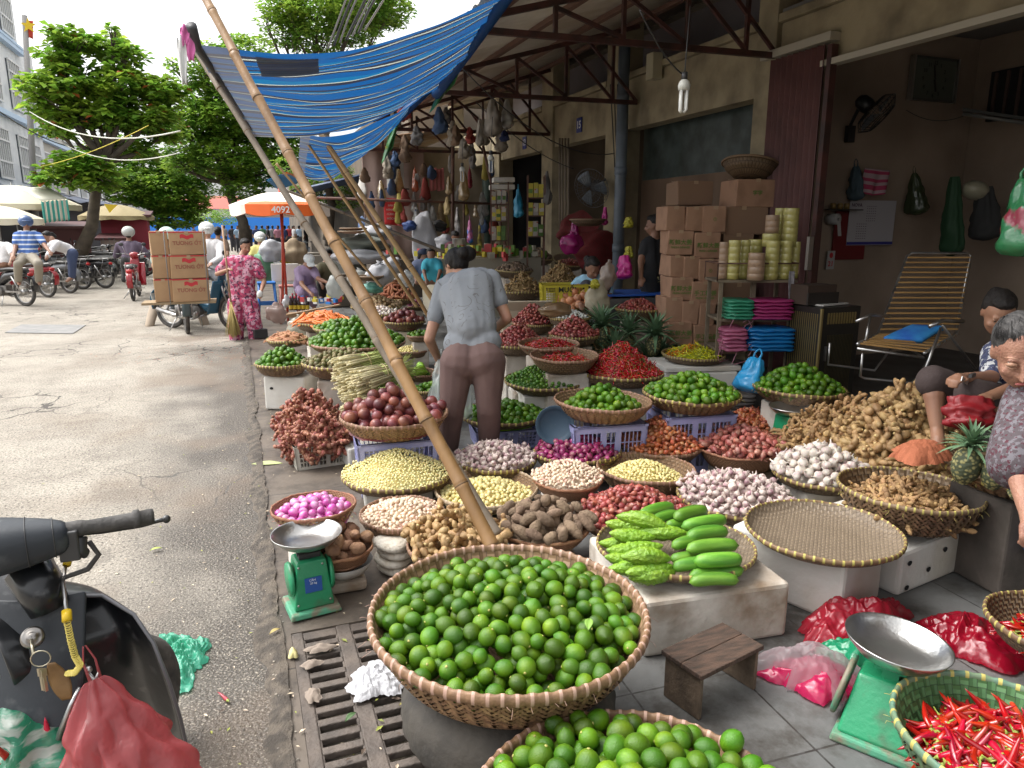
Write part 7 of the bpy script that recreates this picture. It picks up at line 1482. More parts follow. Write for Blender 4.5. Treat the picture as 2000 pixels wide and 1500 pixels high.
for e in(-1,1):
 q=MB();rb_(q,e*(lx/2-.018),0,(zt-.018+.022)/2,.016,ly*.86,zt-.042);q.build('leg',wsl,t,bevel=.002)
q=MB();rb_(q,0,0,zt*.60,lx-.055,.014,.05);q.build('stretcher',wsl,t,bevel=.002)
# blue dish leaning
p=at_d(1084,830,4.62);q=MB();q.lathe([(.001,-.012),(.092,-.012),(.097,-.006),(.122,.010),(.126,.009),(.126,.004),(.1,-.014),(.001,-.018)],36,(0,0,0));m=facing(p,(-.4,-.85,.2));q.v=[tuple(m@V3(v))for v in q.v];tag(q.build('plastic_dish',M('dusty_blue_plastic',(.025,.055,.09),.6)),'round blue plastic dish standing on edge beside a lavender crate','dish')
# plastic bags lying about
def film(name,col,a=.75,**k):
 new=name not in MC;m=M(name,col,.2,alpha=a,spec=.6,bump=.5,bscale=45,coat=.8,**k)
 if new:translucent(m,.45)
 return m
redf=film('red_film',(.60,.03,.06),.72);pinkf2=film('hot_pink_film',(.70,.03,.14),.9);grnf=film('emerald_film',(.02,.42,.20),.88);clrf=film('clear_film',(.65,.62,.64),.22);tealf=film('mint_film',(.10,.55,.36),.9)
def crumple(lab,c,rx,ry,h,m,seed,rz=0,n=110,mm=60,amp=.3,name='plastic_bag',cat='plastic bag',fq=1.):
 b=MB();vs=[];fs=[];c=V3(c)
 def rid(p):return 1-abs(noise.noise(p))*2.6
 for i in range(mm+1):
  t=i/mm
  for k in range(n):
   a=2*math.pi*k/n;d=V3((math.cos(a),math.sin(a),0));e=noise.noise(d*1.5+V3((seed,seed*2,0)));e2=abs(noise.noise(d*3.5+V3((seed*3,1,0))))
   rr=t*(.9+.5*e*t+.28*e2*t*t+.05*t**4*noise.noise(d*14+V3((seed,0,0))));q=V3((rx*rr*d.x,ry*rr*d.y,0));w_=V3((q.x+.35*noise.noise(q*6+V3((seed,0,0)))*.2,q.y+.07*noise.noise(q*6+V3((0,seed,0))),0))
   env=max(0.,1-t**2.2)**.8;ca,sa=math.cos(seed),math.sin(seed);u_,v_=w_.x*ca+w_.y*sa,-w_.x*sa+w_.y*ca
   f=rid(V3((u_*7*fq,v_*15*fq,seed)))*.55+rid(V3((v_*16*fq,u_*34*fq,seed+5)))*.33+rid(V3((q.x*62*fq,q.y*50*fq,seed+9)))*.16
   z=max(.003,h*(env*(1-amp)+amp*1.25*f*(.25+.75*env))+.004*noise.noise(q*60));q.rotate(Euler((0,0,rz)));vs.append(c+q+V3((0,0,z)))
 for i in range(mm):
  for k in range(n):fs.append((i*n+k,i*n+(k+1)%n,(i+1)*n+(k+1)%n,(i+1)*n+k))
 b.add(vs,fs);return tag(b.build(name,m),lab,cat)
P0=lambda px,py,z=.022:at_z(px,py,z)
crumple('translucent red plastic bag slumped against the white foam boxes',P0(1672,1235),.27,.15,.16,redf,3.2,R(-5),amp=.4,fq=.5)
crumple('bright pink plastic bag folded flat on the tiles beside the stool',P0(1590,1330),.18,.12,.10,pinkf2,7.7,R(-30),amp=.35,fq=.5)
crumple('emerald green plastic bag squeezed between the red bags and the scale pan',P0(1665,1290,.03),.13,.08,.13,grnf,1.7,R(-50),amp=.35,fq=.5)
crumple('clear plastic sleeve round the bright pink bag',P0(1585,1322),.20,.14,.12,clrf,5.1,R(-25),amp=.3,fq=.5)
crumple('opaque crimson plastic bag lying behind the scale pan at the right',P0(1890,1255),0.27,.17,.11,film('crimson_film',(.42,.008,.03),.97),9.3,R(-20),amp=.4,fq=.55)
crumple('torn mint green plastic bag on the road by the scooter',P0(345,1290,.002),.12,.19,.06,tealf,4.4,R(10),amp=.6,fq=1.6)
crumple('crumpled sheet of white printed paper caught under the biggest lime basket',P0(745,1330),.12,.11,.05,M('newsprint',(.52,.52,.54),.85,(.36,.36,.38),60,.4,30,stretch=(6,1,1),ramp=(.55,.7)),2.2,.3,amp=.4,name='paper',cat='paper',fq=1.4)
crumple('rust orange mesh cloth spread at the foot of the big ginger heap',at_d(1800,893,3.35),.17,.12,.085,M('orange_mesh',(.36,.11,.05),.8,bump=.5,bscale=200),6.1,0,amp=.14,fq=.4,name='mesh_cloth',cat='cloth')
crumple('blue plastic sheet bundled under the pineapple basket',(BPOS['pine_r'][0].x-.02,BPOS['pine_r'][0].y-.22,BPOS['pine_r'][3]-.22),.17,.08,.20,M('royal_blue_film',(.012,.07,.24),.45,bump=1,bscale=9),8.8,0,amp=.06,fq=.6,name='plastic_sheet',cat='plastic sheet')
bag('translucent blue carrier bag standing beside the lime basket near the shelf',at_d(1478,700,5.4),at_d(1455,765,5.4),.05,.14,M('blue_bag_film',(.03,.30,.60),.25,alpha=.85,bump=1,bscale=10),6)
# litter
lt=M('leaf_litter',(.28,.30,.06),.7,rand=.4);lt2=M('husk_litter',(.62,.50,.36),.7,rand=.3)
q=MB();rnd=random.Random(5)
def chip(q,x,y,z,s,mi):
 a=rnd.uniform(0,6.28);dx,dy=math.cos(a)*s,math.sin(a)*s;q.add([(x-dx,y-dy,z),(x+dy*.45,y-dx*.45,z+s*.25),(x+dx,y+dy,z+s*.1),(x-dy*.4,y+dx*.4,z+s*.2)],[(0,1,2,3)],mi,False)
for i in range(900):
 Y=1.3+14*rnd.random()**1.4;X=rnd.gauss(-.05,.42)if rnd.random()<.75 else rnd.uniform(-3.5,.2)
 if gx0<X<gx1 and gy0<Y<gy1:continue
 chip(q,X,Y,(.004 if X<0 else .024)+.001*(i%3),rnd.uniform(.004,.013),0 if rnd.random()<.3 else(1 if rnd.random()<.7 else 2))
for i in range(160):chip(q,rnd.uniform(gx0+.03,gx1-.03),rnd.uniform(1.4,2.75),rnd.choice((-.15,.016,-.152)),rnd.uniform(.006,.02),rnd.randrange(3))
for i in range(320):a=rnd.gauss(0,.8);chip(q,-.15+a,10.0+rnd.gauss(0,.5)-a*.3,.005,rnd.uniform(.008,.02),3)
stuff(q.build('litter',[lt,lt2,M('dark_litter',(.10,.07,.05),.8),M('red_litter',(.40,.16,.10),.7)]),'scattered husks, leaves and peelings on the road edge and gutter','litter')
def leaf(lab,px,py,z,L,rz,col):
 p=at_z(px,py,z);q=MB();q.grid(lambda u,v:p+V3((math.cos(rz)*(u-.5)*L-math.sin(rz)*(v-.5)*L*.4*math.sin(math.pi*u),math.sin(rz)*(u-.5)*L+math.cos(rz)*(v-.5)*L*.4*math.sin(math.pi*u),.006+.008*math.sin(u*3)+.006*abs(v-.5))),10,6);tag(q.build('leaf',M('leafc'+str(col[0]),col,.6),solid=.0008),lab,'leaf')
leaf('dark green leaf lying on the drain grate',685,1405,.02,.055,R(40),(.06,.12,.04));leaf('yellowed leaf on the grate under the lime basket',790,1378,.02,.04,R(10),(.30,.26,.06));leaf('pale green spring onion blade on the pavement below the galangal',522,908,.005,.22,R(-18),(.45,.5,.22));leaf('yellow green leaf on the road near the handlebar',305,1076,.004,.06,R(10),(.36,.42,.1));leaf('green leaf lying among the limes at the right',1150,1225,.56,.06,R(60),(.20,.36,.06));leaf('curled dry leaf on the kerb beside the scale',537,1237,.025,.05,R(30),(.42,.33,.12))
crumple('lump of pale yellow pith on the corner of the grate',P0(573,1280),.02,.035,.03,M('pith',(.62,.55,.25),.8),3,0,24,12,name='fruit_peel',cat='peel');crumple('shrivelled grey husk on the top of the grate',P0(625,1268),.06,.03,.02,M('husk',(.26,.21,.17),.9),5,0,30,14,name='husk',cat='husk');crumple('grey papery husk on the left bars of the grate',P0(610,1298),.045,.025,.02,M('husk',(.26,.21,.17),.9),7,0,30,14,name='husk',cat='husk');crumple('wet brown husk on the middle bars of the grate',P0(612,1360),.03,.05,.02,M('husk',(.26,.21,.17),.9),8,0,30,14,name='husk',cat='husk')
p=at_z(445,1368,.012);o=g_bigchilli(3).build('chilli',KD['large_chilli'][2],local=True);o.location=p;o.rotation_euler=(0,0,R(110));o.scale=(.75,)*3;tag(o,'single red chilli dropped on the dark wet road','chilli')
q=MB();rnd=random.Random(15)
for i in range(3600):
 Y=1.25+5.5*rnd.random()**1.7;X=.06-abs(rnd.gauss(0,.42))
 if Y>3 and rnd.random()<.3:continue
 s_=rnd.uniform(.0018,.0055)*(1.6 if rnd.random()<.04 else 1);q.add([(X+s_*a_*rnd.uniform(.7,1.2),Y+s_*b_*rnd.uniform(.7,1.2),(.0 if X<.0 else .018)+s_*c_)for a_,b_,c_ in((1,0,.1),(0,1,.1),(-1,0,.1),(0,-1,.1),(.1,.1,.85))],[(0,1,4),(1,2,4),(2,3,4),(3,0,4)],rnd.randrange(3),True)
stuff(q.build('gravel',[M('grit_pale',(.36,.32,.26),.8),M('grit_grey',(.20,.18,.155),.8),M('grit_dark',(.09,.075,.06),.8)]),'loose grit and small stones along the worn edge of the road','gravel')
# ------------------------------------------------ scooter
sb=M('scooter_black',(.010,.011,.013),.33,(.07,.07,.072),30,.05,coat=.25,detail=9,ramp=(.60,.72));sg=M('scooter_grey_plastic',(.028,.033,.040),.45,(.075,.08,.085),22,.06,90,detail=9,ramp=(.58,.74));rub=M('grip_rubber',(.045,.042,.04),.75,(.08,.075,.07),30,.3,120)
g1_=at_z(300,1008,.985);g0_=at_z(150,1033,.99);gd=(g1_-g0_).normalized()
t=thing('scooter','dark scooter cut by the left edge with keys and carrier bags hanging on it','scooter',(at_z(200,1450,0).x-.15,1.9,0))
q=MB();q.path([g0_-gd*.02,g0_+gd*.01,g0_+gd*.02,g1_-gd*.045,g1_-gd*.04,g1_-gd*.03,g1_-gd*.028,g1_-gd*.008,g1_],[.019,.019,.016,.0165,.022,.022,.0175,.019,.0175],18);q.build('grip',rub,t)
q=MB();lv=V3((.0,.040,-.030));q.path([g0_+lv*.6,g0_+gd*.04+lv,g0_+gd*.12+lv*1.2,g1_+gd*.005+lv*.9,g1_+gd*.02+lv*.85],[.009,.0075,.006,.0055,.006],8);q.sphere(g1_+gd*.022+lv*.85,.010,0,10,8);q.build('brake_lever',M('lever_black',(.03,.03,.03),.35,coat=.3),t)
hb0=at_z(-120,1075,.99);q=MB();
secs=[(hb0,.085,.065),(hb0.lerp(g0_,.35),.075,.062),(hb0.lerp(g0_,.62),.058,.050),(hb0.lerp(g0_,.82),.043,.040),(g0_-gd*.01,.032,.030)]
vs=[];fs=[];n=24;side=V3((-gd.y,gd.x,0))
for c_,a_,b_ in secs:
 for k in range(n):th_=2*math.pi*k/n;ca,sa=math.cos(th_),math.sin(th_);vs.append(c_+side*a_*math.copysign(abs(ca)**.75,ca)+V3((0,0,1))*b_*math.copysign(abs(sa)**.75,sa)-V3((0,0,.012)))
for i in range(len(secs)-1):
 for k in range(n):fs.append((i*n+k,i*n+(k+1)%n,(i+1)*n+(k+1)%n,(i+1)*n+k))
fs.append(tuple((len(secs)-1)*n+k for k in range(n)));q.add(vs,fs);q.build('headset',sg,t,sub=1)
for c_,a_,b_ in(secs[2],secs[3]):
 q=MB();q.path([c_+side*(a_+.0005)*math.copysign(abs(math.cos(th_))**.75,math.cos(th_))+V3((0,0,1))*(b_+.0005)*math.copysign(abs(math.sin(th_))**.75,math.sin(th_))-V3((0,0,.012))for th_ in[k*math.pi/20 for k in range(40)]],.0012,5,closed=True);q.build('panel_seam',blk,t)
q=MB();q.path([g0_+V3((0,0,-.02)),g0_+V3((.0,-.01,-.05)),g0_+V3((.012,0,-.062))],[.02,.018,.012],10);q.box(g0_-gd*.015+V3((0,0,-.03)),(.04,.05,.07),0);q.build('throttle_housing',blk,t,bevel=.006)
q=MB();q.path([g0_+gd*.02+V3((0,0,-.035)),g0_+gd*.035+V3((0,0,-.07)),g0_+gd*.01+V3((0,0,-.10)),g0_-gd*.04+V3((0,0,-.11)),at_z(110,1105,.86),at_z(55,1160,.82)],[.006,.006,.0065,.005,.0035,.0035],8);q.build('throttle_cable',rub,t)
# leg shield: curved shell running down from under the headset, outer edge seen as a long arc
edge=[(40,1130,.86),(110,1165,.83),(200,1163,.80),(262,1200,.76),(300,1255,.70),(330,1330,.60),(352,1400,.48),(368,1470,.36),(380,1560,.22)]
E_=[at_z(*e_)for e_ in edge];cx_=[at_z(-60+20*i,1120+i*52,e_[2]+.0)for i,e_ in enumerate(edge)]
def shield(u,v):
 f=v*(len(E_)-1);i=min(int(f),len(E_)-2);a=E_[i].lerp(E_[i+1],f-i);b_=cx_[i].lerp(cx_[i+1],f-i);p=a.lerp(b_,u);return p+V3((0,.11*math.sin(math.pi*min(1,u*1.15))*.9,0))+V3((0,.012*math.sin(u*9),0))
q=MB();q.grid(shield,22,30);q.build('leg_shield',sb,t,solid=.009,sub=1)
q=MB();q.path([p_+V3((.0,-.004,.002))for p_ in E_],.0045,8);q.build('shield_trim',M('trim_grey',(.14,.14,.15),.35),t)
# inner panel with lock and storage bulge
def ipan(u,v):
 a=at_z(lerp(-80,175,u)-10*v,lerp(1140,1560,v),lerp(.84,.40,v));return a+V3((0,-.05*math.sin(math.pi*u)-.03,0))
q=MB();q.grid(ipan,16,24);q.build('inner_panel',sg,t,solid=.008,sub=1)
q=MB();q.path([at_z(60,1110,.90)+V3((0,-.01,0)),at_z(85,1150,.86)+V3((0,-.015,0)),at_z(100,1185,.82)+V3((0,-.01,0))],[.05,.045,.04],14);q.build('steering_neck',sb,t)
il=at_z(82,1205,.80)+V3((0,-.085,0));q=MB();m=facing(il,(.15,-.8,.5));b=MB();b.lathe([(.001,.004),(.010,.004),(.011,.0),(.017,.001),(.021,-.002),(.023,-.012)],28,(0,0,0));q.add([m@V3(v)for v in b.v],b.f);q.build('ignition_lock',chrome,t)
q=MB();b=MB();b.lathe([(.001,.003),(.006,.003),(.0075,0),(.010,-.004)],20,(0,0,0));m=facing(at_z(8,1288,.72)+V3((0,-.07,0)),(.1,-.8,.5));q.add([m@V3(v)for v in b.v],b.f);q.build('panel_screw',chrome,t)
fw=at_z(262,1440,.22)+V3((-.04,.14,0));dirw=V3((.55,.83,0)).normalized();q=MB();q.path([fw+dirw*.175*math.cos(a)+V3((0,0,.175*math.sin(a)))for a in[2*math.pi*k/40 for k in range(40)]],.046,12,closed=True);wt=q.build('front_tyre',M('scooter_tyre',(.05,.048,.045),.85,(.12,.11,.10),20,.6,50),t)
q=MB();q.path([fw+dirw*.13*math.cos(a)+V3((0,0,.13*math.sin(a)))for a in[2*math.pi*k/40 for k in range(40)]],.014,8,closed=True);q.tube(fw-V3((dirw.y,-dirw.x,0))*.07,fw+V3((dirw.y,-dirw.x,0))*.09,.012,n=10)
for k in range(5):a=2*math.pi*k/5;q.tube(fw,fw+dirw*.15*math.cos(a)+V3((0,0,.15*math.sin(a))),.010,n=6)
q.build('wheel_rim',chrome,wt)
q=MB();q.grid(lambda u,v:fw+dirw*.225*math.cos(lerp(1.2,2.9,u))+V3((0,0,.228*math.sin(lerp(1.2,2.9,u))))+V3((dirw.y,-dirw.x,0))*(v-.5)*.11+V3((0,0,-.03*abs(v-.5)*2)),20,8);q.build('front_mudguard',sb,t,solid=.004)
hk=at_z(183,1285,.70)+V3((0,-.06,0));q=MB();q.path([hk+V3((-.01,.02,.01)),hk,hk+V3((.012,-.012,-.012)),hk+V3((.022,-.01,.003))],.004,8);q.sphere(hk+V3((.002,-.006,.012)),.008,0,10,8);q.build('bag_hook',chrome,t)
q=MB();q.path([hk+V3((-.02,.0,-.03)),at_z(150,1345,.64)+V3((0,-.06,0)),at_z(128,1400,.58)+V3((0,-.06,0)),at_z(115,1450,.52)+V3((0,-.05,0))],[.005,.006,.006,.005],8);q.build('chrome_rail',chrome,t)
# keys
kr=at_z(102,1236,.77)+V3((0,-.10,0));kt=thing('key_ring','bunch of steel keys with a brown leather tag in the scooter lock','keys',kr);brass=M('worn_key',(.55,.50,.38),.3,metal=.9);lth=M('brown_leather',(.22,.12,.04),.5,(.15,.08,.03),18,.3)
q=MB();q.path([kr+V3((.018*math.cos(a),-.003,.018*math.sin(a)))for a in[k*.4 for k in range(16)]],.0013,6,closed=True);q.tube(il+V3((0,-.01,0)),kr+V3((-.012,0,.012)),.003,n=6);q.build('ring',brass,kt)
for i in range(3):q=MB();q.box(kr+V3((-.004+i*.004,-.004-i*.003,-.030)),(.011,.0015,.018),R(20*i));q.box(kr+V3((-.004+i*.004,-.004-i*.003,-.055)),(.006,.0013,.036),R(20*i));q.build('key',brass,kt)
q=MB();q.grid(lambda u,v:kr+V3((.018+.020*v+(u-.5)*(.014+.024*math.sin(math.pi*min(1,v*.95))),-.008,-.012-.088*v))+V3((0,.004*math.sin(v*5),0)),6,14);q.build('leather_tag',lth,kt,solid=.003)
c0_=at_z(128,1085,.90)+V3((0,-.03,0));t2=thing('key_chain','yellow coiled plastic key chain hanging from the handlebar cable','key chain',c0_);pts=[]
cur=[at_z(145,1180,.82),at_z(152,1215,.79),at_z(160,1245,.76),at_z(170,1262,.745),at_z(160,1276,.735),at_z(146,1277,.735)];cur=[c_+V3((0,-.075,0))for c_ in cur]
for i in range(260):
 f=i/259*(len(cur)-1);k=min(int(f),len(cur)-2);pts.append(cur[k].lerp(cur[k+1],f-k)+V3((math.cos(i*.95)*.0062,math.sin(i*.95)*.0062,0))+V3((0,0,.003*math.sin(i*.95))))
q=MB();q.path(pts,.0014,5);q.build('coil',M('dull_yellow_plastic',(.50,.40,.08),.4),t2);q=MB();q.tube(at_z(143,1163,.835)+V3((0,-.07,0)),cur[0],.010,n=10);q.tube(at_z(138,1083,.905)+V3((0,-.03,.0)),at_z(136,1092,.90)+V3((0,-.03,0)),.009,n=8);q.build('yellow_clip',M('bright_yellow_plastic',(.75,.50,.02),.35),t2)
q=MB();q.path([at_z(134,1090,.90)+V3((0,-.03,0)),at_z(132,1120,.875)+V3((0,-.05,0)),at_z(138,1145,.85)+V3((0,-.06,0)),at_z(143,1163,.835)+V3((0,-.07,0))],.004,8);q.build('split_rings',chrome,t2)
# bags hanging on it
bag('red translucent carrier bag hanging from the scooter hook',hk+V3((.015,-.02,-.005)),at_z(345,1580,.38)+V3((-.04,-.10,0)),.015,.165,film('brick_red_film',(.60,.14,.15),.5),2,cr=.022,n=64,mm=56,flat=.5)
gb=bag('green and white striped carrier bag of chillies and herbs on the scooter floor',at_z(20,1355,.62),at_z(70,1640,.40),.05,.17,film('green_streaked_film',(.04,.36,.20),.62,col2=(.60,.68,.60),scale=9,stretch=(1,1,6),ramp=(.48,.56)),5,cr=.018,n=44,mm=36,flat=.8,handles=False)
cb=at_z(20,1355,.62).lerp(at_z(70,1640,.40),.62);rnd=random.Random(8);q=MB()
for i in range(60):
 b=g_bigchilli(i%6);m=Matrix.Translation(cb+V3((rnd.uniform(-.08,.08),rnd.uniform(-.06,.06),rnd.uniform(-.05,.05))))@Euler((rnd.random()*6,rnd.random()*6,rnd.random()*6)).to_matrix().to_4x4();q.add([m@V3(v)for v in b.v],b.f,0)
q.m=[0]*len(q.f);stuff(q.build('bagged_chillies',KD['large_chilli'][2][0]),'mass of red chillies inside the striped carrier bag on the scooter','chillies')
def bundle(lab,c,wx,wy_,h,m,seed,rz):
 """a stack of folded bags, each layer a soft slab"""
 b=MB();L=max(3,int(h/.028));n,mm=44,8
 for j in range(L):
  z0_=h*j/L;hh=h/L*1.25;vs=[];fs=[]
  for i in range(mm+1):
   ph=math.pi*i/mm-math.pi/2
   for k in range(n):
    a=2*math.pi*k/n;ca,sa=math.cos(a),math.sin(a);x=math.copysign(abs(ca)**.45,ca);y=math.copysign(abs(sa)**.45,sa);cp_=math.cos(ph)**.4 if abs(ph)<1.57 else 0
    q=V3((x*wx/2*cp_,y*wy_/2*cp_,z0_+hh/2+hh/2*math.sin(ph)));q+=V3((.012,.012,.010))*noise.noise(V3((q.x*16,q.y*16,j*3+seed)));q.x+=.02*noise.noise(V3((j*2.7,seed,0)));q.y+=.02*noise.noise(V3((seed,j*1.7,0)));q.z-=.03*max(0,abs(x)*cp_-.8);q.rotate(Euler((0,0,rz)));vs.append(V3(c)+q)
  for i in range(mm):
   for k in range(n):fs.append((i*n+k,i*n+(k+1)%n,(i+1)*n+(k+1)%n,(i+1)*n+k))
  b.add(vs,fs)
 return tag(b.build('bag_bundle',m),lab,'plastic bags')
 # ================================================================ SHOP AND BACK STALLS
ctn=M('ginger_carton',(.39,.225,.14),.85,(.25,.14,.085),4.5,.4,14,detail=8,ramp=(.45,.72));gink=M('green_ink',(.12,.19,.04),.8)
CT=[(1309,426,36,46,None),(1347,427,35,46,None),(1387,428,46,50,'o'),(1321,472,50,46,'g'),(1371,478,50,50,'g'),(1312,517,28,42,None),(1340,520,32,44,None),(1377,526,44,46,'o'),(1322,560,46,44,'g'),(1366,569,54,46,'s'),(1307,600,34,46,None),(1340,606,32,46,None),(1370,610,32,44,None),(1320,645,46,44,'g'),(1368,652,50,46,'s')]
Dc=6.9;k_=F/Dc;rnd=random.Random(2)
names_row=['topmost row','topmost row','topmost row','second row','second row','third row','third row','third row','fourth row','fourth row','fifth row','fifth row','fifth row','bottom row','bottom row'];npos=['left','middle','right','left','right','left','middle','right','left','right','left','middle','right','left','right']
for i,(px,py,w_,h_,tx)in enumerate(CT):
 c_=at_d(px,py,Dc+.16);carton('brown ginger carton, %s one in the %s of the tall stack'%(npos[i],names_row[i]),tuple(c_),(w_/k_*1.02,.36,h_/k_*1.0),R(-18+rnd.uniform(-3,3)),{'g':'新鲜大姜','s':'手工精姜','o':'①'}.get(tx),ctn,gink,'cartons stacked beside the shelf',band=False,tx_size=.055 if tx!='o' else .04,logo=False,txt2='FRESH GINGER' if tx in('g','s')else None)
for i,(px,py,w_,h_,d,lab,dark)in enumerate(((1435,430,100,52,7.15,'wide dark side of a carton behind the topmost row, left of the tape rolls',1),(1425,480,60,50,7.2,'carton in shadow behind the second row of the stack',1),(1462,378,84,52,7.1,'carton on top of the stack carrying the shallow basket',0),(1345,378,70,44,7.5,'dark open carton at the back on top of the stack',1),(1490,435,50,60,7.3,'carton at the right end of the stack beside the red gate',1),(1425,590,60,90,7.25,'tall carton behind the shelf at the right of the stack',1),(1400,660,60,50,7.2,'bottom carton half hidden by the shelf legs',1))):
 c_=at_d(px,py,d);kk=F/d;carton(lab,tuple(c_),(w_/kk,.40,h_/kk),R(-14),'学学' if i==2 else None,ctn if not dark else M('painted_shade_carton',(.26,.16,.10),.85),gink,None,band=False,logo=False,tx_size=.05)  # cartons further back: shade of the stack put into a darker carton colour
c_=at_d(1462,347,7.0)
def dish(lab,c,r,dp,tilt,m=None,nm='woven_basket'):
 t=thing(nm,lab,'basket',c);T=tiltm(V3(c),tilt);q=MB();q.lathe([(.001,0),(r*.55,0),(r*.85,dp*.5),(r,dp),(r-.01,dp),(r*.84,dp*.5+.01),(r*.55,.01),(.001,.01)],40,c,0,T);q.build('bowl',m or W2,t);q=MB();q.path([T@V3((c[0]+r*math.cos(a),c[1]+r*math.sin(a),c[2]+dp))for a in[k*math.pi/20 for k in range(40)]],.011,7,closed=True);q.build('rim',STY['dark'][0],t);return t
dish('dark woven basket with folded paper tipped on the topmost carton',c_,.27,.13,Euler((R(-8),R(12),0)))
# shelf of tape rolls and plastic bags
sw=M('shelf_wood',(.19,.15,.10),.8,(.12,.09,.06),8,.2);tp=M('yellow_tape',(.50,.46,.16),.25,(.38,.34,.10),8,.05,coat=.5,stretch=(1,1,.2));tpb=M('tan_tape',(.33,.22,.14),.35,coat=.3)
Dsf=6.05;sf=lambda px,py,dd=0:at_d(px,py,Dsf+dd);base=sf(1485,735);t=thing('shelf_rack','rough wooden shelf with tape rolls on top and bundled plastic bags below','shelf',(base.x,base.y,.03))
A_,B__=sf(1402,545),sf(1560,545);vx=(B__-A_);vx.z=0;vx.normalize();vy=V3((-vx.y,vx.x,0));org=sf(1480,545)+vy*.2;wS=(B__-A_).length;rzS=math.atan2(vx.y,vx.x)
def sh_box(q,x,y,z,sx,sy,sz):q.box((org.x+vx.x*x+vy.x*y,org.y+vx.y*x+vy.y*y,z),(sx,sy,sz),rzS)
zT=org.z-.02
zs=[zT,sf(1480,628).z,sf(1480,690).z]
for i,z in enumerate(zs):q=MB();sh_box(q,0,0,z,wS if i==0 else wS*.9,.40,.02);q.build('shelf_board',sw,t)
for x in(-1,1):
 for y in(-1,1):q=MB();sh_box(q,x*wS*.44,y*.18,(zT-.01+.03)/2,.03,.03,zT-.04);q.build('leg',sw,t)
q=MB();sh_box(q,0,-.1,(zT-.01+.03)/2,.04,.03,zT-.04);q.build('leg',sw,t)
q=MB()
for a,b_ in(((-1,-1),(1,-1)),((-1,1),(1,1)),((-1,-1),(-1,1)),((1,-1),(1,1))):
 pa,pb=[org+vx*(s_[0]*wS*.5)+vy*(s_[1]*.2)for s_ in(a,b_)];q.tube((pa.x,pa.y,zT+.15),(pb.x,pb.y,zT+.15),.006,n=5);q.tube((pa.x,pa.y,zT),(pa.x,pa.y,zT+.15),.006,n=5)
q.build('guard_rail',rust,t)
def roll(px,top,bot,hw,dd,m,lab):
 d=Dsf+dd;c_=at_d(px,bot,d);h_=at_d(px,top,d).z-c_.z;r=hw/(F/d);q=MB();n_=max(2,int(h_/.05));pr=[(r*.62,h_)];pr+=[(r*.62,.0)];out=[]
 for i in range(n_):out+=[(r,h_*i/n_+.002),(r,h_*(i+1)/n_-.003),(r*.975,h_*(i+1)/n_)]
 q.lathe([(r*.62,.002)]+out+[(r*.62,h_-.002),(r*.62,.002)],24,(c_.x,c_.y,zT+.012 if bot>540 else c_.z));tag(q.build('tape_roll',m),lab,'tape rolls','columns of tape rolls')
for i,(px,top,bot,hw,dd,m,lab)in enumerate(((1410,482,555,9,.1,tpb,'tan column of tape rolls at the left end of the shelf'),(1430,480,557,12,.08,tp,'yellow column of tape rolls second from the left'),(1450,481,557,10,.15,tp,'yellow column of tape rolls third from the left'),(1474,506,560,16,-.02,tpb,'short tan column of tape rolls at the front holding red pens'),(1470,481,556,14,.28,tp,'yellow column of tape rolls behind the short tan one'),(1504,482,558,13,.05,tp,'yellow column of tape rolls right of the short tan one'),(1530,482,557,12,.1,tp,'yellow column of tape rolls second from the right'),(1548,484,556,9,.2,tp,'yellow column of tape rolls at the right end'),(1504,456,482,16,.1,tp,'short yellow column of tape rolls stacked in the second tier'),(1507,420,456,13,.1,tpb,'tan column of tape rolls standing highest on the left'),(1540,407,482,15,.14,tp,'tallest yellow column of tape rolls'),(1520,407,482,11,.3,tp,'tall yellow column of tape rolls half hidden behind the tallest'))):roll(px,top,bot,hw,dd,m,lab)
for i,(px,py,w_,h_,z,m,lab)in enumerate(((1440,600,55,26,1,film('mint_bag_stack',(.08,.45,.28),.95),'bundle of mint green plastic bags on the upper shelf, left'),(1500,598,90,26,1,film('magenta_bag_stack',(.55,.06,.25),.97),'bundle of magenta plastic bags on the upper shelf, right'),(1430,660,50,30,2,film('pink_bag_stack',(.62,.20,.34),.95),'bundle of pink plastic bags on the lower shelf, left'),(1500,655,95,30,2,film('cobalt_bag_stack',(.02,.28,.66),.97),'thick bundle of bright blue plastic bags on the lower shelf'),(1440,710,70,30,3,film('grey_bag_stack',(.30,.28,.27),.95),'bundle of grey plastic bags under the shelf'))):
 c_=sf(px,py,.08);zz=(zs+[.04])[z]+.012;bundle(lab,(c_.x,c_.y,zz),w_/(F/Dsf),.30,h_/(F/Dsf)*1.5,m,i*3.3+1,rzS)
q=MB();rnd=random.Random(11)
for i in range(16):
 a=sf(rnd.uniform(1410,1480),rnd.uniform(600,700),-.02);pts=[a]
 for k in range(4):pts.append(pts[-1]+V3((rnd.gauss(.02,.05),rnd.gauss(0,.01),rnd.gauss(-.02,.06))))
 q.path(pts,.003,4)
tag(q.build('twine',M('pink_twine',(.50,.22,.28),.6)),'tangled pink twine hanging on the shelf front','twine')
q=MB();a=sf(1548,530,-.03);q.grid(lambda u,v:a+V3((.05*(u-.5)*(1+.5*v),.02*math.sin(u*8),-.32*v))+V3((.05*v*v,0,0)),10,12);tag(q.build('rag',M('grey_rag',(.28,.26,.27),.9,(.16,.15,.16),20),solid=.003),'grey rag hanging from the right corner of the shelf','rag')
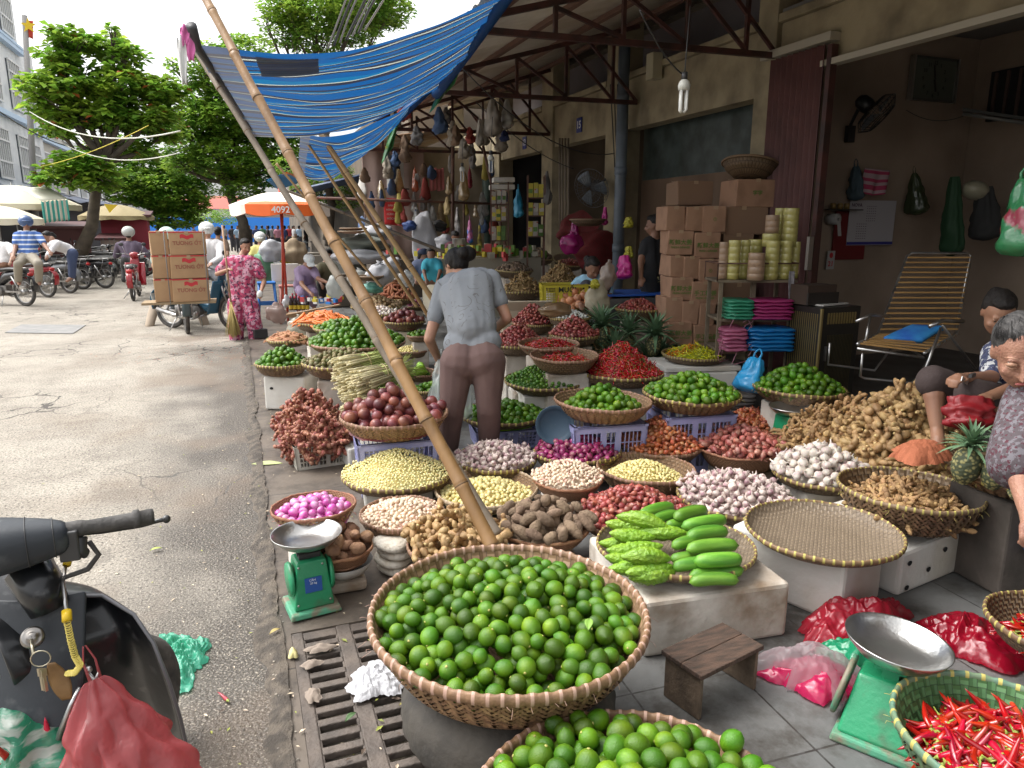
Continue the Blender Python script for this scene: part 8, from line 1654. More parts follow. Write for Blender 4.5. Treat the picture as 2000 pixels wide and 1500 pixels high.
# glass cabinet
Dk=5.9;p=at_d(1625,735,Dk);z0=.245;dw=V3((1,.0,0));gold=M('brass_strip',(.36,.28,.12),.35,metal=.7);drk=M('dark_cabinet',(.02,.018,.015),.3);cw_=.42
x0,y0=at_d(1590,735,Dk).x,at_d(1610,735,Dk).y;h_=at_d(1625,598,Dk).z-z0;t=thing('cabinet','dark metal cabinet with brass strips and a slatted top panel','cabinet',(x0+.21,y0+.2,z0))
q=MB();q.box((x0+.21,y0+.2,z0+h_/2),(.42,.36,h_));q.build('body',drk,t,bevel=.006)
q=MB();q.box((x0+.004,y0+.012,z0+h_/2),(.018,.018,h_*.98));
for i in range(11):q.box((x0+.08+i*.028,y0+.016,z0+h_*.88),(.014,.008,h_*.12))
for i in range(14):q.box((x0-.002,y0+.05+i*.023,z0+h_*.48),(.004,.006,h_*.9))
for i in range(18):q.box((x0+.09+i*.0155,y0+.016,z0+h_*.38),(.004,.006,h_*.64),mi=1)
q.build('strips',[gold,M('dim_brass',(.10,.085,.05),.4,metal=.6)],t);q=MB();q.box((x0+.075,y0+.01,z0+h_*.5),(.012,.02,.12));q.build('handle',chrome,t)
q=MB();q.box((x0+.2,y0+.2,z0+h_+.012),(.34,.22,.012),R(12),0);tag(q.build('notebook',M('page_white',(.55,.53,.5),.7)),'open notebook lying on the dark cabinet','notebook')
q=MB();q.box((x0+.12,y0+.25,z0+h_+.09),(.3,.2,.16));q.box((x0+.12,y0+.14,z0+h_+.06),(.32,.02,.10),mi=1);tag(q.build('wicker_box',[M('dark_wicker',(.05,.03,.02),.8),M('black_wood',(.02,.015,.012),.6)]),'dark wicker box on the cabinet behind the notebook','box')
# lounge chair
Dl=5.1;L_=lambda px,py,dd=0:at_d(px,py,Dl+dd);wood=M('varnished_slats',(.42,.25,.09),.45,(.32,.18,.06),6,.1,stretch=(.3,3,1));t=thing('lounge_chair','reclining chair with varnished slats and chrome tube frame','chair',(L_(1760,745).x,L_(1760,745).y,.245))
tl,tr_,bl_,br_=L_(1772,500,.35),L_(1895,500,.35),L_(1715,652,.1),L_(1868,652,.1)
q=MB()
for i in range(15):
 a=tl.lerp(bl_,(i+.3)/15.2);b_=tr_.lerp(br_,(i+.3)/15.2);q.beam(a,b_,.03,.011)
q.build('back_slats',wood,t,bevel=.002)
f1,f2=L_(1675,672,-.25),L_(1805,690,-.30);q=MB()
for i in range(7):q.beam(bl_.lerp(f1,(i+.5)/7),br_.lerp(f2,(i+.5)/7),.038,.011)
q.build('seat_slats',wood,t,bevel=.002)
q=MB();q.path([f1,bl_,tl,tl+(tr_-tl)*.06+V3((0,0,.02)),tr_-(tr_-tl)*.06+V3((0,0,.02)),tr_,br_,f2],.011,8);q.path([f1+V3((0,0,-.03)),f2+V3((0,0,-.03)),f2+V3((.2,.3,-.02))],.009,8)
g=[L_(1685,690,-.2),L_(1680,735,-.15),L_(1780,748,-.2),L_(1815,700,-.15)];q.path([g[0],g[1],g[1]+(g[2]-g[1])*.1+V3((0,0,-.01)),g[2],g[2]+V3((.05,0,.03)),g[3]],.009,8);g2=[p_+V3((.12,.42,0))for p_ in g];q.path([g2[0],g2[1],g2[2],g2[3]],.009,8)
for a_,b_ in((bl_,L_(1690,620,-.1)),(br_,L_(1830,640,-.25))):pass
q.path([L_(1672,628,-.1),L_(1700,615,-.1),L_(1738,618,.05)],.011,8);q.path([L_(1700,617,-.1),L_(1690,668,-.15)],.009,8);q.path([L_(1838,640,-.3),L_(1800,740,-.35)],.010,8);q.path([L_(1840,635,-.3),L_(1905,720,.1)],.009,8);q.path([L_(1815,638,-.3),L_(1840,626,-.28),L_(1880,628,-.05)],.014,8);q.build('frame',chrome,t)
q=MB();ca_=[L_(1725,670,-.05),L_(1800,675,-.12),L_(1845,648,.02),L_(1780,645,.1)];q.grid(lambda u,v:ca_[0].lerp(ca_[1],u).lerp(ca_[3].lerp(ca_[2],u),v)+V3((0,0,.03+.02*math.sin(math.pi*u)*math.sin(math.pi*v))),12,12);tag(q.build('cushion',M('blue_check_cloth',(.02,.12,.50),.8,(.04,.30,.65),6,.1),solid=.03),'blue checked cloth cushion on the lounge chair','cushion')
# wall things (wall plane y = 6.02)
wy=6.0
def onwall(px,py,off=.0):return at_y(px,py,wy-off)
a,b_=onwall(1778,108),onwall(1858,203);t=thing('wall_clock','square silver framed wall clock on the dim shop wall','clock',(a+b_)/2);cc=(a+b_)/2;sx_,sz_=abs(b_.x-a.x),abs(a.z-b_.z)
q=MB();q.box((cc.x,wy-.02,cc.z),(sx_*.9,.03,sz_*.9));q.build('face',M('clock_face',(.10,.11,.09),.35),t)
q=MB()
for e in(-1,1):q.box((cc.x+e*sx_*.47,wy-.03,cc.z),(.03,.05,sz_));q.box((cc.x,wy-.03,cc.z+e*sz_*.47),(sx_*.88,.045,.02),mi=1)
q.build('frame',[M('silver_frame',(.4,.4,.38),.3,metal=.8),M('dark_frame',(.08,.08,.07),.4)],t)
q=MB()
for k in range(12):text_mb(q,str(k or 12),.055,facing((cc.x+.16*math.sin(k*math.pi/6),wy-.037,cc.z+.16*math.cos(k*math.pi/6)),(0,-1,0)))
q.build('numerals',M('numeral_dark',(.02,.03,.02),.5),t);q=MB();q.beam((cc.x+.01,wy-.04,cc.z),(cc.x-.02,wy-.04,cc.z+.14),.004,.014);q.beam((cc.x,wy-.042,cc.z),(cc.x+.035,wy-.042,cc.z-.12),.004,.018);q.build('hands',drk,t)
def fan(lab,hub,nrm,r,mount,m,blade=(.12,.14,.16)):
 t=thing('wall_fan',lab,'fan',mount);F_=facing(hub,nrm);q=MB()
 for k in range(28):a=2*math.pi*k/28;q.path([F_@V3((.04*math.cos(a),.04*math.sin(a),.075)),F_@V3((r*.7*math.cos(a),r*.7*math.sin(a),.065)),F_@V3((r*math.cos(a),r*math.sin(a),0)),F_@V3((r*.75*math.cos(a),r*.75*math.sin(a),-.06)),F_@V3((.05*math.cos(a),.05*math.sin(a),-.07))],.0025,4)
 for rr,z in((r,0),(r*.7,.065),(r*.35,.072)):q.path([F_@V3((rr*math.cos(a),rr*math.sin(a),z))for a in[k*math.pi/16 for k in range(32)]],.004,5,closed=True)
 q.build('guard',m,t);q=MB()
 for k in range(3):
  a0=k*2.094;q.grid(lambda u,v:F_@V3(((.04+u*(r-.07))*math.cos(a0+(v-.5)*(1.1-.2*u)),(.04+u*(r-.07))*math.sin(a0+(v-.5)*(1.1-.2*u)),.02*(v-.5)*2)),6,6)
 q.build('blades',M('fan_blade%d'%int(r*100),blade,.3),t,solid=.002);q=MB();q.lathe([(.001,.0),(.06,.0),(.075,.05),(.07,.12),(.04,.16),(.001,.165)],20,(0,0,0));mm_=F_@Matrix.Rotation(math.pi,4,'X');q.v=[tuple(mm_@(V3(v)+V3((0,0,.07))))for v in q.v];q.build('motor',m,t)
 q=MB();back=F_@V3((0,0,-.18));q.path([back,V3(mount)+V3((0,0,.1)),mount],.018,8);q.box(mount,(.09,.05,.16));q.build('bracket',m,t)
fan('black wall fan on the shop wall left of the clock',at_y(1712,222,5.55),(.45,-.55,-.62),.22,onwall(1660,262,.03),M('fan_black',(.015,.015,.015),.4))
fan('grey wall fan blowing beside the second pillar above the squatting woman',at_y(1155,368,9.2),(-.75,-.45,-.3),.27,at_y(1192,358,9.5),M('fan_grey',(.10,.10,.10),.5))
q=MB();q.box(((onwall(1660,435)).x,wy-.012,onwall(1660,460).z),(.44,.012,.5));tag(q.build('red_board',M('deep_red_board',(.14,.008,.010),.5)),'deep red board on the wall below the little shelf','board')
a,b_=onwall(1660,391,.02),onwall(1740,478,.02);t=thing('wall_calendar','white printed calendar sheet with a blue bottom edge on the wall','calendar',(a+b_)/2);q=MB();q.box(((a.x+b_.x)/2,wy-.028,(a.z+b_.z)/2),(b_.x-a.x,.006,a.z-b_.z));q.build('sheet',M('calendar_white',(.42,.40,.42),.6),t);q=MB();q.box(((a.x+b_.x)/2,wy-.033,b_.z+.02),(b_.x-a.x,.005,.03));q.build('blue_edge',M('calendar_blue',(.03,.03,.22),.5),t)
q=MB();text_mb(q,'NOVA',.05,facing((a.x+.09,wy-.034,a.z-.05),(0,-1,0)))
for i in range(7):
 for j in range(5):q.box((a.x+.12+j*.03,wy-.033,b_.z+.07+i*.025),(.014,.002,.006));q.box((a.x+.24+j*.028,wy-.033,a.z-.06-i*.025),(.012,.002,.006))
q.build('print',M('calendar_ink',(.10,.06,.09),.7),t)
q=MB();pt_=onwall(1622,508,.03);q.box((pt_.x,wy-.03,pt_.z),(.10,.01,.19));t=tag(q.build('day_calendar',M('paper_white',(.40,.38,.37),.7)),'small tear off calendar showing 21 on the red board','calendar');q=MB();text_mb(q,'21',.075,facing((pt_.x,wy-.037,pt_.z-.04),(0,-1,0)));q.sphere((pt_.x,wy-.036,pt_.z+.05),(.025,.003,.03),0,10,6);q.build('digits',cred2,t)
q=MB();pt_=onwall(1627,428,.06);m=facing(pt_,(.2,-1,0));b=MB();b.lathe([(.018,.06),(.018,-.06),(.055,-.06),(.055,.06),(.018,.06)],28,(0,0,0));q.add([m@V3(v)for v in b.v],b.f);q.grid(lambda u,v:pt_+V3((.02+.045*(u-.5)+.03*v,-.06,-.02-.15*v)),4,6);tag(q.build('tissue_roll',M('tissue',(.42,.41,.40),.9)),'roll of toilet tissue hanging on the red board','tissue roll')
pt_=onwall(1640,410,.08);q=MB();q.box((pt_.x,wy-.09,pt_.z),(.45,.16,.012));t=tag(q.build('wall_shelf',drk),'narrow dark shelf with little pots on the shop wall','shelf')
for i in range(3):q=MB();q.lathe([(.001,0),(.025,0),(.03,.05),(.02,.06)],12,(pt_.x-.1+i*.09,wy-.09,pt_.z+.007));tag(q.build('pot',M('pot_brass',(.2,.13,.04),.4)),'tiny brass pot on the narrow wall shelf','pot','pots on the wall shelf')
# towel and things hanging on hooks
a=onwall(1690,328,.08);q=MB();q.grid(lambda u,v:a+V3((.34*u-.05*v,.03*math.sin(u*12)*v,-.27*v*(1-.25*abs(u-.5))-.02*u)),26,16,0,True,0,lambda u,v:1 if int(v*7+.5)%2 else 0);tag(q.build('towel',[M('towel_pink_white',(.45,.33,.36),.9),M('towel_pink',(.42,.05,.12),.9)],solid=.006),'pink and white striped towel hanging over the calendar','towel')
bag('grey and blue bag hanging left of the pink towel',onwall(1672,325,.1),onwall(1672,392,.1),.03,.10,M('slate_cloth',(.05,.08,.10),.8),3,name='cloth_bag',cat='bag')
bag('clear bag of green herbs hanging right of the calendar',onwall(1786,338,.1),onwall(1790,420,.12),.02,.15,film('herb_film',(.08,.11,.05),.9),5)
c_=at_y(1905,372,5.2);q=MB();q.sphere(c_,(.13,.12,.09),0,20,12,rotm(0,.3,0));t=tag(q.build('helmet',M('ivory_helmet',(.30,.28,.20),.35,coat=.3)),'ivory motorbike helmet hanging in the dark corner of the shop','helmet')
bag('black jacket hanging in the dark corner under the ivory helmet',at_y(1925,365,5.15),at_y(1925,470,5.1),.06,.17,M('black_cloth',(.03,.03,.03),.9),8,name='jacket',cat='jacket',handles=False);bag('dark green raincoat hanging beside the ivory helmet',at_y(1865,345,5.3),at_y(1858,500,5.3),.04,.13,M('dark_green_coat',(.012,.05,.018),.7),9,name='raincoat',cat='coat',handles=False)
bag('green, red and white striped bag hanging at the right edge of the photo',at_d(2010,350,3.4),at_d(2000,500,3.4),.05,.13,film('tricolour_film',(.05,.30,.12),.95,col2=(.45,.06,.10),scale=5,ramp=(.5,.54)),12)
pt_=at_y(1960,232,5.6);q=MB();q.tube(at_y(1880,222,5.7),at_y(2030,245,5.2),.018,n=10);t=tag(q.build('tube_light',M('unlit_tube',(.16,.16,.15),.3)),'unlit fluorescent tube below the vent grille','light');q=MB();q.beam(at_y(1880,214,5.72),at_y(2030,236,5.22),.05,.03);q.build('batten',M('batten',(.05,.05,.045),.5),t)
cable(onwall(1618,110,.02),onwall(1620,195,.02),0,.004,cab,'cable running down the wall left of the black fan');cable(onwall(1770,215,.05),onwall(1885,225,.05),.08,.004,cab,'slack cable between the black fan and the tube light')
# spiral lamps
def lamp(lab,px,py,d,s=1.):
 c_=at_d(px,py,d);t=thing('bulb',lab,'lamp',c_,'compact bulbs over the stalls');q=MB();q.tube(c_+V3((0,0,.115*s)),c_+V3((0,0,.165*s)),.02*s,n=12);q.build('socket',blk,t);q=MB();q.lathe([(.001,.0),(.035,.0),(.04,.03),(.03,.055),(.018,.065)],20,c_+V3((0,0,.05*s))if s==1 else c_+V3((0,0,.05*s)));q.build('ballast',M('bulb_white',(.60,.60,.55),.4),t);q=MB()
 for k in range(4):a=k*math.pi/2+.4;q.path([c_+V3((.026*s*math.cos(a),.026*s*math.sin(a),.05*s)),c_+V3((.026*s*math.cos(a),.026*s*math.sin(a),-.075*s)),c_+V3((.012*s*math.cos(a),.012*s*math.sin(a),-.088*s))],.0095*s,8)
 q.build('glass_tubes',M('bulb_glass',(.72,.72,.68),.2),t);q=MB();q.path([c_+V3((0,0,.16*s)),c_+V3((.005,0,.3*s)),c_+V3((.03,.02,.55))],.004,5);q.build('flex',cab,t)
lamp('white compact bulb hanging in front of the shop beam, nearest',1335,192,4.6,.95);lamp('white compact bulb hanging above the yellow packets',959,322,8.6);lamp('white compact bulb hanging by the bag of dried noodles, farthest',903,342,10.2)
# meter box and pipes on the pillar
q=MB();c_=at_x(1278,130,4.9);q.box(c_,(.14,.16,.30));tag(q.build('meter_box',M('meter_cream',(.42,.38,.26),.6),bevel=.01),'cream electricity meter box beside the drain pipe','meter box')
for i in range(5):cable(at_x(1192+i*7,165,4.9),at_x(1205+i*3,420,4.9),-.03,.008,cab,'electric cable running down the second pillar, %s'%('first from the left','second from the left','third from the left','fourth from the left','nearest the pipe')[i])
cable(at_y(900,130,7),at_x(1200,300,4.9),.25,.006,cab,'slack wire under the first truss');cable(at_y(930,200,9),at_x(1120,330,4.95),.1,.006,cab,'slack wire crossing below the number 13');cable(at_y(1250,20,4),at_y(1340,150,4.5),.05,.005,cab,'flex looping to the nearest bulb')
for i,px in enumerate((1093,1098,1104,1110)):tag(MB().tube(at_x(px,480,4.95),at_x(px,270,4.95),.016,n=7).build('stored_pole',bamg),'thin pole stored upright behind the third pillar, %s'%('leftmost','second','third','rightmost')[i],'pole')
# ---------------- clutter behind the squatting woman
redn=M('red_mesh_sack',(.17,.010,.014),.85,(.11,.02,.015),60,.5,90);mag=film('magenta_film',(.42,.02,.20),.97)
def sack(lab,px,py,d,rx,rz_,m,seed=1,tie=False,ry=None,nm='sack'):
 c_=at_d(px,py,d);ry=ry or rx*.8;b=MB();b.sphere(c_,(rx,ry,rz_),0,28,20,None,.35,seed)
 b.v=[(x,y,c_.z+(z-c_.z)*(1 if z>c_.z else .92))for x,y,z in b.v];
 if tie:b.path([c_+V3((0,0,rz_*.85)),c_+V3((.01,0,rz_*1.05)),c_+V3((.02,0,rz_*1.25))],[rx*.35,rx*.12,rx*.28],10)
 return tag(b.build(nm,m),lab,'sack')
pk_=M('pink_plastic_bag',(.50,.03,.22),.3,bump=1,bscale=12)
sack('heap of red netting sacks filled with dried chillies in the open shop',1168,492,10.2,.34,.28,redn,3);sack('upper red netting sack beside the grey fan',1130,450,11.0,.30,.26,redn,5);sack('magenta plastic bag slumped against the red netting sacks',1115,478,8.7,.14,.12,mag,6,True);bag('magenta plastic bag hanging in the dark shop beside the bamboo poles',at_d(1121,435,8.9),at_d(1124,480,8.9),.03,.09,mag,2,handles=False)
dish('dark basket standing on the red netting sacks below the grey fan',at_d(1148,442,8.8),.22,.08,None)
bag('pink carrier bag on the metal table near the woman in black',at_d(1219,500,7.6),at_d(1221,545,7.6),.06,.11,pk_,3,handles=False);bag('yellow plastic bag hanging on the second pillar, upper',at_d(1228,425,8.2),at_d(1228,445,8.2),.04,.07,M('yellow_film',(.40,.36,.03),.5),4,handles=False);bag('yellow plastic bag hanging on the second pillar, lower',at_d(1228,482,8.1),at_d(1228,505,8.1),.04,.07,M('yellow_film',(.40,.36,.03),.5),9,handles=False);bag('pink plastic bag dangling from the grey fan',at_d(1182,405,9),at_d(1180,440,9),.02,.05,pk_,7,handles=False)
sack('clear sack of pink garlic beside the squatting woman',1187,540,7.2,.085,.13,film('cloudy_film',(.45,.36,.30),.9),4,True);sack('tall open woven sack in front of the squatting woman',1167,585,6.9,.115,.16,M('woven_white_sack',(.46,.41,.30),.85,(.34,.29,.2),12,.5,150),8);bag('yellow plastic bag tied on the tall woven sack',at_d(1162,548,6.75),at_d(1162,562,6.7),.03,.045,M('yellow_film',(.40,.36,.03),.5),14,handles=False)
sack('clear flat bag of dried shrimp in front of the big brown onions',1085,605,6.6,.15,.07,film('amber_film',(.36,.24,.13),.92),9)
q=MB();c_=at_d(1255,585,7.6);q.box((c_.x,c_.y+.2,c_.z*.55),(.9,.5,c_.z*.95),R(-5));q.box((c_.x,c_.y+.2,c_.z*1.03+.03),(.95,.55,.02),R(-5),1);tag(q.build('metal_table',[M('dull_tin',(.16,.17,.17),.5,metal=.4),M('blue_sheet',(.03,.12,.5),.4)]),'tin sided table with a blue sheet next to the woman in black','table')
cy_=at_d(1100,578,7.5);yc=crate('crate','yellow plastic crate printed MUỐI in front of the brown roots',(cy_.x,cy_.y,cy_.z-.13),.48,.3,.26,R(-16),M('crate_yellow',(.50,.42,.03),.45));q=MB();m=Matrix.Translation((cy_.x,cy_.y,cy_.z))@Matrix.Rotation(R(-16),4,'Z')@facing((0.02,-.153,.075),(0,-1,0));text_mb(q,'MUỐI',.075,m);q.build('lettering',drk,yc);q=MB();q.box((cy_.x,cy_.y+.03,(cy_.z-.13)/2),(.46,.28,cy_.z-.16),R(-16));tag(q.build('foam_box',foam),'foam box under the yellow crate','foam block')
q=MB();c_=at_d(1030,600,7.2);q.box((c_.x,c_.y+.1,c_.z-.12),(.45,.3,.3),R(-14));q.box((c_.x,c_.y-.06,c_.z+.0),(.44,.02,.16),R(-14),0,R(30));tag(q.build('carton_tray',M('pale_board',(.42,.36,.26),.8)),'pale open cardboard box below the brown ginger basket','carton')
# ---------------- shelves with yellow packets
yel=M('packet_yellow',(.58,.50,.03),.4,(.55,.45,.05),20,0,rand=.2);pgr=M('packet_green',(.10,.22,.03),.4,rand=.3);pwh=M('packet_cream',(.5,.45,.38),.5,(.45,.10,.06),18,0,ramp=(.56,.6),rand=.2)
def rackshelf(lab,px0,px1,tops,d,seed):
 rnd=random.Random(seed);a,b_=at_d(px0,500,d),at_d(px1,500,d);cx_,cy2=(a.x+b_.x)/2,(a.y+b_.y)/2;wd=(b_-a).length;rz=math.atan2((b_-a).y,(b_-a).x);t=thing('goods_shelf',lab,'shelf',(cx_,cy2,.25));u=(b_-a).normalized();kk=F/d
 zt_=at_d(px0,tops[0]-42,d).z;q=MB()
 for e in(-1,1):
  for f_ in(-1,1):q.box((cx_+u.x*e*wd/2-u.y*f_*.15,cy2+u.y*e*wd/2+u.x*f_*.15,(zt_+.25)/2),(.02,.02,zt_-.25),rz)
 q.build('frame',rust,t);v_=V3((-u.y,u.x,0))
 for i,y in enumerate(tops):
  z=at_d(px0,y,d).z;q=MB();q.box((cx_,cy2,z),(wd,.32,.012),rz);q.build('shelf_board',rust,t);x=-wd/2+.04
  while x<wd/2-.03:
   h_=rnd.uniform(.16,.21);w_=rnd.uniform(.055,.075);q=MB();q.box((cx_+u.x*x,cy2+u.y*x,z+.008+h_/2),(w_,.1,h_),rz+rnd.uniform(-.1,.1),0);q.box((cx_+u.x*x-v_.x*.053,cy2+u.y*x-v_.y*.053,z+.008+h_*.45),(w_*.8,.004,h_*.3),rz,1)
   m_=rnd.choice((yel,yel,pgr,pwh));tag(q.build('packet',[m_,rnd.choice((pwh,pgr,yel))],bevel=.006),'bright packet standing on the '+lab,'packet','packets on the '+lab);x+=w_+.008
rackshelf('left packet shelf behind the slanting steel prop',960,993,(400,432,470),10.6,3);rackshelf('right packet shelf beside the dark doorway',1030,1062,(388,422,462),10.2,5)
for i,(px,py,w_,h_)in enumerate(((980,366,48,9),(983,352,42,9))):c_=at_d(px,py,10.5);q=MB();q.box(c_,(w_/(F/10.5),.28,h_/(F/10.5)),R(-15));tag(q.build('foam_tray',foamw,bevel=.01),'white foam tray on the left packet shelf, %s'%('lower','upper')[i],'foam tray')
# ---------------- stall of hanging goods
t=thing('market_stall','crowded stall wall hung with pinkish sheets behind the sacks','stall',at_y(800,540,15.5));a=at_y(712,430,15.6);b_=at_y(985,430,15.6);top=at_y(712,285,15.6).z
q=MB();q.grid(lambda u,v:(lerp(a.x,lerp(a.x,b_.x,.42),u),15.6+.02*math.sin(u*23)+.02*noise.noise(V3((u*6,v*2,0))),lerp(top,.9,v)),50,4);q.build('curtain',M('dusty_pink_sheet',(.42,.31,.27),.85,(.33,.24,.21),2,.2),t,solid=.01)
q=MB();q.box((lerp(a.x,b_.x,.72),15.8,1.7),((b_.x-a.x)*.75,.05,3.2));q.build('backboard',M('stall_cream',(.36,.30,.21),.85,(.2,.16,.11),1.5),t);q=MB();q.box((lerp(a.x,b_.x,.5),15.3,.55),((b_.x-a.x)*1.0,.6,.8));q.build('counter',M('counter_dark',(.10,.08,.06),.8),t)
q=MB();c_=at_y(772,343,15.2);q.box(c_,(.30,.3,.5));q.box(c_+V3((0,-.155,.07)),(.14,.01,.22),mi=1);q.box(c_+V3((0,0,-.27)),(.5,.35,.02),mi=1);tag(q.build('air_conditioner',[M('ac_white',(.45,.45,.42),.5),drk],bevel=.01),'white air conditioner unit on a bracket over the pinkish sheet','air conditioner')
c_=at_y(766,412,14.6);t=thing('banner','red cloth banner with white lettering hanging from the rusty rail','banner',c_);q=MB();q.grid(lambda u,v:c_+V3(((u-.5)*.32,.02*math.sin(u*6+v*3),.26-.52*v-.03*u)),8,8);q.build('cloth',M('banner_red',(.50,.02,.02),.7),t,solid=.004);q=MB()
for i,s_ in enumerate(('BÁN BUÔN','BÁN LẺ','HÀNH TỎI','GỪNG ỚT','MỘC NHĨ')):text_mb(q,s_,.052,facing(c_+V3((0,-.035,.19-i*.085)),(0,-1,0)),depth=.001)
q.build('lettering',M('banner_white',(.6,.5,.45),.6),t)
grybag=film('smoky_film',(.34,.33,.31),.7);tanb=film('noodle_film',(.48,.36,.20),.96,col2=(.36,.26,.13),scale=20)
HB=[(810,330,375,.10,13.8,film('red_noodle',(.50,.16,.08),.95),'bag with a red label and white noodles hanging from the rail'),(808,375,415,.09,13.6,grybag,'small grey bag in the upper bunch by the banner'),(825,370,412,.07,13.7,grybag,'middle grey bag in the upper bunch by the banner'),(838,378,415,.06,13.8,grybag,'right grey bag in the upper bunch by the banner'),(813,405,440,.13,13.3,grybag,'large dark filled bag right of the banner'),(845,402,432,.11,13.5,grybag,'dark filled bag beside the largest one'),(905,335,392,.14,12.0,tanb,'fat bag of tan dried noodles under the far bulb'),(876,345,380,.08,12.4,tanb,'narrow tan bag left of the fat noodle bag'),(873,385,420,.09,12.4,M('straw_hatbag',(.40,.30,.14),.7),'straw coloured cone shaped bag on the rusty rail'),(917,330,368,.06,12.2,M('wine_cloth',(.20,.015,.03),.8),'dark red bunch hanging right of the noodle bag'),(928,400,425,.05,12.0,tanb,'little brown bag hanging from the rail, leftmost of its row'),(940,402,440,.05,12.0,grybag,'silvery bag hanging right of the brown one'),(917,430,475,.07,11.8,M('pink_blue_bag',(.50,.14,.30),.5,(.05,.2,.6),5,ramp=(.48,.52)),'pink, blue and white bag low on the dark post'),(936,440,500,.06,11.8,M('yellow_black_bag',(.50,.40,.04),.5,(.05,.04,.03),9),'yellow and black packets hanging in a strip'),(893,405,460,.07,12.2,M('dark_cellophane',(.12,.10,.10),.3,(.35,.33,.3),12),'shiny dark bag strip beside the dark post'),(1012,370,425,.10,10.0,M('teal_film',(.02,.20,.32),.4,bump=1,bscale=10),'teal blue plastic bag hanging in the dark doorway'),(962,195,265,.17,9.0,M('dirty_white_cloth',(.30,.26,.21),.9,(.2,.17,.13),6),'dirty white sack hanging from the far truss, largest'),(990,195,250,.12,9.1,M('milky_plastic',(.36,.33,.28),.5),'milky plastic bag hanging beside the dirty white sack'),(936,235,285,.07,9.0,M('dirty_white_cloth',(.30,.26,.21),.9),'small grey cloth bundle hanging left of the dirty white sack'),(985,255,275,.09,9.2,M('navy_cloth',(.02,.03,.09),.9),'navy cloth bundle hanging under the milky bag'),(1068,335,400,.08,9.9,M('grey_jacket',(.16,.15,.14),.9),'grey jacket hanging on the right packet shelf'),(715,285,330,.08,15.0,M('white_tee',(.45,.42,.42),.8),'pale T-shirt hanging at the left end of the stall'),(740,290,325,.12,15.2,M('navy_white_cloth',(.05,.07,.18),.8,(.4,.38,.33),3),'navy and cream garment hanging in the stall'),(785,265,300,.10,14.8,M('cream_jersey',(.40,.30,.24),.8),'cream jersey with a red collar hanging high in the stall')]
for i,(px,y0_,y1_,r,d,m,lab)in enumerate(HB):bag(lab,at_d(px,y0_,d),at_d(px+1,y1_,d),r*.25,r,m,i*1.7,cr=.015,n=22,mm=16,name='hanging_bag',cat='bag',handles=(i%3==0))
for i in range(4):a_=at_y(842+i*7,330,14.2);q=MB();q.grid(lambda u,v:a_+V3((.065*(u-.5)+.03*v*(i-1.5)*.3,.02*math.sin(u*5),-.42*v+.03*u*(i%2))),4,6);tag(q.build('pennant',M('salmon_cloth',(.50,.16,.15),.8),solid=.004),'salmon red paper strip on the line above the noodles, %s'%('first','second','third','fourth')[i],'paper strip')
rh=random.Random(77)
for i in range(34):
 m_=rh.choice((grybag,tanb,M('dull_red_cloth',(.30,.05,.04),.8),M('dull_white_cloth',(.36,.34,.31),.8),M('brown_cloth',(.16,.10,.06),.9),M('dull_blue_cloth',(.05,.09,.18),.8),M('dull_yellow_cloth',(.34,.28,.06),.8)))
 px_=rh.uniform(705,985);y_=rh.choice((rh.uniform(285,345),rh.uniform(395,425),rh.uniform(340,400)));bag('small bag or bundle hung among others in the dark crowded stall',at_d(px_,y_,rh.uniform(12.8,15)),at_d(px_+2,y_+rh.uniform(20,50),14),.02,rh.uniform(.05,.12),m_,i,cr=.012,n=16,mm=12,name='hanging_bag',cat='bag',handles=False,group='bags hung in the dark stall')
for i in range(20):
 px_=rh.uniform(745,1010);y_=rh.uniform(200,300);d_=rh.uniform(9.6,12.5);bag('faded garment or bundle slung high among the far trusses',at_d(px_,y_,d_),at_d(px_+3,y_+rh.uniform(25,60),d_),.03,rh.uniform(.07,.15),rh.choice((M('dirty_white_cloth',(.30,.26,.21),.9),M('dull_blue_cloth',(.05,.09,.18),.8),M('brown_cloth',(.16,.10,.06),.9),M('dull_red_cloth',(.30,.05,.04),.8),M('grey_jacket',(.16,.15,.14),.9))),i*1.3,cr=.03,n=18,mm=14,name='hanging_cloth',cat='cloth',handles=False,group='cloths slung among the far trusses')
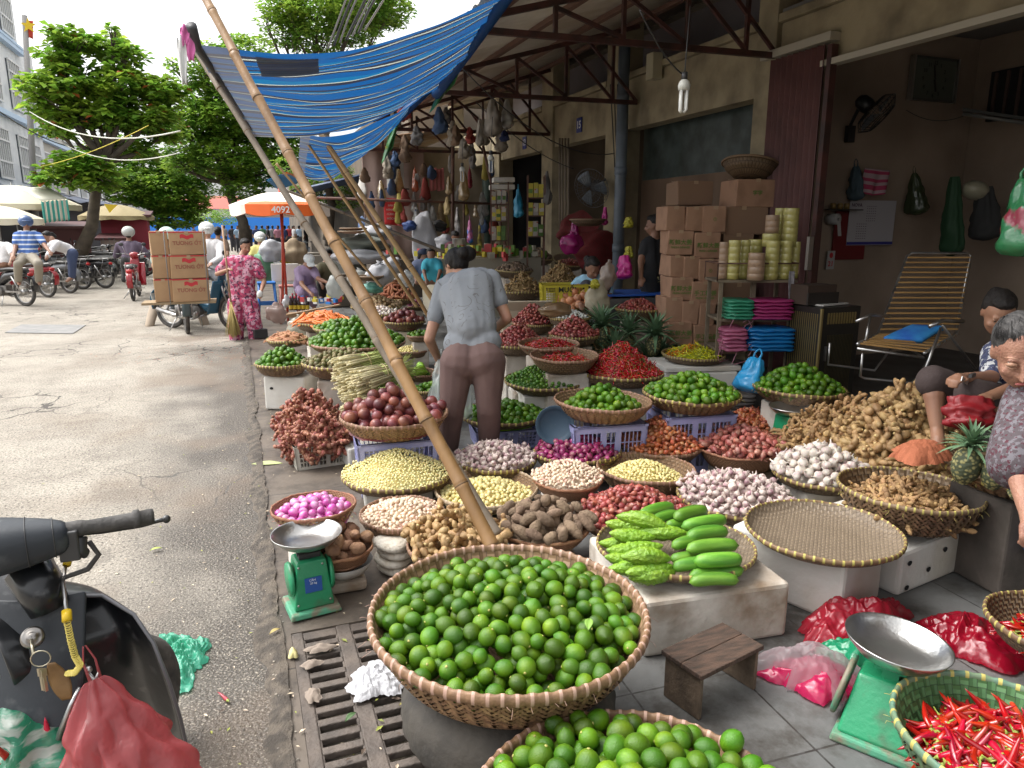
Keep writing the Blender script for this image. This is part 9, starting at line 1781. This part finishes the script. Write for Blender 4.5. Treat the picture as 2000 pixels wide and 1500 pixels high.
 # sacks
wsk=M('white_sack',(.42,.42,.44),.8,(.30,.30,.31),3,.3,40);grs=M('grey_green_sack',(.16,.18,.15),.8,(.12,.13,.11),4,.3);tns=M('tan_sack',(.40,.31,.20),.8,(.3,.22,.14),5,.3);gns=M('green_sack',(.16,.34,.20),.7,(.12,.26,.16),5,.3)
for px,py,d,rx,rz_,m,tie,lab in((828,470,12.4,.22,.45,wsk,False,'tall bluish white sack standing in the middle of the back stall'),(710,478,11.2,.38,.15,grs,False,'long grey green sack lying under the round baskets'),(700,503,11.0,.40,.12,wsk,False,'long white sack lying below the grey green one'),(735,455,11.6,.32,.13,wsk,False,'pale sack lying behind the bamboo poles'),(740,538,10.2,.19,.16,wsk,True,'knotted white sack with creased top in front of the pile'),(700,545,10.8,.16,.13,M('crumpled_clear_sack',(.5,.5,.46),.5),True,'small crumpled clear sack left of the knotted one'),(765,520,10.8,.16,.13,wsk,False,'white sack right of the knotted one'),(530,492,12.6,.20,.20,M('grey_white_sack',(.42,.43,.45),.7),False,'greyish white sack leaning by the umbrella pole'),(515,520,12.8,.17,.30,gns,False,'green sack behind the blue stool'),(575,492,13.0,.22,.22,tns,True,'tan clear topped sack beside the umbrella pole'),(558,500,13.2,.12,.16,M('yellow_sack',(.40,.34,.05),.7),False,'small yellow sack between the grey and the tan sacks'),(800,442,12.2,.12,.09,M('navy_tarp',(.02,.05,.17),.6),False,'rolled navy tarpaulin on top of the tall sack'),(868,475,12.0,.15,.14,wsk,False,'white bag beside the steel pot'),(855,442,12.6,.16,.10,M('black_bag',(.02,.02,.02),.5),False,'black bag behind the stallholder'),(795,545,9.8,.12,.11,film('cloudy_white',(.5,.5,.48),.8),False,'clear bag of green goods by the two children'),(540,612,10.6,.15,.15,film('pinkish_clear',(.50,.38,.34),.8),False,'clear bag of pinkish goods standing near the sweeper'),(583,640,9.6,.15,.14,film('cream_clear',(.56,.54,.45),.85),True,'cream clear bag of garlic beside the carrots'),(560,590,11.4,.07,.10,M('white_jug',(.6,.62,.64),.4),False,'white plastic jug in front of the bottles'),(655,560,10.2,.13,.17,film('frosted_film',(.5,.52,.5),.7),True,'frosted clear bag beside the wicker behind the potatoes'),(728,562,10.2,.15,.08,M('mint_plastic',(.12,.33,.27),.4),False,'mint green plastic bag lying behind the sweet potatoes')):
 sack(lab,px,py,d,rx,rz_,m,px%17,tie)
dish('flat round basket lying upside down on the grey green sack, upper',at_d(690,450,10.9),.20,.03,None);dish('flat round basket lying on the grey green sack, lower',at_d(688,456,10.85),.21,.03,None,M('reddish_weave',(.30,.15,.09),.7));dish('dark round basket beside the mint green bag',at_d(722,548,10.0),.19,.06,None)
q=MB();c_=at_d(897,483,11.2);q.lathe([(.001,0),(.10,0),(.11,.02),(.11,.13),(.12,.135),(.10,.135),(.10,.02),(.001,.01)],28,c_);tag(q.build('steel_pot',steel),'steel pot held by the stallholder in the dark shirt','pot')
# stall at the kerb: foam board, stools, bottles
a=at_d(557,532,12.4);q=MB();q.box(a,(.46,.04,.30),R(-10));tag(q.build('foam_board',foamw,bevel=.01),'white foam board standing behind the umbrella pole','foam board')
def pstool(lab,px,py,d,m):
 c_=at_d(px,py,d);h_=c_.z;t=thing('plastic_stool',lab,'stool',(c_.x,c_.y,.02),'plastic stools');q=MB();q.box((c_.x,c_.y,h_),(.30,.30,.03));q.build('seat',m,t,bevel=.01)
 for x in(-1,1):
  for y in(-1,1):q=MB();q.tube((c_.x+x*.12,c_.y+y*.12,h_-.015),(c_.x+x*.16,c_.y+y*.16,.02),.022,.02,6);q.build('leg',m,t)
 q=MB()
 for x,y,sx_,sy_ in((0,-1,.28,.02),(0,1,.28,.02),(-1,0,.02,.28),(1,0,.02,.28)):q.box((c_.x+x*.145,c_.y+y*.145,h_*.5),(sx_,sy_,.04))
 q.build('brace',m,t)
pstool('blue plastic stool in front of the green sack',520,552,12.2,M('stool_blue',(.02,.16,.50),.4));pstool('dull pink plastic stool under the white foam board',562,558,12.2,M('stool_pink',(.45,.20,.17),.5))
glb=M('soy_bottle',(.035,.02,.018),.15);rc=M('red_cap',(.50,.03,.06),.4);yl=M('label_yellow',(.60,.42,.03),.5)
for i in range(8):
 c_=at_d(569+(i%5)*8+(4 if i>4 else 0),606 if i<5 else 600,11.2 if i<5 else 11.35);t=thing('bottle','dark sauce bottle with a red cap and yellow label in the crate by the kerb','bottle',c_,'sauce bottles in the crate');q=MB();q.lathe([(.001,0),(.028,0),(.03,.12),(.012,.17),(.012,.20)],12,c_);q.build('glass',glb,t);q=MB();q.lathe([(.014,.19),(.014,.22),(.001,.22)],10,c_);q.build('cap',rc,t);q=MB();q.lathe([(.031,.02),(.031,.08)],12,c_);q.build('label',yl,t)
c_=at_d(586,612,11.25);q=MB();q.box((c_.x,c_.y,c_.z-.02),(.4,.22,.06));tag(q.build('carton_tray',cart),'low carton tray holding the sauce bottles','tray')
q=MB();c_=at_d(635,590,10.6)
for i in range(26):q2=V3((rnd.gauss(0,.22),rnd.gauss(0,.15),rnd.uniform(0,.06)));q.box(c_+q2,(rnd.uniform(.03,.09),.04,rnd.uniform(.03,.07)),rnd.random()*3,rnd.randrange(4))
stuff(q.build('packet_jumble',[M('jw',(.6,.6,.58),.5),M('jb',(.03,.2,.55),.4),yel,M('jr',(.5,.06,.06),.5)]),'jumble of small packets and spice jars on the ground by the lilac woman','packets')
q=MB();c_=at_d(905,500,10.4)
for i in range(120):q2=V3((rnd.gauss(.3,.45),rnd.gauss(0,.25),rnd.uniform(0,.12)));q.box(c_+q2,(rnd.uniform(.04,.09),.05,rnd.uniform(.05,.12)),rnd.random()*3,rnd.randrange(4))
q.box(c_+V3((.3,.1,-.45)),(1.6,.8,.85),0,0);stuff(q.build('goods_display',[M('goods_cream',(.38,.35,.27),.6),pgr,yel,M('jr',(.5,.06,.06),.5)]),'jumble of bright packets and jars on the counter behind the bent woman','packets')
# bits of building that close the street behind the stall
t=thing('far_shop','dark far shop fronts with cluttered awnings beyond the hanging goods','building',(4,30,0));q=MB();q.box((5.3,40,2.4),(2.4,44,4.8));q.build('wall',M('far_shop_wall',(.10,.085,.07),.9,(.2,.16,.12),.8),t)
for i,(y0_,z_,m)in enumerate(((18.2,2.7,MC['navy_sheet']),(24,2.9,M('far_tin',(.22,.2,.18),.7)),(31,2.6,MC['plain_blue_tarp']),(40,3.0,M('far_tin',(.22,.2,.18),.7)))):
 q=MB();q.grid(lambda u,v:(lerp(1.6,4.1,u),lerp(y0_,y0_+5.5,v),lerp(z_-.2,z_+.4,u)+.05*math.sin(v*20)),4,20);q.build('awning',m,t,solid=.01)
 # stools, crates and bundles that fill the pavement between the rows
for i,(px,py,d,w_,h_,m,lab)in enumerate(((625,470,16,.5,.7,M('dull_box',(.2,.17,.14),.8),'dull box under the far navy awning'),(600,460,18,.6,.9,M('dull_box2',(.25,.22,.18),.8),'pale tall box deep in the stalls behind the umbrella'),(650,480,14.5,.5,.6,M('dull_box',(.2,.17,.14),.8),'brown box behind the lying sacks'),(680,430,17,.7,1.2,M('dark_bundle',(.07,.07,.06),.8),'dark bundle stacked below the far awning'),(770,480,13,.5,.7,M('dull_box2',(.25,.22,.18),.8),'pale box hidden behind the tall white sack'))):
 c_=at_d(px,py,d);q=MB();q.box((c_.x,c_.y,h_/2+.02),(w_,w_,h_),R(i*12));q.box((c_.x+.02,c_.y,h_+.05),(w_*.7,w_*.7,.06),R(i*25));tag(q.build('storage_box',m,bevel=.02),lab,'box')
bpy.data.scenes.remove(TMP)
